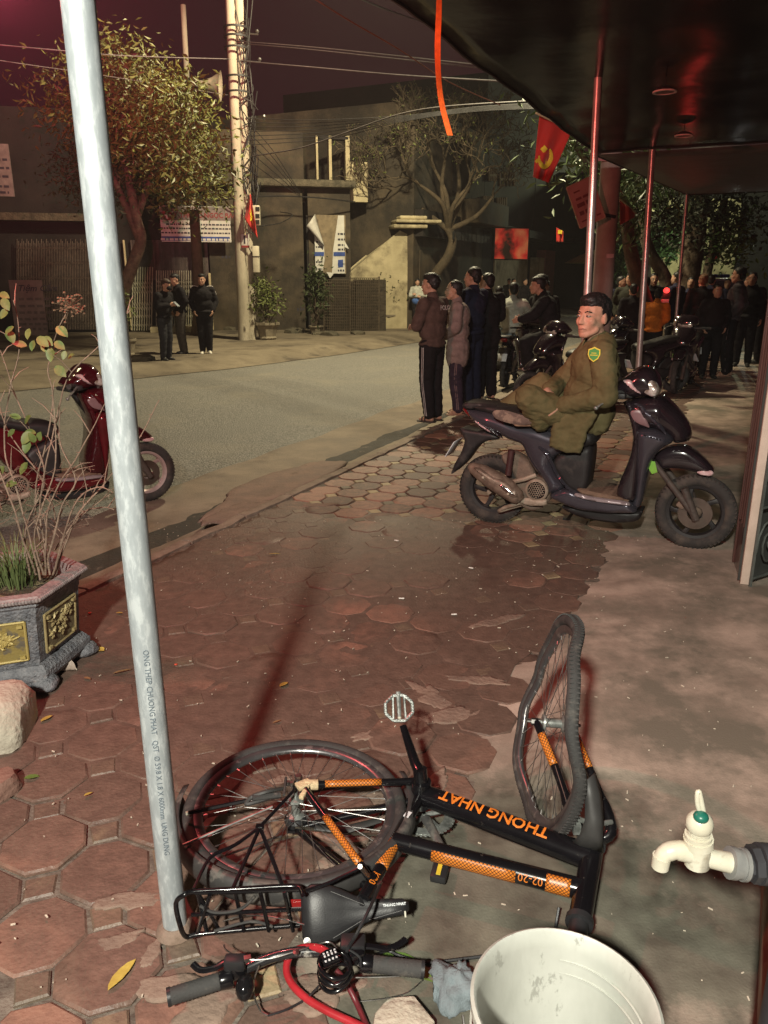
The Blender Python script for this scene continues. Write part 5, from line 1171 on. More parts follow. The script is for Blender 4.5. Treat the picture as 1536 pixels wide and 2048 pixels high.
def hand_prims(w, d, palm, s=1.0, curl=.5, side=1):
    # palm, four fingers of unequal length and a thumb; d: direction of the hand, palm: where the palm faces
    d = Vector(d).normalized(); pn = Vector(palm); pn = (pn - d * d.dot(pn)).normalized(); x = d.cross(pn) * side; w = Vector(w); P_ = []
    M = Matrix((d, x, pn)).transposed(); P_.append(('e', w + d * .045 * s, (.052 * s, .042 * s, .017 * s), M))
    for i, L in enumerate((.066, .076, .071, .056)):
        a = w + d * .082 * s + x * ((i - 1.5) * .021 * s); m_ = a + (d * cos(curl) + pn * sin(curl)) * L * .52 * s; t = m_ + (d * cos(curl * 2.2) + pn * sin(curl * 2.2)) * L * .48 * s
        P_ += [('c', a - d * .02 * s, .0095 * s, m_, .0085 * s), ('c', m_, .0085 * s, t, .007 * s)]
    a = w + d * .02 * s - x * .034 * s; m_ = a + (d * .7 - x * .6 + pn * .3).normalized() * .038 * s; P_ += [('c', a, .013 * s, m_, .010 * s), ('c', m_, .010 * s, m_ + (d * .85 - x * .1 + pn * .4).normalized() * .03 * s, .008 * s)]
    return P_
def stand(s=1.0, arms='down', lean=0.0, sway=0.0, stance=.10, hunch=0.0, step=0.0):
    J = {}; v = lambda x, y, z: Vector((x * s, y * s, z * s))
    J['pel'] = v(0, sway * .5, .92); J['waist'] = v(lean * .3, sway * .3, 1.07); J['chest'] = v(lean * .8, sway * .1, 1.25); J['neck'] = v(lean * 1.1 + hunch * .5, 0, 1.43); J['head'] = v(.02 + lean * 1.3 + hunch, 0, 1.575)
    for sd, k in (('L', 1), ('R', -1)):
        J['hip' + sd] = v(0, k * .088 + sway * .5, .88); J['kn' + sd] = v(.015 + step * k * .4, k * (.095 + (stance - .1) * .5) + sway * .3, .48); J['an' + sd] = v(-.03 + step * k, k * stance, .085)
        J['sh' + sd] = v(-.015 + lean + hunch * .4, k * .190, 1.372)
        if arms == 'down': J['el' + sd] = v(-.03 + lean, k * .235, 1.11); J['wr' + sd] = v(.03 + lean * .5, k * .235, .875)
        elif arms == 'crossed': J['el' + sd] = v(.05 + lean, k * .245, 1.13); J['wr' + sd] = v(.20 + lean, -k * .02, 1.14 + .03 * k)
        elif arms == 'pocket': J['el' + sd] = v(-.07 + lean, k * .265, 1.13); J['wr' + sd] = v(.06 + lean * .5, k * .20, .93)
        elif arms == 'phone': J['el' + sd] = v(.02, k * .22, 1.12); J['wr' + sd] = v(.24, k * .07, 1.17)
        elif arms == 'front': J['el' + sd] = v(.02, k * .235, 1.13); J['wr' + sd] = v(.19, k * .08, 1.0)
    J['s'] = s
    return J
def person(label, loc, yaw, J, top, bottom, shoes='shoe', hair='short', voxel=.012, group=None, look=0.0, detail=1, loose=1.0, shoe_m=None, top_hem=.86, hair_m=None, trim=None, wr=.007, seed=1, head_s=1.0, nodz=0.0):
    t = thing('person', label, 'person', loc, yaw, group); s = J['s']; e = lambda c, r: ('e', c, tuple(q * s for q in r))
    f = Vector((cos(look), sin(look), nodz)); P_ = []
    # body: one continuous figure
    hp, HW, HM = head_prims(J['head'], f, s * head_s)
    body = hp + [('c', J['neck'], .056 * s, J['head'] + Vector((-.02, 0, -.05)) * s, .052 * s), e(J['chest'], (.10, .15, .16)), e(J['waist'], (.09, .13, .14)), e(J['pel'], (.10, .145, .11)), ('c', J['shL'], .055 * s, J['shR'], .055 * s)]
    for d in 'LR':
        k = 1 if d == 'L' else -1
        body += [('c', J['sh' + d], .050 * s, J['el' + d], .038 * s), ('c', J['el' + d], .038 * s, J['wr' + d], .027 * s), ('c', J['hip' + d], .080 * s, J['kn' + d], .052 * s), ('c', J['kn' + d], .052 * s, J['an' + d], .036 * s)]
        hd = J['wr' + d] - J['el' + d]; body += hand_prims(J['wr' + d], hd, Vector((0, -k, 0)) if abs(hd.normalized().y) < .7 else Vector((-1, 0, -.3)), s, .45, k)
        a = J['an' + d]; body += [('c', a + Vector((-.035, 0, -.045)) * s, .032 * s, a + Vector((.11, k * .02, -.058)) * s, .024 * s), ('c', a, .034 * s, a + Vector((.05, 0, -.045)) * s, .03 * s)]
    add_mesh(skin_mesh(body, voxel * .8, 3), 'body', M_skin, t)
    # jacket
    jk = [e(J['chest'], (.150, .205, .19)), e(J['waist'], (.145, .190, .17)), e(J['pel'] + Vector((0, 0, -.005)) * s, (.148, .188, .06)), ('c', J['shL'] + Vector((0, -.03, -.005)) * s, .073 * s, J['shR'] + Vector((0, .03, -.005)) * s, .073 * s), ('c', J['neck'] + Vector((0, 0, -.03)) * s, .078 * s, J['neck'] + Vector((.0, 0, .022)) * s, .066 * s)]
    if top_hem < .84: jk += [('c', J['hipL'] * .9 + J['hipR'] * .1, .150 * s, (J['hipL'] * .8 + J['hipR'] * .2) + Vector((0, 0, top_hem - .88)) * s, .142 * s), ('c', J['hipR'] * .9 + J['hipL'] * .1, .150 * s, (J['hipR'] * .8 + J['hipL'] * .2) + Vector((0, 0, top_hem - .88)) * s, .142 * s)]
    for d in 'LR': jk += [('c', J['sh' + d], .070 * s * loose, J['el' + d], .067 * s * loose), ('c', J['el' + d], .067 * s * loose, J['wr' + d] + (J['el' + d] - J['wr' + d]) * .06, .046 * s * loose)]
    jo = add_mesh(skin_mesh(jk, voxel, 3, None, wr, seed), 'jacket', top, t)
    pk = [e(J['pel'] + Vector((0, 0, -.03)) * s, (.118, .158, .12))]
    for d in 'LR': pk += [('c', J['hip' + d], .104 * s, J['kn' + d], .082 * s * loose), ('c', J['kn' + d], .082 * s * loose, J['an' + d] + Vector((0, 0, .01)) * s, .064 * s * loose)]
    po = add_mesh(skin_mesh(pk, voxel, 3, None, wr * .9, seed + 5), 'trousers', bottom, t)
    hme = skin_mesh(hair_prims(J['head'], f, s * head_s, hair), voxel * .7, 2, None, .004, seed, 22)
    if detail: strands(hme, J['head'], f, 700, .022 * s, seed)
    add_mesh(hme, 'hair', hair_m or M_hair, t)
    for d in 'LR':
        k = 1 if d == 'L' else -1; a = J['an' + d]
        if shoes == 'shoe':
            add_mesh(skin_mesh([('c', a + Vector((-.035, 0, -.042)) * s, .042 * s, a + Vector((.12, k * .02, -.055)) * s, .034 * s), ('c', a, .042 * s, a + Vector((.05, 0, -.035)) * s, .038 * s)], voxel, 2), 'shoe', shoe_m or C_shoe, t)
        else:
            mb = MB(); mb.prism([(-.085, -.03), (-.05, -.042), (.06, -.047), (.14, -.04), (.165, 0), (.14, .042), (.06, .045), (-.05, .04), (-.085, .03)], 0, .018); M_ = Matrix.Translation((a.x, a.y, .0)) @ Matrix.Rotation(k * .15, 4, 'Z') @ Matrix.Scale(s, 4); place(mb, M_); so = mb.build('sandal', shoe_m or C_tan, t, bev=.004)
            st_ = MB(); 
            for xx in (.035, .075): st_.tube(spline([M_ @ Vector((xx, -.048, .015)), M_ @ Vector((xx + .008, -.03, .068 - xx * .15)), M_ @ Vector((xx + .012, .01, .076 - xx * .2)), M_ @ Vector((xx, .048, .015))], 4), .010, 6, flat=.5)
            st_.build('strap', shoe_m or C_tan, so)
    if detail:
        for k in (-1, 1):
            MB().ell(HW(.0835, k * .031, .008), (.011 * s, .0145 * s, .0062 * s), HM, 10, 6).build('eye', M_eyew, t); MB().ell(HW(.0905, k * .032, .008), (.005 * s, .0062 * s, .0058 * s), HM, 8, 6).build('iris', M_iris, t)
            MB().tube([HW(.0895, k * .015, .026), HW(.0885, k * .030, .031), HW(.073, k * .050, .027)], [.0035, .0042, .0025], 6).build('eyebrow', M_hair, t)
        MB().tube([HW(.083, -.026, -.067), HW(.098, -.010, -.064), HW(.0985, .010, -.064), HW(.083, .026, -.067)], [.003, .006, .006, .003], 8).build('lips', M_lip, t)
    if trim: trim(t, J)
    return t
def stripe(t, pts, r, m=C_str, w=.004, name='stripe'):
    MB().tube(spline(pts, 5), r, 4).build(name, m, t)
def leg_stripes(side, off=.078, n=2, m=C_str):
    def fn(t, J):
        s = J['s']; k = 1 if side == 'L' else -1
        for i in range(n):
            dx = (i - (n - 1) / 2) * .020 * s; pts = []
            h, kn, an = J['hip' + side], J['kn' + side], J['an' + side]
            for a, b, ra, rb, u in ((h, kn, .107, .088, 0), (h, kn, .107, .088, .5), (kn, an, .088, .070, 0), (kn, an, .088, .070, .5), (kn, an, .088, .070, 1)): p = a.lerp(b, u); pts.append(p + Vector((dx, k * (ra + (rb - ra) * u) * s, 0)))
            stripe(t, pts, .0045 * s, m)
    return fn
def world_yaw(px_dir): return atan2(px_dir[1], px_dir[0])

# ---- the four men watching from the kerb
s1 = .985
g1 = G(862, 842, 0)
def trim1(t, J):
    leg_stripes('L')(t, J)
    tx = text_mb('POLO', .075, .001, bold=.0008); yb = Vector((0, -1, 0)); n_ = Vector((-1, 0, .12)).normalized()
    place(tx, basis(J['chest'] + Vector((-.146, -.035, .07)), yb, (0, 0, 1), n_)); tx.build('lettering', C_str, t, smooth=0)
person('man in a brown jacket with pale lettering on its back, arms folded, black striped trousers', tuple(g1), R(142), stand(s1, 'crossed', .0, 0, .085, .02), C_brown, C_black, 'sandal', 'thick', .012, 'men watching from the kerb', R(8), 1, 1.05, mat('dark_sandal', (.05, .035, .03), .6), trim=trim1, seed=2)
g2 = G(912, 828, 0)
person('older man in a loose grey jacket and plum trousers with side stripes', tuple(g2), R(172), stand(s1 * .955, 'front', .0, 0, .09, .05), C_grey, C_purple, 'sandal', 'crop', .012, 'men watching from the kerb', R(5), 1, 1.1, C_tan, top_hem=.72, trim=leg_stripes('L', m=mat('faded_stripe', (.30, .20, .20), .8)), seed=8)
g3 = G(940, 806, 0)
def trim3(t, J):
    for q in (-.014, .004, .022): stripe(t, [J['neck'] + Vector((-.03 + q, .07, -.01)), J['shL'] + Vector((-.01 + q, 0, .077)), J['shL'].lerp(J['elL'], .5) + Vector((q, .072, 0))], .004)
person('man in a navy tracksuit with white shoulder stripes, half hidden behind the older man', tuple(g3), R(140), stand(s1 * 1.05, 'crossed', 0, 0, .09, 0), C_navy, C_navy, 'shoe', 'short', .013, 'men watching from the kerb', R(12), 1, 1.05, trim=trim3, seed=4)
g4 = G(968, 798, 0)
person('broad man all in black standing with his back turned, rightmost of the kerb group', tuple(g4), R(118), stand(s1 * 1.01, 'front', 0, 0, .1, .02), C_black, C_black, 'sandal', 'crop', .013, 'men watching from the kerb', R(28), 1, 1.15, C_shoe, top_hem=.80, seed=6)
g5 = G(992, 741, -.1)
person('slim person in green standing on the road behind the man in black', tuple(g5), R(75), stand(.93, 'down', 0, 0, .05, 0), C_green, C_green, 'shoe', 'short', .018, None, 0, 0, .95, seed=3)

# ---- three young men across the road
z_ = .03
p = G(335, 722, z_)
def trim_ph(t, J):
    MB().box((J['wrL'] + J['wrR']) / 2 + Vector((.11, 0, .02)), (.012, .07, .14), Matrix.Rotation(-.9, 3, 'Y')).build('phone', mat('phone_screen', (.3, .32, .34), .2), t)
    MB().ell(J['head'] + Vector((.072, 0, -.055)), (.045, .058, .042)).build('face_mask', C_black, t)
person('young man in black with a face mask looking down at the phone in his hands', tuple(p), R(-25), stand(.93, 'phone', .03, 0, .09, .06), C_black, C_jean, 'shoe', 'thick', .018, 'young men across the road', 0, 0, 1, trim=trim_ph, seed=11, hair_m=mat('dark_brown_hair', (.05, .03, .022), .6), nodz=-.35)
p = G(366, 709, z_)
person('young man in a dark jacket and faded jeans standing behind the one with the phone', tuple(p), R(-150), stand(.99, 'pocket', 0, 0, .08, .04), C_black, cloth('faded_jeans', (.075, .065, .055)), 'shoe', 'thick', .018, 'young men across the road', R(20), 0, 1, seed=12, nodz=-.2)
p = G(413, 709, z_)
def trim_t(t, J):
    for q in (-.012, .012): stripe(t, [J['neck'] + Vector((.0, -.07, .0)), J['shR'] + Vector((q, -.02, .074)), J['shR'].lerp(J['elR'], .5) + Vector((q + .02, -.068, 0)), J['elR'] + Vector((q + .01, -.062, 0)), J['wrR'] + Vector((q, -.048, .02))], .009)
    stripe(t, [J['neck'] + Vector((.0, .07, .0)), J['shL'] + Vector((.0, .02, .074)), J['shL'].lerp(J['elL'], .4) + Vector((.02, .068, 0))], .007)
person('young man in a black tracksuit with white sleeve stripes and pale shoes', tuple(p), R(-80), stand(.99, 'pocket', 0, .02, .075, 0), C_black, C_black, 'shoe', 'thick', .017, 'young men across the road', R(-15), 1, 1, C_wshoe, trim=trim_t, seed=13)
# ---- women by the flower pots
p = G(819, 656, 0.04); person('long-haired woman in black standing by the pots across the road', tuple(p), R(-10), stand(.93, 'front', 0, 0, .06, 0), C_black, C_black, 'shoe', 'long', .022, 'women across the road', 0, 0, 1, C_wshoe, seed=21)
p = G(834, 659, 0.04)
def trim_ap(t, J): MB().ell(J['pel'] + Vector((.02, 0, .05)), (.145, .18, .15), None, 14, 8).build('apron', C_blue, t)
person('woman in a white top and blue apron, arms folded, beside the long-haired woman', tuple(p), R(-100), stand(.93, 'crossed', 0, 0, .06, 0), C_white, C_black, 'shoe', 'long', .022, 'women across the road', R(20), 0, .9, trim=trim_ap, seed=22)
p = G(850, 657, 0.04); person('woman in a black and white jacket, nearly hidden behind the man in brown', tuple(p), R(-160), stand(.90, 'crossed', 0, 0, .06, 0), C_white, C_black, 'shoe', 'short', .022, 'women across the road', 0, 0, .9, seed=23)
# ---- crowd in the middle
p = G(1072, 757, 0); person('young man in black with bare feet in slippers, leaning against a motorbike', tuple(p), R(150), stand(.99, 'down', -.03, 0, .07, .03), C_black, C_black, 'sandal', 'thick', .016, 'people among the motorbikes', R(10), 1, 1.05, mat('striped_slipper', (.10, .09, .09), .6), top_hem=.75, seed=31)
def sit(s=1.0, lean=.1, hunch=.1, seat=.78):
    J = stand(s, 'front', lean, 0, .12, hunch); dz = seat + .10 - .92 * s
    for k in ('pel', 'waist', 'chest', 'neck', 'head', 'shL', 'shR', 'elL', 'elR', 'wrL', 'wrR'): J[k] = J[k] + Vector((0, 0, dz))
    for d, k in (('L', 1), ('R', -1)):
        J['hip' + d] = J['pel'] + Vector((0, k * .10, -.03)); J['kn' + d] = J['pel'] + Vector((.33, k * .22, -.12)); J['an' + d] = Vector((.25, k * .25, .32)); J['wr' + d] = J['pel'] + Vector((.42, k * .22, .20)); J['el' + d] = J['sh' + d].lerp(J['wr' + d], .5) + Vector((-.03, k * .06, -.06))
    return J
person('rider in a pale jacket seen from behind above two number plates', (1.95 + .25 * cos(R(68)), 12.6 + .25 * sin(R(68)), -.07), R(68), sit(.96, .05, .02), C_white, C_lblue, 'shoe', 'short', .018, 'people among the motorbikes', R(20), 0, 1, seed=32)
person('hunched man in a black coat sitting on a motorbike behind the man in olive', (2.35, 11.15, 0), R(165), sit(.98, .10, .08), C_black, C_black, 'shoe', 'thick', .016, 'people among the motorbikes', R(5), 1, 1.2, seed=33)
p = AT(1080, 700, 13.6); person('man whose face shows between the two men in black', (p.x + .02, 13.6, -.05), R(-110), stand(.97, 'down'), C_black, C_black, 'shoe', 'short', .022, 'people among the motorbikes', 0, 1, 1, seed=34)
# ---- crowd on the right
def crowd(label, px, Y, yaw, J, top, bottom, **k):
    q = AT(px, 640, Y); k.setdefault('voxel', .018); k.setdefault('group', 'onlookers under the trees')
    return person(label, (q.x, Y, 0), R(yaw), J, top, bottom, **k)
crowd('man in a charcoal jacket and seamed black trousers, hands in pockets, under the trees', 1462, 13.6, 150, stand(1.06, 'pocket', -.06, 0, .12, .03), C_dgrey, C_black, shoes='sandal', shoe_m=C_tan, voxel=.015, look=R(-6), detail=1, loose=1.15, seed=41, trim=leg_stripes('L', n=1, m=mat('dull_seam', (.2, .13, .13), .8)))
crowd('onlooker whose face shows behind the shoulder of the man in a charcoal jacket', 1494, 15, -120, stand(1.02, 'down'), C_black, C_black, seed=42)
crowd('man with cropped fair-lit head and black top seen from behind by the tree trunk', 1398, 14.5, 80, stand(1.0, 'down'), C_black, C_black, hair='crop', hair_m=mat('shaved_scalp', (.22, .13, .07), .7), seed=43)
crowd('short onlooker in black with face turned to the camera, left of the charcoal jacket', 1428, 13.2, -95, stand(.90, 'pocket'), C_black, C_black, seed=44)
crowd('man in a dark green coat standing between the two awning poles', 1254, 15.2, -110, stand(1.02, 'pocket'), cloth('dark_green_coat', (.035, .036, .026)), C_black, top_hem=.7, seed=45)
crowd('man in black behind the man in the dark green coat', 1262, 14.2, 90, stand(.90, 'down'), C_black, C_black, seed=46)
crowd('onlooker in black whose pale face shows right of the second awning pole', 1300, 16, -100, stand(1.01, 'down'), C_black, C_black, seed=47)
crowd('person in an orange rain vest bent over a scooter', 1308, 13.4, 60, stand(.86, 'front', .10, 0, .1, .08), C_orange, C_black, seed=48)
crowd('onlooker in black left of the red rear lamp', 1318, 17.5, 110, stand(1.03, 'down'), C_black, C_black, seed=49)
crowd('man in black leaning forward at the right end of the crowd', 1522, 15.6, 160, stand(1.0, 'front', .12, 0, .1, .1), C_black, C_black, seed=50)
p = G(1015, 640, -.05); person('distant onlooker in black on the far road edge, left of the pair', tuple(p), R(-90), stand(.98, 'down'), C_black, C_black, 'shoe', 'short', .026, 'distant onlookers', 0, 0, 1, seed=51)
p = G(1024, 641, -.05); person('distant onlooker in black on the far road edge, right of the pair', tuple(p), R(-60), stand(.98, 'down'), C_black, C_black, 'shoe', 'short', .026, 'distant onlookers', 0, 0, 1, seed=52)
p = G(1046, 648, -.05); person('distant person on the road above the rider in white', tuple(p), R(-60), stand(.98, 'down'), C_black, C_black, 'shoe', 'short', .026, 'distant onlookers', 0, 0, 1, seed=53)

for lb, px, Y, yw, k in (('onlooker in black farthest left of the crowd under the trees', 1236, 17, -60, .98), ('onlooker in black behind the person in the orange vest', 1286, 15.6, 100, .97), ('tall onlooker in black right of the red rear lamp', 1346, 16.4, 130, 1.03), ('onlooker in dark clothes between the tree trunk and the cropped-haired man', 1374, 16.6, -110, .97),
                          ('onlooker in black just right of the cropped-haired man', 1414, 17.5, 60, 1.0), ('onlooker in dark clothes left of the charcoal jacket, farther back', 1446, 19.5, -100, .95)):
    crowd(lb, px, Y, yw, stand(k, ('down', 'pocket', 'front')[int(px) % 3]), C_black if px % 2 else C_navy, C_black, voxel=.026, detail=0, seed=int(px), look=R(int(px) % 40 - 20))

# ---- the man in olive lounging on the grey scooter
def SW(px, py, y): x, z = SPY(px, py, y); return SR0 + sdx * x + sdy * y + Vector((0, 0, z))
hb0 = SW(1160, 850, 0); hb0 = Vector((hb0.x, hb0.y, 0))
me_ = thing('person', 'man in olive uniform with a green shoulder badge lounging on the grey scooter', 'person', tuple(hb0)); HB = hb0
def hl_(px, py, y): return SW(px, py, y) - HB
pel, waist, chest, neck, head = hl_(1160, 836, 0), hl_(1172, 795, 0), hl_(1190, 738, 0), hl_(1196, 684, 0), hl_(1186, 634, -.02)
shN, shF = hl_(1206, 706, -.175), hl_(1178, 706, .17)
elN, wrN = hl_(1212, 792, -.25), hl_(1122, 812, -.20)
elF, wrF = hl_(1120, 770, .24), hl_(1094, 784, -.06)
hipN, knN, anN = hl_(1150, 842, -.09), hl_(1056, 794, -.26), hl_(1080, 842, -.17)
hipF, knF, anF = hl_(1140, 838, .10), hl_(1082, 770, .14), hl_(1010, 822, .08)
fwd = Vector((-.80, -.60, .02)); hs = 1.08
hp, HW, HM = head_prims(head, fwd, hs)
body = hp + [('c', neck - Vector((0, 0, .03)), .058, head + Vector((.015, .005, -.06)), .054), ('e', chest, (.11, .15, .16)), ('e', waist, (.10, .14, .14)), ('e', pel, (.12, .15, .10)), ('c', shN, .055, shF, .055),
             ('c', shN, .05, elN, .04), ('c', elN, .04, wrN, .028), ('c', shF, .05, elF, .04), ('c', elF, .04, wrF, .028), ('c', hipN, .08, knN, .055), ('c', knN, .055, anN, .036), ('c', hipF, .08, knF, .055), ('c', knF, .055, anF, .036)]
body += hand_prims(wrF, wrN - wrF + Vector((.02, 0, -.03)), Vector((0, .3, -1)), 1.0, .35, 1) + hand_prims(wrN, Vector((-.9, .3, -.25)), Vector((0, .2, -1)), 1.0, .5, -1)
body += [('c', anN, .036, anN + Vector((-.14, .02, -.01)), .03)]
add_mesh(skin_mesh(body, .006, 5), 'body', M_skin, me_)
def flap(px, y, w): 
    m = pillow([SPY(a, b, y) for a, b in px], w, w * .6, .02, step=.02, soft=0)
    m.v = [SR0 + sdx * p.x + sdy * (p.y + y) + Vector((0, 0, p.z)) - HB for p in m.v]; return m
sk1 = flap([(1112, 800), (1150, 790), (1190, 800), (1194, 830), (1176, 860), (1160, 906), (1130, 903), (1098, 892), (1106, 850), (1110, 822)], -.20, .024); sk2 = flap([(1180, 790), (1222, 780), (1228, 830), (1214, 862), (1190, 868), (1180, 840)], -.02, .09); sk1.add(sk2.v, sk2.f)
jk = [('e', chest, (.145, .18, .19)), ('e', waist, (.135, .17, .17)), ('e', pel + Vector((.02, 0, .03)), (.14, .17, .12)), ('c', shN + Vector((0, .03, -.005)), .076, shF + Vector((0, -.03, -.005)), .074), ('c', neck - Vector((0, 0, .045)), .092, neck + Vector((.008, 0, .008)), .072),
      ('c', shN, .077, elN, .067), ('c', elN, .067, wrN - (wrN - elN) * .04, .052), ('c', shF, .08, elF, .072), ('c', elF, .072, wrF - (wrF - elF) * .22, .058)]
jm = skin_mesh(jk, .0095, 3, sk1, .0085, 3.3, 9); jo = add_mesh(jm, 'jacket', C_olive, me_)
pk = [('e', pel + Vector((0, 0, -.01)), (.15, .17, .11)), ('c', hipN, .100, knN, .078), ('c', knN, .078, anN, .064), ('c', hipF, .100, knF, .080), ('c', knF, .080, anF, .066)]
add_mesh(skin_mesh(pk, .0095, 3, None, .0085, 7.7, 9), 'trousers', C_olive, me_)
hme = skin_mesh(hair_prims(head, fwd, hs, 'thick'), .006, 2, None, .003, 5, 30); strands(hme, head, fwd, 3600, .020, 3); hz = add_mesh(hme, 'hair', M_hair, me_)
for k in (-1, 1):
    MB().ell(HW(.0830, k * .031, .006), (.011, .0150, .0060), HM, 12, 8).build('eye', M_eyew, me_); MB().ell(HW(.0905, k * .0315, .006), (.005, .0062, .0058), HM, 10, 8).build('iris', M_iris, me_)
    MB().tube([HW(.080, k * .014, .012), HW(.0915, k * .03, .0135), HW(.076, k * .050, .009)], [.002, .0028, .0015], 6).build('eyelid', M_skin, me_)
    MB().tube([HW(.0900, k * .014, .026), HW(.0890, k * .030, .0315), HW(.073, k * .051, .027)], [.0032, .0044, .0022], 6, flat=1).build('eyebrow', M_hair, me_)
MB().tube([HW(.080, -.027, -.068), HW(.097, -.012, -.0625), HW(.0995, 0, -.0645), HW(.097, .012, -.0625), HW(.080, .027, -.068)], [.002, .0048, .0048, .0048, .002], 8).build('lips', M_lip, me_)
# collar, badge, epaulette
cr_ = MB(); rows = []
for k in range(25):
    a = R(lerp(-150, 150, k / 24)); d = Vector((cos(a + pi), sin(a + pi), 0)); d = Matrix.Rotation(atan2(-fwd.y, -fwd.x), 3, 'Z') @ Vector((cos(a), sin(a), 0)); c = neck + Vector((.008, 0, 0)); rows.append([c + d * .070 + Vector((0, 0, .040)), c + d * .082 + Vector((0, 0, .044)), c + d * .100 + Vector((0, 0, -.004)), c + d * .112 + Vector((0, 0, -.03))])
cr_.sheet(rows).build('collar', C_olive, me_, solid=.008, smooth=180)
view = (Vector((0, 0, CAMH)) - (HB + shN)).normalized()
bn_ = Vector((-.45, -1, .12)).normalized(); bx = Vector((0, 0, 1)).cross(bn_).normalized(); bc = hl_(1188, 709, -.262)
shp = [(-.034, .030), (-.016, .036), (0, .044), (.016, .036), (.034, .030), (.036, .0), (.026, -.024), (0, -.044), (-.026, -.024), (-.036, 0)]
BM = basis(bc, bx, (0, 0, 1), bn_)
bf = lambda dz, sc: (lambda a, b, h: BM @ Vector((a * sc, b * sc, h + dz)))
bd_ = MB().prism(shp, 0, .006, bf(-.004, 1.0)).build('badge', mat('badge_yellow', (.78, .66, .06), .6), me_); MB().prism(shp, .0, .002, bf(.0025, .82)).build('badge_field', mat('badge_green', (.06, .30, .06), .6), bd_)
bt = MB(); rb_ = random.Random(4); dashes(bt, -.014, .014, .008, .006, rb_, BM @ Matrix.Translation((0, 0, .0047)), .004, .006, .002); dashes(bt, -.022, .022, -.004, .006, rb_, BM @ Matrix.Translation((0, 0, .0047)), .004, .006, .002); bt.build('badge_text', MATS['badge_yellow'], bd_)
MB().tube([hl_(1196, 688, -.16), hl_(1200, 691, -.16), hl_(1204, 686, -.165)], .003, 6).build('shoulder_pin', M_steel, me_)
# shoe with its worn sole turned to the viewer
sw = [SPY(a, b, -.235) for a, b in ((984, 826), (990, 820), (1010, 820), (1030, 826), (1050, 832), (1065, 838), (1066, 846), (1052, 850), (1030, 849), (1005, 843), (990, 836))]
m = pillow(sw, .030, .012, .03, step=.012); m.v = [SR0 + sdx * p.x + sdy * (p.y - .20) + Vector((0, 0, p.z)) - HB for p in m.v]; sho = m.build('shoe', C_shoe, me_)
m = pillow(sw, .008, .004, .006, step=.012); m.v = [SR0 + sdx * p.x + sdy * (p.y - .234) + Vector((0, 0, p.z)) - HB for p in m.v]; m.build('sole', C_sole, sho)
# ================================================================== BUILDINGS ACROSS THE ROAD
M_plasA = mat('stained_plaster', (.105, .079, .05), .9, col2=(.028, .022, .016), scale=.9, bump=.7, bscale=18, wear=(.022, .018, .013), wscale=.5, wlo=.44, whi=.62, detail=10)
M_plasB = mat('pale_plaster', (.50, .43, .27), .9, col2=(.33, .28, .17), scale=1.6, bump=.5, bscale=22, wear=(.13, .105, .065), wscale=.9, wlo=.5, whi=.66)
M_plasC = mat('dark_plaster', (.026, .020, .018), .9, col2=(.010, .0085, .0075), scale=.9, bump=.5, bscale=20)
M_darkw = mat('dark_opening', (.018, .014, .012), .8); M_shut = mat('rolling_shutter', (.12, .09, .08), .6, col2=(.065, .05, .045), scale=2)
M_gate = mat('pale_gate_paint', (.40, .37, .28), .6, col2=(.26, .24, .18), scale=9); M_gated = mat('dull_gate_paint', (.17, .13, .10), .6, col2=(.09, .07, .055), scale=9)
M_post = mat('cream_post', (.56, .46, .27), .8, col2=(.40, .33, .20), scale=4); M_ledge = mat('mossy_ledge', (.13, .11, .075), .95, col2=(.05, .045, .03), scale=5, bump=1, bscale=25, bdist=.03)
M_sign = mat('sign_white', (.60, .58, .52), .5, col2=(.48, .46, .42), scale=3); M_blue = mat('sign_blue', (.03, .07, .28), .5); M_ink = mat('sign_ink', (.04, .035, .05), .6); M_signg = mat('sign_grey', (.24, .18, .17), .6); M_redink = mat('sign_red', (.25, .03, .03), .6)
PA, PB = Vector((-14.0, 22.9, 0)), Vector((1.0, 26.2, 0)); AX = (PB - PA).normalized(); AN = Vector((AX.y, -AX.x, 0))
QB = PB + Vector((.1, .1, 0)); QC = QB + KD * 60; BN = Vector((KD.y, -KD.x, 0))
def OA(x, y, off=0): p = ONV(x, y, PA + AN * off, PB + AN * off); return p
def OB(x, y, off=0): return ONV(x, y, QB + BN * off, QC + BN * off)
def panelA(mb, x0, y0, x1, y1, off, th, O=OA, N=None):
    # flat box on a facade between two photograph corners: front face `off` in front of the wall plane
    a, b = O(x0, y0), O(x1, y1); return slab(mb, a, b, off, th, AN if O is OA else BN)
def slab(mb, a, b, off, th, N):
    h = Vector((b.x - a.x, b.y - a.y, 0)); z0, z1 = min(a.z, b.z), max(a.z, b.z); a2 = Vector((a.x, a.y, 0)); b2 = a2 + h
    f, k = N * off, N * (off - th)
    vs = [a2 + f + Vector((0, 0, z0)), b2 + f + Vector((0, 0, z0)), b2 + f + Vector((0, 0, z1)), a2 + f + Vector((0, 0, z1)), a2 + k + Vector((0, 0, z0)), b2 + k + Vector((0, 0, z0)), b2 + k + Vector((0, 0, z1)), a2 + k + Vector((0, 0, z1))]
    return mb.add(vs, [(0, 1, 2, 3), (5, 4, 7, 6), (4, 0, 3, 7), (1, 5, 6, 2), (3, 2, 6, 7), (4, 5, 1, 0)])
def wallA(name, m, parent, x0, y0, x1, y1, off=0, th=.25, O=OA, bev=0): return wpart(panelA(MB(), x0, y0, x1, y1, off, th, O), name, m, parent, smooth=25, bev=bev)
def house(name, label, base): return wthing(name, label, 'house', tuple(Vector((base.x, base.y, 0))))
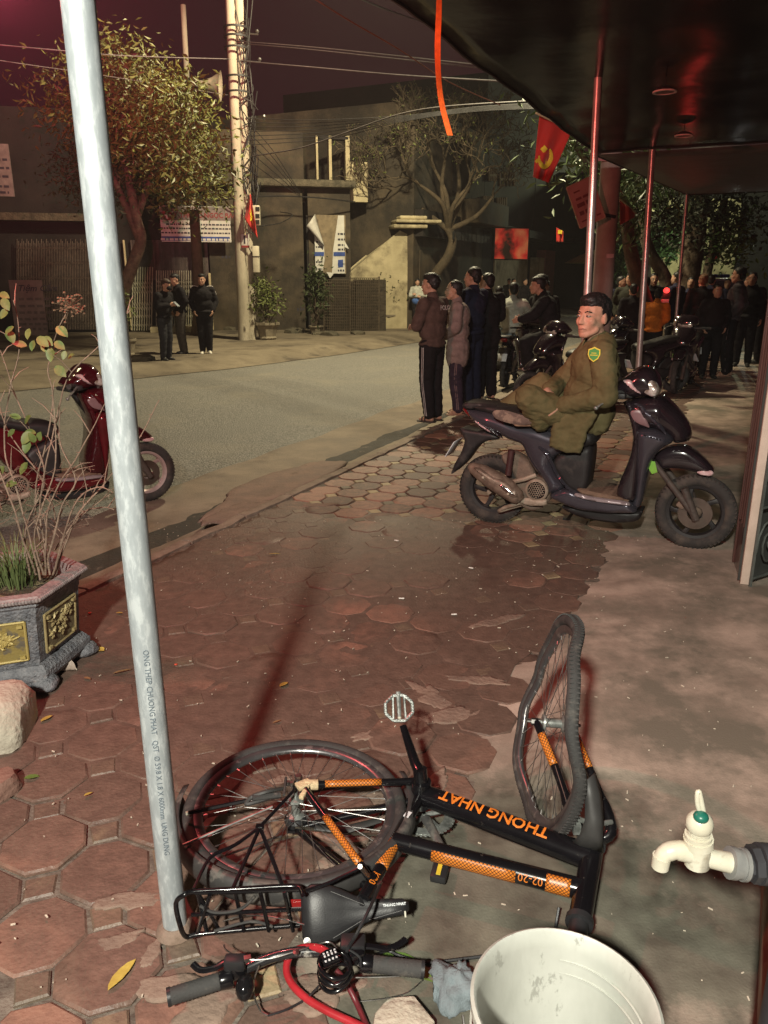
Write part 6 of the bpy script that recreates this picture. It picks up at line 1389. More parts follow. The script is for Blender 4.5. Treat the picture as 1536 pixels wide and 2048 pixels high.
# 1: shuttered shop far left
h1 = house('shop_house', 'dark shop house with a wide folding gate at the left edge', OA(100, 660))
a = OA(-260, 700); b = OA(244, 700)
def deep(mb, x0, x1, ztop, off, depth, O=OA, z0=0):
    a, b = O(x0, 660), O(x1, 660); N = AN if O is OA else BN
    return slab(mb, Vector((a.x, a.y, z0)), Vector((b.x, b.y, ztop)), off, depth, N)
wpart(deep(MB(), -300, 243, 6.2, -.15, 7), 'wall', M_plasC, h1); wpart(deep(MB(), -300, 243, 3.4, .35, .5, z0=3.2), 'canopy', M_ledge, h1)
gm = MB()
for i in range(62):
    x = 34 + i * 3.25; gm.tube([OA(x, 659, .03), OA(x, 478 + (i % 3) * 4, .03)], .012, 4)
for y in (500, 530, 560, 590, 620, 650):
    for i in range(31): x = 34 + i * 6.5; gm.tube([OA(x, y, .05), OA(x + 3.2, y - 8, .05), OA(x + 6.5, y, .05)], .007, 3)
tag(wpart(gm, 'folding_gate', M_gated, h1), kind='stuff'); wpart(panelA(MB(), 32, 478, 236, 660, -.10, .04), 'shutter', M_darkw, h1)
wpart(panelA(MB(), -60, 290, 36, 396, .42, .06), 'shop_sign', M_signg, h1); mb = MB()
for y in (318, 335, 352, 372, 384): dashes(mb, -.3, .62, 0, .06, random.Random(y), basis(OA(-30, y, .425), AX, (0, 0, 1), AN), .05, .16, .05)
tag(wpart(mb, 'sign_print', M_ink, h1, smooth=0), kind='stuff')
# 2: pharmacy
h2 = house('pharmacy', 'pharmacy shop with a folding grille, cream door posts and a banner overhead', OA(340, 660))
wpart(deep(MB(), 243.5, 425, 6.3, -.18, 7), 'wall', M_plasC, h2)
mb = MB()
for i in range(60):
    x = 266 + i * 2.5; a, b = OA(x, 480), OA(x + 1.25, 560); slab(mb, a, b, -.06, .06, AN)
tag(wpart(mb, 'corrugated_shutter', M_shut, h2, smooth=0), kind='stuff')
for x0, x1 in ((249, 262), (416, 428)): wpart(panelA(MB(), x0, 480 if x0 < 300 else 546, x1, 660, .12, .2), 'door_post', M_post, h2, bev=.02)
for x0, x1, nb in ((264, 303, 9), (313, 386, 17)):
    mb = MB()
    for i in range(nb): x = lerp(x0, x1, i / (nb - 1)); mb.tube([OA(x, 661, .10), OA(x + (2 if x0 < 300 else 0), (534 if x0 < 300 else 541), .10)], .020, 5)
    for y in (562, 570, 580, 605, 614, 630, 648):
        for i in range(nb - 1):
            x, x2 = lerp(x0, x1, i / (nb - 1)), lerp(x0, x1, (i + 1) / (nb - 1)); mb.tube([OA(x, y + 7, .13), OA((x + x2) / 2, y, .13), OA(x2, y + 7, .13)], .012, 4)
    wpart(mb, 'gate_leaf', M_gate, h2)
wpart(panelA(MB(), 302, 652, 416, 672, .6, .8), 'door_step', M_plasB, h2, bev=.03)
sg = wthing('pharmacy_banner', 'white and blue pharmacy banner reading QUẦY THUỐC NGỌC BẢO', 'sign', tuple(OA(392, 486, .5)))
wpart(panelA(MB(), 320, 414, 462, 486, .5, .06), 'board', M_sign, sg); wpart(panelA(MB(), 321, 415, 461, 444, .504, .003), 'title_band', M_signg, sg); wpart(panelA(MB(), 325, 474, 459, 484, .504, .003), 'foot_band', M_blue, sg)
BM_ = lambda x, y: basis(OA(x, y, .508), AX, (0, 0, 1), AN)
wpart(place(text_mb('QUẦY THUỐC NGỌC BẢO', .185, .002, bold=.005), BM_(398, 431)), 'lettering', M_redink, sg, smooth=0)
mb = MB(); rr = random.Random(2)
for y, x0 in ((449, -.85), (457, -1.0), (466, -1.05)): dashes(mb, x0, 1.0, 0, .042, rr, BM_(392, y), .03, .09, .025)
tag(wpart(mb, 'fine_print', M_ink, sg, smooth=0), kind='stuff'); mb = MB(); dashes(mb, -1.0, 1.0, 0, .06, rr, BM_(392, 479), .05, .12, .03); tag(wpart(mb, 'address_print', M_sign, sg, smooth=0), kind='stuff')
wpart(MB().lathe([(.0, 0), (.15, 0), (.15, .004), (0, .004)], 20, BM_(334, 430) ), 'emblem', M_redink, sg); mb = MB(); mb.box(BM_(334, 430) @ Vector((0, 0, .006)), (.05, .02, .2)); mb.box(BM_(334, 430) @ Vector((0, 0, .008)), (.2, .02, .05)); wpart(mb, 'cross', M_sign, sg)
# 3: old two-storey house
h3 = house('old_house', 'stained two-storey old house with an unfinished upper floor behind the twin poles', OA(620, 660))
wpart(deep(MB(), 428, 612, 4.25, 0, 7), 'wall', M_plasA, h3); wpart(deep(MB(), 622, 703, 4.25, .0, 7), 'wall', M_plasA, h3)
wpart(panelA(MB(), 612, 430, 622, 664, -.05, .2), 'door_frame', M_darkw, h3); wpart(deep(MB(), 426, 712, 4.48, .32, 1.2, z0=4.26), 'ledge', M_ledge, h3, bev=.06)
wpart(panelA(MB(), 412, 252, 612, 402, -.4, .3), 'upper_wall', M_plasA, h3); 
for x0, x1 in ((634, 641), (660, 668), (694, 704)): wpart(panelA(MB(), x0, 268, x1, 402, -.3, .3), 'column', M_plasB, h3)
wpart(panelA(MB(), 641, 268, 700, 276, -.3, .3), 'beam', M_plasC, h3); wpart(panelA(MB(), 704, 320, 740, 402, -.35, .3), 'parapet', M_plasB, h3); wpart(panelA(MB(), 668, 370, 694, 402, -.35, .3), 'parapet', M_plasA, h3)
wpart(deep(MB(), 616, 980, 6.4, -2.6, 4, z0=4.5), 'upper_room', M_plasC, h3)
mb = MB()
for x0, y0, x1, y1 in ((443, 512, 448, 516), (450, 511, 455, 517), (457, 512, 461, 516), (594, 616, 598, 622), (600, 613, 603, 621), (604, 617, 609, 620)): panelA(mb, x0, y0, x1, y1, .006, .01)
tag(wpart(mb, 'wall_scribble', M_ink, h3, smooth=0), kind='stuff')
bb = wthing('torn_billboard', 'torn white billboard with a blue band on the stained wall above the wire crates', 'billboard', tuple(OA(660, 548, .1)))
wpart(panelA(MB(), 627, 430, 691, 548, .12, .10), 'backing', mat('board_brown', (.24, .185, .115), .8, wear=(.12, .09, .06), wscale=2), bb)
fo = lambda pts, off: [OA(x, y, off) for x, y in pts]
def flat(pts, off, name, m, th=.012):
    P_ = fo(pts, off); n = len(P_); vs = P_ + [p + AN * th for p in P_]; return wpart(MB().add(vs, [tuple(range(n, 2 * n)), tuple(reversed(range(n)))] + [(i, (i + 1) % n, n + (i + 1) % n, n + i) for i in range(n)]), name, m, bb, smooth=0)
flat([(629, 470), (640, 478), (648, 490), (649, 520), (645, 546), (631, 546)], .125, 'print_sheet', M_sign); flat([(676, 431), (688, 431), (690, 547), (664, 547), (666, 500), (672, 460)], .125, 'print_sheet', M_sign)
flat([(629, 504), (648, 504), (648, 512), (629, 512)], .14, 'blue_band', M_blue); flat([(667, 504), (690, 504), (690, 512), (667, 512)], .14, 'blue_band', M_blue); flat([(676, 520), (686, 519), (686, 534), (676, 535)], .14, 'printed_picture', M_blue)
mb = MB(); 
for y in (468, 479, 490, 499, 528, 541): dashes(mb, -.10, .12, 0, .06, rr, basis(OA(682, y, .14), AX, (0, 0, 1), AN), .04, .1, .025)
for y in (484, 494, 524, 538): dashes(mb, -.10, .10, 0, .05, rr, basis(OA(638, y, .14), AX, (0, 0, 1), AN), .04, .1, .025)
tag(wpart(mb, 'fine_print', M_ink, bb, smooth=0), kind='stuff')
fl = MB(); rows = []
for t in range(9):
    u = t / 8; L0, L1 = OA(613 + 32 * u, 452 + 38 * u, .35 - .1 * u), OA(630 + 18 * u, 428 + 62 * u, .16); rows.append([L0.lerp(L1, q / 5) + AN * (.12 * sin(pi * q / 5)) for q in range(6)])
wpart(fl.sheet(rows), 'torn_flap', M_sign, bb, solid=.01, smooth=180)
flat([(688, 480), (698, 498), (689, 494)], .16, 'torn_corner', M_sign); flat([(653, 544), (668, 546), (660, 557)], .15, 'torn_corner', M_sign)
# lamp light on this front built as pale sloping wall, shade as dark recess
h4 = house('lamplit_house', 'house front with a slanting patch of lamplight built as a pale wall behind the women', OA(770, 655))
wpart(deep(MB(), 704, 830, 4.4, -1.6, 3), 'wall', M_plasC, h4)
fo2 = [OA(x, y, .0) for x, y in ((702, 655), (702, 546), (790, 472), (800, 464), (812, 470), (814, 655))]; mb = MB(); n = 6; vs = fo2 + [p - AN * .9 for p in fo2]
wpart(mb.add(vs, [tuple(range(n)), tuple(reversed(range(n, 2 * n)))] + [(i, (i + 1) % n, n + (i + 1) % n, n + i) for i in range(n)]), 'lamplight_wedge', M_plasB, h4, smooth=20, bev=.04)
for x0, y0, x1, y1, o_ in ((786, 440, 876, 448, .45), (783, 449, 850, 458, .35), (796, 432, 850, 440, .3)): wpart(panelA(MB(), x0, y0, x1, y1, o_, .8), 'stone_ledge', M_plasB, h4, bev=.04)
# row along the street
h5 = house('terrace_house', 'terraced house with a fascia canopy behind the bare tree', OB(880, 640))
def dB(mb, x0, x1, z1, off, depth, z0=0):
    a, b = OB(x0, 640), OB(x1, 640); return slab(mb, Vector((a.x, a.y, z0)), Vector((b.x, b.y, z1)), off, depth, BN)
wpart(dB(MB(), 828, 962, 6.8, -.05, 8), 'wall', M_plasA, h5); wpart(dB(MB(), 840, 955, 2.5, -.02, .1), 'shutter', M_plasA, h5); wpart(dB(MB(), 905, 966, 4.3, .9, 1, z0=3.5), 'canopy', M_plasA, h5, bev=.03)
wpart(dB(MB(), 830, 903, 3.7, .25, .4, z0=2.9), 'fascia', M_darkw, h5); mb = MB(); dashes(mb, -2, 2, 0, .25, rr, basis(OB(945, 476, .96), KD, (0, 0, 1), BN), .2, .5, .1); tag(wpart(mb, 'sign_print', M_plasC, h5, smooth=0), kind='stuff')
h6 = house('narrow_house', 'tall narrow house with barred windows beyond the red picture screen', OB(1010, 638))
wpart(dB(MB(), 962.5, 1058, 9.0, -.05, 9), 'wall', M_plasC, h6); wpart(dB(MB(), 985, 1050, 2.7, .0, .1), 'shutter', M_plasB, h6); wpart(dB(MB(), 964, 1062, 3.6, .9, 1, z0=3.3), 'canopy', M_plasC, h6)
for x0, x1, y0, y1 in ((978, 992, 338, 362), (1000, 1028, 345, 372), (968, 985, 392, 440), (995, 1012, 395, 445)):
    w = wpart(slab(MB(), OB(x0, y0), OB(x1, y1), .02, .06, BN), 'window', M_darkw, h6); mb = MB()
    for k in range(5): x = lerp(x0, x1, k / 4); mb.tube([OB(x, y0, .06), OB(x, y1, .06)], .045, 4)
    mb.tube([OB(x0, (y0 + y1) / 2, .06), OB(x1, (y0 + y1) / 2, .06)], .045, 4); tag(wpart(mb, 'window_bars', M_plasB, w), kind='stuff')
sc_ = wthing('picture_screen', 'backlit orange-red picture board hanging off the terrace', 'sign', tuple(OB(1022, 515, .9)))
c0 = OB(1022, 487, 1.2); SX = Vector((.96, .28, 0)).normalized(); SN = Vector((SX.y, -SX.x, 0)); k_ = c0.y / (CT * FPX) * 1.02
M_scr = bpy.data.materials.new('lit_picture'); M_scr.use_nodes = True; nt = M_scr.node_tree; b_ = nt.nodes['Principled BSDF']; tc = nt.nodes.new('ShaderNodeTexCoord'); nz = nt.nodes.new('ShaderNodeTexNoise'); nz.inputs['Scale'].default_value = .9; nz.inputs['Detail'].default_value = 6
rp = nt.nodes.new('ShaderNodeValToRGB'); e = rp.color_ramp.elements; e[0].position = .42; e[0].color = (.03, .015, .008, 1); e[1].position = .64; e[1].color = (.62, .20, .08, 1); e2 = rp.color_ramp.elements.new(.50); e2.color = (.55, .03, .02, 1)
nt.links.new(tc.outputs['Object'], nz.inputs['Vector']); nt.links.new(nz.outputs['Fac'], rp.inputs[0]); nt.links.new(rp.outputs[0], b_.inputs['Base Color']); nt.links.new(rp.outputs[0], b_.inputs['Emission Color']); b_.inputs['Emission Strength'].default_value = .32
SMx = lambda x, y, z: c0 + SX * x * k_ + Vector((0, 0, y * k_)) + SN * z
def rect(x0, y0, x1, y1, z, th): 
    vs = [SMx(x0, y0, z), SMx(x1, y0, z), SMx(x1, y1, z), SMx(x0, y1, z), SMx(x0, y0, z - th), SMx(x1, y0, z - th), SMx(x1, y1, z - th), SMx(x0, y1, z - th)]; return MB().add(vs, [(0, 1, 2, 3), (5, 4, 7, 6), (4, 0, 3, 7), (1, 5, 6, 2), (3, 2, 6, 7), (4, 5, 1, 0)])
wpart(rect(-33, -28, 35, 27, 0, .2), 'case', M_blkp, sc_); wpart(rect(-31, -26, 33, 25, .01, .005), 'screen', M_scr, sc_)
h7 = house('far_terrace', 'run of dark house fronts further along the road with a red pillar', OB(1090, 632))
wpart(dB(MB(), 1059, 1090, 10, -.05, 9), 'wall', M_plasC, h7); wpart(slab(MB(), OB(1063, 515), OB(1072, 632), .35, .4, BN), 'pillar', M_plasB, h7); wpart(slab(MB(), OB(1076, 500), OB(1088, 632), .4, .45, BN), 'red_pillar', mat('red_brick_paint', (.22, .07, .06), .8), h7)
wpart(dB(MB(), 1090.5, 1150, 9, -.3, 9), 'wall', M_plasC, h7); wpart(dB(MB(), 1092, 1200, 3.6, 1.2, 1.6, z0=3.4), 'canopy', M_plasC, h7)
h8 = house('distant_house', 'distant house fronts lit greenish white beneath the far trees', Vector((22, 52, 0)))
for (x, Y, w, hh, m) in ((1180, 44, 6, 7, M_plasC), (1232, 52, 6, 6, M_plasB), (1285, 55, 7, 5, M_plasB), (1345, 58, 9, 7, M_plasB), (1440, 60, 12, 9, M_plasC)):
    p = AT(x, 557, Y); wpart(MB().box((p.x, Y + 3, hh / 2), (w, 5, hh)), 'wall', m, h8)
M_lit = mat('lit_shop_front', (.55, .60, .52), .5, emit=(.75, 1.0, .82), estr=.9)
for i, (x0, y0, x1, y1, Y, lb) in enumerate(((1268, 528, 1278, 560, 53, 'lit white shop doorway seen between the awning poles'), (1296, 535, 1312, 560, 54, 'lit white shop doorway right of the second awning pole'), (1344, 528, 1356, 552, 56, 'small lit shop front above the red lamp'), (1368, 520, 1384, 560, 56, 'lit shop front behind the right-hand tree trunks'))):
    a, b = AT(x0, y0, Y), AT(x1, y1, Y); t = wthing('lit_shop', lb, 'shop', ((a.x + b.x) / 2, Y, 0)); wpart(MB().box(((a.x + b.x) / 2, Y, (a.z + b.z) / 2), (b.x - a.x, .2, a.z - b.z)), 'lit_opening', M_lit, t); wpart(MB().box(((a.x + b.x) / 2, Y - .2, a.z + .1), (b.x - a.x + .3, .3, .2)), 'lintel', M_plasC, t)
p = AT(1190, 535, 40); t = wthing('market_umbrella', 'pale yellow market umbrella open far down the road', 'umbrella', (p.x, 40, 0)); wpart(MB().lathe([(1.5, 2.35), (.8, 2.7), (.05, 2.95)], 8, Matrix.Translation((p.x, 40, 0))), 'canopy', mat('yellow_canvas', (.6, .5, .18), .7), t, solid=.02); wpart(MB().tube([(p.x, 40, 0), (p.x, 40, 2.9)], .03, 6), 'pole', M_steel, t)

# ================================================================== STREET FURNITURE ACROSS THE ROAD
M_conc = mat('pole_concrete', (.42, .37, .28), .85, col2=(.26, .225, .17), scale=3, bump=.5, bscale=30, wear=(.14, .12, .09), wscale=5, wlo=.58, whi=.7, stretch=(1, 1, .35))
def vpole(name, label, bx, by, tx, ty, r0, r1, zb=0.04, m=M_conc, cat='pole', ext=1.15):
    b = G(bx, by, zb); tt = AT(tx, ty, b.y); tt = b + (tt - b) * ext; t = wthing(name, label, cat, tuple(b)); wpart(MB().tube([b + (tt - b) * (i / 12) for i in range(13)], [lerp(r0, r1, i / 12) for i in range(13)], 16), 'shaft', m, t, smooth=60); return t, b, tt
up1, ub1, ut1 = vpole('utility_pole', 'concrete utility pole, left one of the twin pair tangled in cables', 489, 681, 458, -40, .16, .10)
up2, ub2, ut2 = vpole('utility_pole', 'concrete utility pole, right one of the twin pair, carrying meter boxes', 503, 680, 476, -40, .14, .10)
gp_ = G(507, 676, .04)
rw_ = random.Random(21); M_cable = mat('black_cable', (.02, .018, .018), .6); M_wire = mat('grey_wire', (.16, .13, .13), .5)
mb = MB()
for k in range(46):
    u = rw_.uniform(.32, .80); c = lerp(ub2, ut2, u); a0_ = rw_.uniform(0, 6.28); L = rw_.uniform(.35, 1.2); pts = [c + Vector((cos(a0_ + q * .9) * (.17 + .05 * q * rw_.random()), sin(a0_ + q * .9) * .17 - .05, q * L / 5 * rw_.choice((-1, 1)))) for q in range(6)]; mb.tube(spline(pts, 3), .013, 4)
tag(wpart(mb, 'cable_tangle', M_cable, up2), kind='stuff')
for u in (.62, .655, .72, .745, .765): wpart(ring_mb(lerp(ub1, ut1, u) + Vector((.1, 0, 0)), (0, 0, 1), [(.26, -.02), (.29, -.02), (.29, .02), (.26, .02)], 20), 'strap', M_cable, up1)
for (x, y) in ((498, 66), (503, 122), (512, 236)): c = AT(x, y, ub2.y - .1); wpart(MB().tube([c - Vector((.25, 0, 0)), c + Vector((.22, 0, -.03))], .02, 5).lathe([(.03, 0), (.05, .03), (.03, .07)], 8, Matrix.Translation(c + Vector((.2, 0, 0)))), 'bracket', M_steel, up2)
def boxat(name, label, x0, y0, x1, y1, Y, d, m, cat, lid=None):
    a, b = AT(x0, y0, Y), AT(x1, y1, Y); t = wthing(name, label, cat, ((a.x + b.x) / 2, Y, min(a.z, b.z))); wpart(MB().box(((a.x + b.x) / 2, Y, (a.z + b.z) / 2), (abs(b.x - a.x), d, abs(a.z - b.z))), 'case', m, t, bev=.02); return t, a, b
M_boxw = mat('meter_box', (.55, .50, .38), .5, col2=(.42, .38, .28), scale=4)
YB = ub2.y - .22
t, a, b = boxat('meter_box', 'pale meter box behind the small flag on the twin poles', 504, 411, 521, 451, YB, .16, M_boxw, 'meter box')
for y in (418, 432, 444): c = AT(515, y, YB - .085); wpart(MB().box(c, (.10, .01, .10)), 'window', M_darkw, t)
t, a, b = boxat('meter_box', 'plain grey meter box low on the right-hand twin pole', 505, 492, 520, 545, YB, .16, M_boxw, 'meter box'); wpart(MB().box(AT(512, 513, YB - .085), (.2, .01, .02)), 'lid_seam', M_darkw, t)
t, a, b = boxat('notice_plate', 'small white plate marked 1 fixed to the twin poles', 482, 468, 499, 496, YB - .08, .10, M_sign, 'sign'); wpart(MB().box(AT(491, 493, YB - .135), (.20, .01, .05)), 'red_foot', M_redink, t)
wpart(place(text_mb('1', .26, .002, bold=.008), basis(AT(489, 480, YB - .135), (1, 0, 0), (0, 0, 1), (0, -1, 0))), 'numeral', M_ink, t, smooth=0)
M_flag = mat('flag_red', (.50, .028, .018), .75, col2=(.40, .02, .014), scale=3, sheen=.2); M_star = mat('flag_yellow', (.80, .60, .04), .7)
def star(r, ri=.4): return [(cos(pi / 2 + k * pi / 5) * (r if k % 2 == 0 else r * ri), sin(pi / 2 + k * pi / 5) * (r if k % 2 == 0 else r * ri)) for k in range(10)]
# hanging national flag
fg = wthing('flag', 'small red flag with a yellow star hanging folded on the twin poles', 'flag', tuple(AT(505, 470, YB - .3)))
FYp = YB - .32
def flagsheet(grid, nu, nv, off=0):
    return [[grid(i / nu, j / nv) for j in range(nv + 1)] for i in range(nu + 1)]
fgrid = lambda u, v: AT(lerp(lerp(499, 488, v), lerp(501, 516, v), u), lerp(lerp(390, 436, v), lerp(388, 478, v), u), FYp + .06 * sin(u * 9 + v * 3))
rows = flagsheet(fgrid, 14, 14); wpart(MB().sheet(rows), 'cloth', M_flag, fg, solid=.006, smooth=180)
mb = MB(); P_ = [fgrid(.60 + x * .30, .62 - y * .30) + Vector((0, -.03, 0)) for x, y in star(.75)]; c = fgrid(.60, .62) + Vector((0, -.03, 0)); mb.add([c] + P_, [(0, i + 1, (i + 1) % 10 + 1) for i in range(10)]); wpart(mb, 'star', M_star, fg, solid=.004, smooth=0)
wpart(MB().tube([AT(500, 384, FYp), AT(490, 470, FYp + .1)], .015, 6), 'staff', M_post, fg)
# loudspeaker pole
lp, lb_, lt_ = vpole('loudspeaker_pole', 'slim pole with two horn loudspeakers above the leafy tree', 400, 664, 366, 10, .09, .075, ext=1.0)
hs_ = wthing('loudspeaker', 'right-hand horn loudspeaker on the slim pole above the tree', 'loudspeaker', tuple(AT(410, 172, lb_.y)))
def horn(c, d, parent, s=1.0):
    d = Vector(d).normalized(); M = Matrix.Translation(c) @ d.to_track_quat('Z', 'Y').to_matrix().to_4x4(); wpart(MB().lathe([(.05 * s, -.2 * s), (.07 * s, -.05 * s), (.10 * s, .12 * s), (.18 * s, .32 * s), (.31 * s, .50 * s), (.34 * s, .52 * s), (.30 * s, .50 * s), (.16 * s, .3 * s), (.04 * s, .1 * s)], 24, M), 'horn', mat('horn_cream', (.55, .46, .34), .5), parent, smooth=60); wpart(MB().lathe([(0, -.42 * s), (.11 * s, -.40 * s), (.12 * s, -.2 * s), (.05 * s, -.18 * s)], 16, M), 'driver', M_cable, parent)
horn(AT(398, 168, lb_.y - .1), (1, .05, -.08), hs_, 1.15); wpart(MB().tube(spline([AT(384, 180, lb_.y), AT(400, 190, lb_.y - .2), AT(412, 180, lb_.y - .3)], 4), .02, 5), 'bracket', M_cable, hs_)
hs2 = wthing('loudspeaker', 'left-hand horn loudspeaker on the slim pole, facing away', 'loudspeaker', tuple(AT(355, 168, lb_.y))); horn(AT(366, 170, lb_.y - .1), (-.8, -.5, -.1), hs2, .9)
wpart(MB().tube([AT(384, 175, lb_.y), AT(370, 170, lb_.y)], .02, 5), 'bracket', M_cable, hs2)
# pawn shop board
tb_ = wthing('shop_board', 'leaning grey board painted with Tiem Cam in script at the left', 'sign', tuple(OA(70, 672, 1.0)))
wpart(panelA(MB(), 33, 560, 110, 671, 1.0, .06), 'board', mat('board_grey', (.19, .14, .125), .7, col2=(.14, .10, .09)), tb_); wpart(place(text_mb('Tiệm Cầm', .235, .002, italic=.35, bold=.004), basis(OA(74, 577, 1.005), AX, (0, 0, 1), AN)), 'lettering', M_ink, tb_, smooth=0)
mb = MB()
for y in (598, 612, 625, 638, 648, 658): dashes(mb, -.45, .45, 0, .07, rr, basis(OA(72, y, 1.005), AX, (0, 0, 1), AN), .08, .2, .06)
tag(wpart(mb, 'fine_print', mat('faded_ink', (.12, .09, .085), .7), tb_, smooth=0), kind='stuff')
for x in (40, 104): wpart(MB().tube([OA(x, 668, .94), OA(x, 676, .7)], .02, 5), 'leg', M_cable, tb_)
# pots
M_pot = mat('stone_pot', (.26, .22, .155), .8, col2=(.15, .125, .09), scale=6, bump=.4, bscale=40)
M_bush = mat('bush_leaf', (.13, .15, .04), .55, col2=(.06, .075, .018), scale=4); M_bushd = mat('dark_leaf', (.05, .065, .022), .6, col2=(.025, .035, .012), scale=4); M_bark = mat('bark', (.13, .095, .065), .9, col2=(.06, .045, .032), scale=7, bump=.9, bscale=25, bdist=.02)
def leaves(mb, pts, size, rnd, droop=.3, wid=.42, n=1):
    for p in pts:
        for _ in range(n):
            d = Vector((rnd.uniform(-1, 1), rnd.uniform(-1, 1), rnd.uniform(-.9, .7))); d.z -= droop; d.normalize(); x = d.cross(Vector((rnd.uniform(-1, 1), rnd.uniform(-1, 1), rnd.uniform(-1, 1)))).normalized(); L = size * rnd.uniform(.6, 1.3); w = L * wid; q = p + Vector((rnd.uniform(-1, 1), rnd.uniform(-1, 1), rnd.uniform(-1, 1))) * size * .8; nn = d.cross(x) * L * .08
            mb.add([q, q + d * L * .45 + x * w * .5 + nn, q + d * L, q + d * L * .45 - x * w * .5 + nn, q + d * L * .5], [(0, 1, 4), (1, 2, 4), (2, 3, 4), (3, 0, 4)])
    return mb
def potted(label, bx, by, wpx, hpx, topw, toph, n, m, lsize, seed, hexa=8, zb=.05):
    b = G(bx, by, zb); sc = b.y * CT / FPX * 1.04; r = wpx * sc / 2; h = hpx * sc; t = wthing('potted_plant', label, 'potted plant', tuple(b)); M = Matrix.Translation(b)
    wpart(MB().lathe([(r * .62, 0), (r * .72, h * .1), (r * .66, h * .2), (r * .84, h * .75), (r, h * .86), (r, h), (r * .86, h), (r * .8, h * .8)], hexa, M), 'pot', M_pot, t, smooth=20)
    rnd = random.Random(seed); c = b + Vector((0, 0, h + toph * sc * .55)); st_ = MB(); pts = []
    for k in range(9):
        a = rnd.uniform(0, 6.28); e = c + Vector((cos(a) * topw * sc * .42 * rnd.random(), sin(a) * topw * sc * .42 * rnd.random(), rnd.uniform(-.2, .45) * toph * sc)); st_.tube(spline([b + Vector((0, 0, h * .8)), lerp(b + Vector((0, 0, h)), e, .5) + Vector((rnd.uniform(-.1, .1), rnd.uniform(-.1, .1), 0)), e], 4), .018, 5); pts.append(e)
    wpart(st_, 'stem', M_bark, t); lv_ = []
    for k in range(n):
        e = rnd.choice(pts); lv_.append(e + Vector((rnd.gauss(0, .16) * topw * sc, rnd.gauss(0, .16) * topw * sc, rnd.gauss(0, .16) * toph * sc)))
    tag(wpart(leaves(MB(), lv_, lsize, rnd), 'foliage', m, t, smooth=0, fixn=False), kind='stuff')
potted('leafy bush in a ribbed pot beside the twin utility poles', 535, 679, 50, 33, 62, 75, 620, M_bush, .13, 3)
potted('dark creeper in a low pot beneath the torn billboard', 632, 668, 30, 16, 46, 96, 700, M_bushd, .15, 4)
potted('scraggly plant in a square pot left of the women', 776, 656, 42, 26, 60, 60, 420, M_bushd, .13, 5)
potted('pot with a thin plant half hidden by the steel pole', 256, 712, 40, 34, 26, 95, 160, M_bush, .12, 6, zb=.04)
# old wire crates under the billboard
M_rust = mat('rusty_wire', (.10, .075, .05), .85, col2=(.05, .038, .026), scale=8)
for (x0, x1, y0, y1, o_, lb) in ((648, 700, 560, 664, 1.0, 'rusty wire crate stacked under the torn billboard'), (700, 758, 556, 664, 1.1, 'wider rusty wire crate in front of the pale wedge of lamplight')):
    t = wthing('wire_crate', lb, 'crate', tuple(OA((x0 + x1) / 2, y1, o_))); mb = MB()
    for i in range(15): x = lerp(x0, x1, i / 14); mb.tube([OA(x, y0, o_), OA(x, y1, o_)], .011, 4)
    for j in range(19): y = lerp(y0, y1, j / 18); mb.tube([OA(x0, y, o_ + .012), OA(x1, y, o_ + .012)], .011, 4)
    tag(wpart(mb, 'mesh', M_rust, t), kind='stuff'); wpart(panelA(MB(), x0, y0 + 3, x1, y1, o_ - .05, .5), 'contents', mat('crate_contents', (.06, .047, .032), .9, col2=(.025, .02, .014), scale=6, bump=1, bscale=12, bdist=.05), t)
    for x in (x0, x1): wpart(MB().tube([OA(x, y0 - 3, o_), OA(x, y1 + 1, o_)], .025, 5), 'corner_post', M_rust, t)
for (x, y, r, s, lb) in ((590, 667, .3, 1.2, 'rubble lump at the foot of the stained wall, left of the creeper'), (660, 672, .26, 2.2, 'rubble lump below the first wire crate'), (640, 671, .2, 3.1, 'small rubble lump beneath the dark creeper'), (715, 670, .22, 5.2, 'small rubble lump below the wider wire crate'), (285, 722, .22, 2.9, 'rubble lump at the feet of the young men, by the half hidden pot'), (455, 662, .3, 6.2, 'rubble lump at the wall foot left of the twin poles')):
    p = G(x, y, .03); rock('rubble', (p.x, p.y, .03), (r * 1.5, r, r * .6), s, lb, M_ledge, 2)

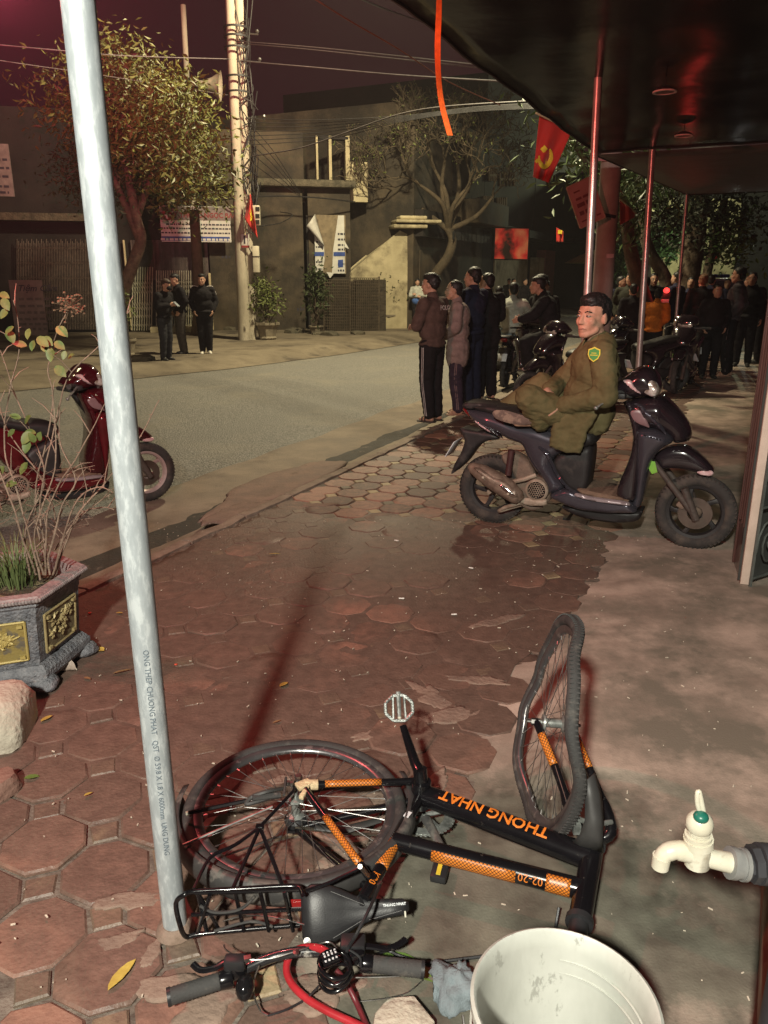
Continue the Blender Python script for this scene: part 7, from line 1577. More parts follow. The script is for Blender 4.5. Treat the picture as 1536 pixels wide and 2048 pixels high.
# ================================================================== TREES
M_leafA = mat('tree_leaf', (.135, .14, .028), .5, col2=(.05, .055, .013), scale=1.2); M_leafG = mat('green_tree_leaf', (.085, .15, .035), .5, col2=(.045, .085, .02), scale=.8); M_shade = mat('shaded_leaf', (.022, .030, .010), .6, col2=(.012, .016, .006), scale=4); M_mango = mat('mango_leaf', (.10, .15, .05), .45, col2=(.05, .085, .025), scale=2)  # shaded_leaf carries the shade over the right-hand trees in its colour
def limb(mb, p, d, L, r, depth, rnd, ends, gen=0, spread=.6, upb=.15, taper=.62, minr=.008, segs=5, kink=.18):
    pts = [p]; q = Vector(p); dd = Vector(d).normalized()
    for i in range(segs):
        dd = (dd + Vector((rnd.uniform(-1, 1), rnd.uniform(-1, 1), rnd.uniform(-1, 1))) * kink + Vector((0, 0, upb * .2))).normalized(); q = q + dd * (L / segs); pts.append(q.copy())
    mb.tube(pts, [max(minr, lerp(r, r * taper, i / segs)) for i in range(segs + 1)], 8 if gen < 2 else 5 if gen < 4 else 3, cap=False)
    if depth == 0: ends.append((pts[-1], dd)); ends.append((pts[-2], dd)); return
    n = 2 if rnd.random() < .6 else 3
    for k in range(n):
        a = Vector((rnd.uniform(-1, 1), rnd.uniform(-1, 1), rnd.uniform(-.6, 1))); nd = (dd + a * spread + Vector((0, 0, upb))).normalized(); limb(mb, pts[-1], nd, L * rnd.uniform(.62, .85), r * taper * (.85 if k else .95), depth - 1, rnd, ends, gen + 1, spread, upb, taper, minr, segs, kink)
    if rnd.random() < .5: limb(mb, pts[3], (dd + Vector((rnd.uniform(-1, 1), rnd.uniform(-1, 1), .3)) * spread * 1.2).normalized(), L * .55, r * .5, max(0, depth - 2), rnd, ends, gen + 2, spread, upb, taper, minr, segs, kink)
# leafy tree on the left: crown filled with leaf sprays inside an uneven outline
def crown_leaves(outline, Y, depth, n, size, rnd, hollow=.0, clump=70):
    xs = [x for x, _ in outline]; ys = [y for _, y in outline]; pts = []
    def ins(x, y):
        c = False; j = len(outline) - 1
        for i in range(len(outline)):
            (a, b), (e, f) = outline[i], outline[j]
            if (b > y) != (f > y) and x < (e - a) * (y - b) / (f - b) + a: c = not c
            j = i
        return c
    cl = []
    while len(cl) < clump:
        x, y = rnd.uniform(min(xs), max(xs)), rnd.uniform(min(ys), max(ys))
        if ins(x, y): cl.append(AT(x, y, Y + rnd.uniform(-1, 1) * depth))
    for k in range(n):
        c = rnd.choice(cl); pts.append(c + Vector((rnd.gauss(0, .30), rnd.gauss(0, .35), rnd.gauss(0, .26))))
    return pts
rt = random.Random(17)
tl = wthing('leafy_tree', 'leafy tree with a slanting lit crown in front of the pharmacy', 'tree', tuple(G(250, 700, .04)))
YT = G(250, 700).y
tr = MB(); 
tr.tube(spline([AT(243, 664, YT), AT(246, 590, YT), AT(265, 530, YT), AT(282, 480, YT), AT(274, 440, YT), AT(262, 380, YT)], 5), [lerp(.17, .10, i / 25) for i in range(26)], 10)
tr.tube(spline([AT(282, 485, YT), AT(255, 420, YT), AT(215, 330, YT), AT(180, 260, YT)], 4), [lerp(.11, .04, i / 12) for i in range(13)], 8)
tr.tube(spline([AT(272, 440, YT), AT(300, 360, YT), AT(330, 270, YT), AT(320, 200, YT)], 4), [lerp(.09, .03, i / 12) for i in range(13)], 8); tr.tube(spline([AT(262, 390, YT), AT(250, 300, YT), AT(240, 200, YT), AT(225, 140, YT)], 4), [lerp(.09, .03, i / 12) for i in range(13)], 8)
wpart(tr, 'trunk', M_bark, tl, smooth=60)
OUT0 = [(30, 140), (75, 120), (150, 130), (215, 120), (215, 290), (110, 280), (60, 230)]
OUT = [(170, 140), (190, 105), (230, 104), (290, 125), (330, 160), (370, 175), (400, 225), (415, 265), (412, 310), (440, 340), (458, 365), (430, 375), (400, 390), (412, 405), (380, 415), (330, 380), (300, 330), (240, 300), (180, 290)]
lf = crown_leaves(OUT, YT, 1.3, 11500, .2, rt, clump=240) + crown_leaves(OUT0, YT, 1.0, 1100, .2, rt, clump=30)
tag(wpart(leaves(MB(), lf, .165, rt, .1, .34), 'crown', M_leafA, tl, smooth=0, fixn=False), kind='stuff')
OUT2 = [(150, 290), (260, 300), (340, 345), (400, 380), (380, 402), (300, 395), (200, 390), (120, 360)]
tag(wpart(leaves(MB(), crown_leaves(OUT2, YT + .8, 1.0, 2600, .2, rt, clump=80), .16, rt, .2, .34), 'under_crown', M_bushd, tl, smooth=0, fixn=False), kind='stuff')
wpart(MB().tube([AT(390, 690, YT + 4.4), AT(398, 640, YT + 4.4), AT(396, 540, YT + 4.4), AT(388, 420, YT + 4.4)], [.19, .18, .16, .14], 12), 'second_trunk', mat('pale_bark', (.16, .115, .075), .9, col2=(.10, .07, .045), scale=5, bump=.6, bscale=25), tl, smooth=60)
# bare tree in front of the terrace
bt_ = wthing('bare_tree', 'bare spreading tree with a bent trunk behind the kerb group', 'tree', tuple(G(870, 655, .04))); YB_ = G(870, 655, .04).y
tr = MB(); ends = []; rb = random.Random(8)
tr.tube(spline([AT(868, 655, YB_), AT(862, 600, YB_), AT(868, 555, YB_), AT(895, 515, YB_), AT(905, 480, YB_), AT(895, 455, YB_)], 5), [lerp(.19, .13, i / 25) for i in range(26)], 12)
base = AT(897, 460, YB_)
for (x, y) in ((840, 370), (870, 340), (915, 330), (955, 345), (985, 395), (800, 395), (890, 320), (930, 380)):
    e = AT(x, y, YB_ + rb.uniform(-1.2, 1.2)); d = e - base; tr.tube(spline([base, lerp(base, e, .5) + Vector((rb.uniform(-.25, .25), rb.uniform(-.2, .2), rb.uniform(-.1, .2))), e], 5), [lerp(.10, .045, i / 10) for i in range(11)], 8, cap=False)
    for q in range(2): limb(tr, e, (d.normalized() + Vector((rb.uniform(-.7, .7), rb.uniform(-.6, .6), rb.uniform(-.25, .25)))), .85, .036, 5, rb, ends, 2, .85, .06, .70, .010, 5, .34)
wpart(tr, 'trunk', mat('grey_bark', (.095, .07, .042), .9, col2=(.048, .036, .022), scale=4, bump=.8, bscale=22, bdist=.02), bt_, smooth=60, fixn=False)
tag(wpart(leaves(MB(), [e[0] for e in ends if rb.random() < .22], .10, rb), 'remaining_leaves', M_bush, bt_, smooth=0, fixn=False), kind='stuff')
# right-hand trees
def simple_tree(label, trunk, outlines, Y, m, r0, r1, lsize, seed, depth=1.5, bark=M_bark, group=None):
    t = wthing('street_tree', label, 'tree', tuple(AT(trunk[0][0], trunk[0][1], Y)), group); mb = MB(); pts = spline([AT(x, y, Y) for x, y in trunk], 5); k = len(pts); pts[0].z = min(pts[0].z, 0); mb.tube(pts, [lerp(r0, r1, i / (k - 1)) for i in range(k)], 10); rnd = random.Random(seed)
    for o_, n, cl in outlines:
        cx, cy = sum(x for x, _ in o_) / len(o_), sum(y for _, y in o_) / len(o_); mb.tube(spline([pts[-1], AT(cx, cy, Y)], 3), r1 * .6, 6)
    wpart(mb, 'trunk', bark, t, smooth=60)
    for o_, n, cl in outlines: tag(wpart(leaves(MB(), crown_leaves(o_, Y, depth, n, lsize, rnd, clump=cl), lsize, rnd, .5 if m is M_mango else .1, .26 if m is M_mango else .45), 'crown', m, t, smooth=0, fixn=False), kind='stuff')
simple_tree('green lamp-lit tree far down the road between the awning poles', [(1290, 590), (1290, 520), (1285, 480)], [([(1238, 500), (1262, 470), (1310, 440), (1350, 430), (1382, 450), (1384, 490), (1350, 510), (1300, 505), (1262, 530), (1240, 535)], 3800, 60), ([(1235, 490), (1280, 480), (1285, 520), (1250, 545), (1235, 530)], 1100, 20)], 38, M_leafG, .3, .2, .30, 5, 2.5)
simple_tree('mango tree hanging over the hammer and sickle flag', [(1300, 640), (1265, 520), (1250, 420)], [([(1066, 195), (1085, 190), (1110, 225), (1130, 240), (1160, 280), (1170, 300), (1150, 310), (1130, 270), (1100, 240), (1072, 215)], 200, 26), ([(1195, 320), (1262, 330), (1300, 370), (1290, 420), (1250, 440), (1200, 420), (1180, 360)], 1300, 60), ([(1130, 280), (1180, 290), (1180, 320), (1140, 320)], 130, 12)], 14.5, M_mango, .16, .10, .20, 6, .9)
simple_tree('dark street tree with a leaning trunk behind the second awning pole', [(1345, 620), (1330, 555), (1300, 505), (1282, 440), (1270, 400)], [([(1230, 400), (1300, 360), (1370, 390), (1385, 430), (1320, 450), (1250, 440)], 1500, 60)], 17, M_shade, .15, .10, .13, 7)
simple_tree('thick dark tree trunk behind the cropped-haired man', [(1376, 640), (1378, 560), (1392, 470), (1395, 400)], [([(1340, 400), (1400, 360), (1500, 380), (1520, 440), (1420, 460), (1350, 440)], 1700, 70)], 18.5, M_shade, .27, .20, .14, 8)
simple_tree('slender dark tree trunk just right of the thick one', [(1406, 640), (1412, 560), (1432, 470), (1450, 400)], [([(1420, 470), (1470, 450), (1500, 480), (1470, 510), (1425, 500)], 900, 30)], 20, M_leafG, .13, .09, .15, 9)

# ================================================================== OVERHEAD WIRES
rwv = random.Random(31)
def wire(label, pts, r=.011, m=M_wire, group='overhead wires'):
    P_ = [AT(*p) for p in pts]; o = MB().tube(spline(P_, 6), r, 5).build('overhead_wire', m, smooth=60); tag(o, label, 'wire', group); return o
ORD = ['topmost', 'second from the top', 'third from the top', 'fourth from the top', 'fifth from the top', 'sixth from the top', 'lowest']
wire('pair of wires high across the dark sky, upper strand of the top pair', [(470, 82, 20), (600, 92, 17), (760, 108, 14), (1012, 136, 11)], .010)
wire('pair of wires high across the dark sky, lower strand of the top pair', [(470, 86, 20), (600, 97, 17), (760, 114, 14), (1012, 141, 11)], .010)
wire('single pale wire below the top pair, ending at the dark tarpaulin', [(480, 122, 20), (620, 134, 17), (800, 150, 14), (1050, 165, 11)], .012)
wire('twisted pale wire at the top centre above the orange ribbon', [(715, -5, 8), (780, 22, 9), (860, 48, 10), (940, 68, 11)], .009)
wire('orange wire slanting down from the top towards the ribbon', [(625, -5, 8), (700, 42, 9), (800, 100, 10), (900, 165, 12), (1000, 210, 14)], .008, mat('orange_cable', (.30, .08, .04), .6))  # even orange tone along the whole wire
wire('sagging thick cable from the ruined upper floor up to the right', [(505, 312, 21), (600, 296, 20.5), (700, 262, 20), (800, 228, 19), (900, 212, 18), (1100, 200, 16)], .016, mat('dark_wire', (.05, .042, .04), .6))
for i in range(7): wire(ORD[i] + ' thin cable in the slack bundle right of the twin poles', [(500, 236 + i * 9, 21), (620 + i * 8, 240 + i * 6, 20.5), (800, 232 + i * 2, 19.5), (950, 214 + i * 1.5, 18), (1120, 204 + i * 2, 16)], .008, M_cable, 'bundle of thin cables')
for i in range(5): wire((ORD[:4] + ['lowest'])[i] + ' thin cable drooping from the twin poles to the ruined corner', [(500, 250 + i * 18, 21), (545, 300 + i * 14, 21.8), (600, 385 + i * 2, 23)], .009, M_cable, 'drooping cables beside the twin poles')
wire('pale wire at the upper left behind the steel pole', [(-20, 88, 12), (110, 100, 13), (260, 112, 15), (460, 118, 20)], .008); wire('second wire at the upper left, lower than the pale one', [(-20, 118, 12), (60, 130, 13), (200, 150, 16), (455, 190, 20)], .006)
wire('cable looped along the ledge of the old house', [(430, 402, 24.5), (480, 396, 24), (560, 392, 24.5), (640, 396, 24.8), (710, 404, 25.4)], .02, M_cable)
wire('cable slung low across the stained wall from the meter box', [(520, 452, 20.8), (560, 446, 22), (585, 430, 23), (560, 424, 23.6)], .013, M_cable)

# ================================================================== AWNING, ITS POLES, FLAG, RIBBON
M_pole = mat('awning_pole_steel', (.55, .50, .48), .32, metal=.65, col2=(.42, .38, .36), scale=12, spec=.5)
def awn_pole(label, x, Y, ytop, r, lean=0):
    b = AT(x, 700, Y); b.z = 0.005; q = AT(x, 640, Y); tp_ = AT(ytop[0], ytop[1], Y); d = (tp_ - q); d = d / d.z; b = tp_ - d * tp_.z; b.z = 0; t = wthing('awning_pole', label, 'pole', tuple(b)); wpart(MB().tube([b, lerp(b, tp_, .5), tp_ + d * .04], r, 18), 'shaft', M_pole, t, smooth=60); wpart(MB().lathe([(r * 2.4, 0), (r * 2.4, .01), (r * 1.1, .012)], 16, Matrix.Translation(b)), 'foot_plate', M_pole, t); return tp_
ZA = 2.95
def onz(x, y): return G(x, y, ZA)
C_ = onz(1190, 305)
tp1 = awn_pole('steel awning pole rising behind the head of the man in olive', 1172, onz(1197, 150).y, (1197, 150), .0275)
tp2 = awn_pole('steel awning pole rising from behind the scooter handlebar', 1283, onz(1305, 300).y - .02, (1305, 300), .034)
tp3 = awn_pole('thin rusty awning pole by the red rear lamp', 1352, onz(1374, 386).y, (1374, 386), .028)
M_tarp = mat('black_tarpaulin', (.006, .0055, .0055), .2, spec=.03, col2=(.004, .0035, .0035), scale=2, bump=.12, bscale=2.2, bdist=.05)
KR = Vector((KD.y, -KD.x, 0)); C0_ = Vector((C_.x, C_.y, 0))
aw = wthing('awning', 'black glossy tarpaulin awning sagging over the pavement', 'awning', tuple(C_))
def aw_pt(a, b): p = C0_ - KD * a + KR * b; return Vector((p.x, p.y, ZA + .020 * fbm(Vector((a * 1.1, b * 1.1, 3)), 3) - .03 * abs(sin(a * 1.05)) * min(1, b)))
wpart(MB().sheet([[aw_pt(9.0 * i / 60, 6 * (j / 40)) for j in range(41)] for i in range(61)]), 'sheet', M_tarp, aw, solid=.004, smooth=180)
wpart(MB().tube([aw_pt(9.0 * i / 60, 0) for i in range(61)], .012, 6), 'hem', M_cable, aw); wpart(MB().tube([aw_pt(0, 6 * j / 40) for j in range(41)], .015, 6), 'hem', M_cable, aw)
a2 = wthing('awning', 'grey tarpaulin awning further along, behind the black one', 'awning', (C_.x, C_.y + .2, ZA)); g0, g3_ = C_ + KD * .05, onz(1374, 386); dg_ = (g3_ - g0)
def a2p(s, t): p = g0 + dg_ * s + KR * (5.5 * t); return p + Vector((0, 0, -.14 * sin(pi * s) * sin(pi * min(1, t * 1.5)) - .02))
wpart(MB().sheet([[a2p(i / 14, j / 14) for i in range(15)] for j in range(15)]), 'sheet', mat('grey_tarpaulin', (.07, .06, .06), .5, bump=.2, bscale=4, bdist=.05), a2, solid=.006, smooth=180)
wpart(MB().tube([a2p(1, j / 14) for j in range(15)], .02, 6), 'rail', M_cable, a2); wpart(MB().tube([a2p(i / 14, 0) for i in range(15)], .012, 6), 'hem', M_cable, a2)
for (x, y, lb) in ((1333, 146, 'upper pale ring of the unlit hanging lampshades under the awning'), (1371, 236, 'lower pale ring of the unlit hanging lampshades under the awning')):
    c = AT(x, y, 5.9 if y < 200 else 7.6); c.z = min(c.z, ZA - .11); t = wthing('lampshade', lb, 'lampshade', tuple(c)); wpart(MB().lathe([(.072, 0), (.074, .004), (.06, .02), (.02, .035), (.0, .035)], 24, Matrix.Translation(c)), 'shade', mat('enamel_dark', (.05, .04, .04), .4), t, solid=.002); wpart(ring_mb(c, (0, 0, 1), [(.064, -.004), (.080, -.004), (.080, .004), (.064, .004)], 30), 'rim', mat('enamel_white', (.62, .52, .48), .4), t); wpart(MB().tube([c + Vector((0, 0, .035)), c + Vector((0, 0, ZA - c.z))], .004, 5), 'cord', M_cable, t)
rbp = spline([AT(*p) for p in ((879, -40, 4.42), (878, 20, 4.42), (875, 90, 4.42), (877, 150, 4.40), (884, 210, 4.38), (900, 271, 4.35))], 6)
rbx = Vector((1, .25, 0)).normalized(); rbn = Vector((-.25, 1, 0)).normalized()
mb = MB(); mb.loft([[p - rbx * .0145 + rbn * .001, p + rbx * .0145 + rbn * (.001 + .004 * sin(i * .4)), p + rbx * .0145 - rbn * .001 + rbn * .004 * sin(i * .4), p - rbx * .0145 - rbn * .001] for i, p in enumerate(rbp)])
o = mb.build('ribbon', mat('orange_strap', (.62, .19, .025), .6, col2=(.45, .13, .018), scale=40, bump=.5, bscale=200), smooth=60); tag(o, 'orange webbing ribbon hanging from the awning edge', 'ribbon')
# concrete pole at the right with flag and tilted sign
cp, cb_, ct_ = vpole('utility_pole', 'thick reddish concrete pole behind the man in olive', 1190, 806, 1222, 330, .135, .12, 0, mat('reddish_concrete', (.30, .235, .21), .85, col2=(.20, .155, .14), scale=3, bump=.4, bscale=30), ext=2.2)
YP = cb_.y
wpart(ring_mb(AT(1212, 433, YP), (.15, 0, 1), [(.128, -.02), (.142, -.02), (.142, .02), (.128, .02)], 24), 'strap', M_cable, cp); wpart(MB().box(AT(1220, 512, YP - .14), (.09, .01, .05)), 'pink_label', mat('pink_label', (.6, .42, .42), .6), cp); wpart(MB().box(AT(1203, 318, YP - .14), (.20, .02, .05)), 'number_plate', mat('pink_plate', (.5, .2, .2), .6), cp)
fl_ = wthing('flag', 'red hammer and sickle flag hanging from a slanted staff on the right', 'flag', tuple(AT(1110, 300, YP - .2))); Yf = YP - .4
wpart(MB().tube([AT(1072, 226, Yf - .2), AT(1185, 281, Yf + .4)], .012, 8), 'staff', M_post, fl_)
fgd = lambda u, v: AT(lerp(lerp(1079, 1143, u), lerp(1066, 1098, u), v), lerp(lerp(231, 264, u), lerp(354, 366, u), v), Yf + .06 * sin(u * 10 + v * 2) * (.2 + v) + .1 * (u - .5))
wpart(MB().sheet([[fgd(i / 20, j / 20) for i in range(21)] for j in range(21)]), 'cloth', M_flag, fl_, solid=.005, smooth=180)
E = lambda x, y: fgd(.40 + x, .60 - y) + Vector((0, -.018, 0))
mb = MB(); arc = [E(.25 * cos(R(a)) * .95, .17 * sin(R(a))) for a in range(-170, 61, 10)]; mb.tube(arc, [lerp(.012, .034, min(1, i / 10)) * (1 if i < 17 else lerp(1, .2, (i - 17) / 7)) for i in range(len(arc))], 6, flat=.25, up=(0, -1, 0)); mb.tube([E(-.24, -.10), E(-.34, -.155)], .022, 6, flat=.4, up=(0, -1, 0))
wpart(mb, 'sickle', M_star, fl_); mb = MB(); mb.tube([E(-.10, .10), E(.17, -.17)], .016, 6, flat=.4, up=(0, -1, 0)); mb.tube([E(-.16, .06), E(-.03, .155)], .030, 6, flat=.4, up=(0, -1, 0)); wpart(mb, 'hammer', M_star, fl_)
f3 = wthing('flag', 'small red flag in the shade behind the reddish concrete pole', 'flag', tuple(AT(1255, 430, YP + 1.5))); wpart(MB().sheet([[AT(lerp(1240, 1270, i / 8), lerp(400 + i * 3, 450 - i * 2, j / 8), YP + 1.5 + .05 * sin(i)) for i in range(9)] for j in range(9)]), 'cloth', M_flag, f3, solid=.005, smooth=180); wpart(MB().tube([AT(1238, 396, YP + 1.5), AT(1274, 428, YP + 1.5)], .012, 6), 'staff', M_post, f3)
f4 = wthing('flag', 'small red flag far down the road above the white car', 'flag', tuple(AT(1434, 515, 24))); wpart(MB().sheet([[AT(lerp(1424, 1446, i / 8) - j * .6, lerp(508 - i * 1.4, 530 - i * 2, j / 8), 24 + .1 * sin(i)) for i in range(9)] for j in range(9)]), 'cloth', M_flag, f4, solid=.01, smooth=180); wpart(MB().tube([AT(1422, 530, 24), AT(1450, 494, 24)], .02, 6), 'staff', M_post, f4)
f5 = wthing('flag', 'small red flag with yellow print on the far house front', 'flag', tuple(AT(1120, 465, 24))); wpart(MB().sheet([[AT(lerp(1113, 1127, i / 8), lerp(455 + i, 484, j / 8), 24 + .08 * sin(i * 1.5)) for i in range(9)] for j in range(9)]), 'cloth', M_flag, f5, solid=.01, smooth=180); wpart(MB().box(AT(1120, 464, 23.9), (.12, .02, .10)), 'emblem', M_star, f5)
bs = wthing('hanging_sign', 'tilted pinkish notice board hung between the awning pole and the concrete pole', 'sign', tuple(AT(1172, 440, YP - .3))); cs = AT(1172, 405, YP - .35)
tx = (AT(1206, 435, YP - .35) - AT(1157, 457, YP - .35)).normalized(); ty = (AT(1135, 374, YP - .35) - AT(1157, 457, YP - .35)); ty = (ty - tx * ty.dot(tx)).normalized(); SB = basis(cs, tx, ty, None)
if SB.to_3x3().col[2].y > 0: pass
sw_ = (AT(1206, 435, YP - .35) - AT(1157, 457, YP - .35)).length; sh_ = (AT(1135, 374, YP - .35) - AT(1157, 457, YP - .35)).length
pb3 = MB().box((0, 0, 0), (sw_, sh_, .02)); place(pb3, SB); wpart(pb3, 'board', mat('pink_board', (.36, .22, .19), .7, col2=(.28, .17, .15), scale=5), bs)
mb = MB()
for a, b in (((-sw_ / 2, -sh_ / 2), (sw_ / 2, -sh_ / 2)), ((-sw_ / 2, sh_ / 2), (sw_ / 2, sh_ / 2)), ((-sw_ / 2, -sh_ / 2), (-sw_ / 2, sh_ / 2)), ((sw_ / 2, -sh_ / 2), (sw_ / 2, sh_ / 2))): mb.tube([SB @ Vector((a[0], a[1], 0)), SB @ Vector((b[0], b[1], 0))], .013, 6)
wpart(mb, 'frame', mat('board_frame', (.40, .30, .22), .6), bs); mb = MB(); zz = 1 if (SB.to_3x3() @ Vector((0, 0, 1))).y < 0 else -1
for yy, x0, x1, hh in ((.17, -.12, -.02, .02), (.08, -.12, .08, .03), (.0, -.13, .13, .05), (-.10, -.13, .10, .05), (-.2, -.14, .14, .02)): dashes(mb, x0 * sw_ / .36, x1 * sw_ / .36, yy * sh_ / .53, hh * sh_ / .53, rr, SB @ Matrix.Translation((0, 0, zz * .011)), .04, .10, .02)
tag(wpart(mb, 'print', mat('board_print', (.16, .05, .05), .7), bs, smooth=0), kind='stuff')

# ================================================================== RED LAMP, CAR, DOOR, BITS ON THE RIGHT
c = AT(1333, 581, 14.6); t = wthing('police_lamp', 'glowing red lamp over the parked scooters', 'lamp', tuple(c)); wpart(MB().ell(c, (.055, .055, .05)), 'lens', mat('red_glow', (.9, .05, .05), .3, emit=(1, .06, .05), estr=1.6), t); wpart(MB().box(c + Vector((0, .05, -.10)), (.16, .12, .14)), 'housing', M_blkp, t, bev=.01); wpart(MB().box(c + Vector((-.03, -.02, -.20)), (.17, .01, .10)), 'plate', M_stick, t); wpart(MB().tube([c + Vector((0, .05, -.1)), Vector((c.x, c.y + .05, 0))], .03, 8), 'stand', M_blkp, t)
lamp('police_lamp_light', tuple(c + Vector((0, -.10, .02))), 3, (1, .05, .04), .05)
p = AT(1436, 565, 27); car = wthing('car', 'white car with a dark windscreen arriving far down the road', 'car', (p.x, 27, 0)); cx = p.x; M_car = mat('white_car_paint', (.62, .65, .66), .25, coat=.6); M_glass = mat('car_glass', (.02, .025, .03), .08, spec=.6)
mb = MB().loft([[Vector((cx + x * w, 27 + y, z)) for x, z in ((-.86, .35), (.86, .35), (.90, .75), (.84, 1.02), (-.84, 1.02), (-.90, .75))] for y, w in ((-2.1, .9), (-1.9, 1), (1.9, 1), (2.1, .9))]); wpart(mb, 'body', M_car, car, bev=.06)
mb = MB().loft([[Vector((cx + x, 27 + y, z)) for x, z in ((-w, 1.02), (w, 1.02), (w * .84, zt), (-w * .84, zt))] for y, w, zt in ((-1.1, .80, 1.05), (-.3, .80, 1.62), (1.5, .80, 1.62), (1.9, .78, 1.10))]); wpart(mb, 'cabin', M_car, car, bev=.05)
mb = MB().add([Vector((cx - .70, 27 - 1.06, 1.10)), Vector((cx + .70, 27 - 1.06, 1.10)), Vector((cx + .60, 27 - .36, 1.57)), Vector((cx - .60, 27 - .36, 1.57))], [(0, 1, 2, 3)]); wpart(mb, 'windscreen', M_glass, car, solid=.01)
for k in (-1, 1): wpart(MB().ell((cx + k * .62, 27 - 2.1, .72), (.16, .05, .10)), 'headlight', mat('car_lamp', (.8, .8, .75), .2, emit=(1, .97, .9), estr=6.0), car); wpart(MB().box((cx + k * .83, 27 + .4, 1.3), (.02, 1.7, .38)), 'side_window', M_glass, car, bev=.008)
wpart(MB().box((cx, 27 + .4, 1.70), (1.0, .25, .12)), 'roof_light', mat('blue_light', (.03, .06, .4), .3), car, bev=.03)
for k in (-1, 1):
    for y in (-1.35, 1.35): wpart(MB().tube([(cx + k * .82, 27 + y, .33), (cx + k * .92, 27 + y, .33)], .33, 20), 'tyre', M_rub, car)
# folded door leaf at the right edge, its pale edge strip, the ornamental grille and the ribbed shutter
M_wood = mat('dark_red_door', (.10, .042, .035), .30, coat=.4, col2=(.055, .022, .018), scale=3, stretch=(6, 6, .6)); M_edge = mat('pale_door_edge', (.62, .50, .42), .6, col2=(.48, .38, .31), scale=6)
dn, df = G(1481, 1172), G(1466, 1125); dd_ = (df - dn).normalized(); dn2 = Vector((dd_.y, -dd_.x, 0))
door = wthing('door_leaf', 'dark red folding door leaf standing open at the right edge, pale strip on its end', 'door', tuple(dn)); df2 = dn + dd_ * .72; H_ = 3.0
def dslab(u0, u1, z0, z1, off, th): a, b = dn + dd_ * u0, dn + dd_ * u1; return slab(MB(), Vector((a.x, a.y, z0)), Vector((b.x, b.y, z1)), off, th, -dn2 if dn2.x > 0 else dn2)
wpart(dslab(.035, .36, .01, H_, .0, .04), 'leaf', M_wood, door, bev=.004); wpart(dslab(0, .032, .01, 1.25, .004, .05), 'edge_strip', M_edge, door, bev=.004); wpart(dslab(0, .032, 1.26, H_, .002, .05), 'edge_strip', M_wood, door, bev=.004)
for u in (.12, .20, .28): wpart(dslab(u, u + .012, .30, H_, .012, .012), 'moulding', M_wood, door, bev=.003)
wpart(dslab(.36, .375, .01, H_, .01, .06), 'stile', M_wood, door, bev=.004)
hw_ = wthing('shop_wall', 'dark rendered wall of the shop at the right edge', 'wall', (3.4, 2.4, 0)); wpart(MB().box((3.4, 2.4, 1.6), (.2, 3.4, 3.2)), 'wall', M_plasC, hw_)
gr_ = wthing('ornamental_grille', 'dark wrought grille with scrolls glimpsed behind the pale door edge', 'grille', tuple(G(1510, 1150))); ga, gb = G(1492, 1178) + Vector((.03, .02, 0)), G(1700, 1110); gd_ = (gb - ga).normalized(); mb = MB()
for i in range(5): mb.tube([ga + gd_ * (i * .24), ga + gd_ * (i * .24) + Vector((0, 0, 1.6))], .010, 6)
for z in (.05, .45, .85, 1.25): mb.tube([ga + Vector((0, 0, z)), ga + gd_ * .96 + Vector((0, 0, z))], .010, 6)
for i in range(4):
    for z in (.25, .65, 1.05):
        for s_ in (1, -1):
            c_ = ga + gd_ * (.12 + i * .24) + Vector((0, 0, z)); mb.tube([c_ + gd_ * (s_ * (.005 + .009 * q) * cos(q * .55)) + Vector((0, 0, s_ * (.005 + .0135 * q) * sin(q * .55))) for q in range(13)], .006, 5)
wpart(mb, 'scrollwork', mat('grey_green_iron', (.10, .11, .10), .6, bump=.4, bscale=60), gr_, smooth=60); wpart(slab(MB(), Vector((ga.x, ga.y, .02)), Vector((gb.x, gb.y, 1.7)), -.05, .03, Vector((gd_.y, -gd_.x, 0))), 'back_panel', mat('grille_back', (.055, .06, .055), .7), gr_)
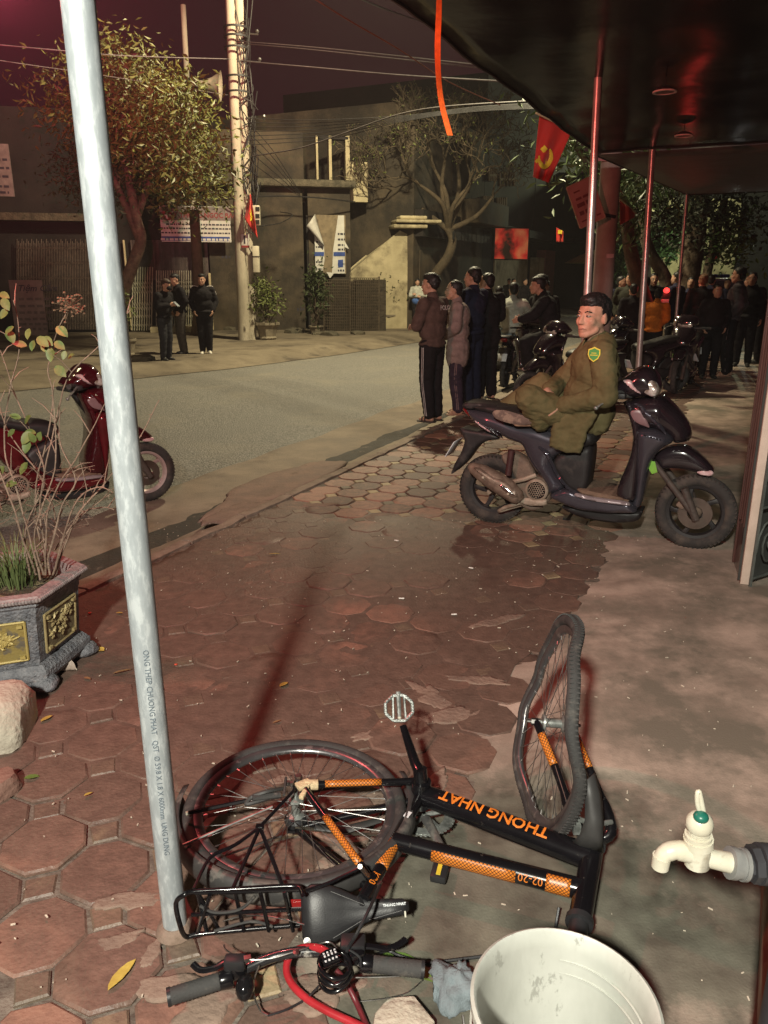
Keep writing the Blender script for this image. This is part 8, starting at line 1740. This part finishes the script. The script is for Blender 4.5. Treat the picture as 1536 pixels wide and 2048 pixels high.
rs2 = wthing('ribbed_shutter', 'dark ribbed folded shutter standing at the right edge above the tap', 'shutter', tuple(G(1560, 1560))); mb = MB(); sa_ = G(1534, 1540); 
for i in range(16):
    x = sa_.x + .016 + i * .02; y = sa_.y + i * .012 + (.012 if i % 2 else 0)
    mb.box((x, y, .68), (.018, .018, 1.34))
wpart(mb, 'ribs', mat('shutter_brown', (.045, .03, .026), .5), rs2, smooth=0)
pk_ = wthing('wooden_sill', 'brown wooden plank along the foot of the wall at the lower right', 'plank', tuple(G(1512, 2040))); a, b = G(1511, 2080), G(1521, 1775); dk = (b - a).normalized(); nk = Vector((dk.y, -dk.x, 0)); mb = MB(); w1 = .022
mb.add([a, a + nk * w1, b + nk * w1, b, a + Vector((0, 0, .10)), a + nk * w1 + Vector((0, 0, .10)), b + nk * w1 + Vector((0, 0, .10)), b + Vector((0, 0, .06))], [(3, 2, 1, 0), (4, 5, 6, 7), (0, 1, 5, 4), (1, 2, 6, 5), (2, 3, 7, 6), (3, 0, 4, 7)]); wpart(mb, 'plank', mat('tan_wood', (.20, .13, .085), .65, col2=(.14, .09, .06), scale=4, stretch=(8, 1, 8)), pk_, bev=.004)
wpart(MB().add([a + nk * .024, a + nk * .6, b + nk * .6, b + nk * .024] + [q + Vector((0, 0, .5)) for q in (a + nk * .024, a + nk * .6, b + nk * .6, b + nk * .024)], [(3, 2, 1, 0), (4, 5, 6, 7), (0, 1, 5, 4), (1, 2, 6, 5), (2, 3, 7, 6), (3, 0, 4, 7)]), 'cabinet_base', M_plasC, pk_)

# ================================================================== AIR
hz_ = MB().box((0, 60, 12.5), (200, 200, 30)); hm = bpy.data.materials.new('haze'); hm.use_nodes = True; nt = hm.node_tree; nt.nodes.remove(nt.nodes['Principled BSDF']); pv = nt.nodes.new('ShaderNodeVolumePrincipled'); pv.inputs['Color'].default_value = (.9, .88, .86, 1); pv.inputs['Density'].default_value = .0007  # thin haze added to catch the glow of the red beam
nt.links.new(pv.outputs[0], nt.nodes['Material Output'].inputs['Volume']); ho = hz_.build('haze', hm, smooth=0); tag(ho, kind='stuff')
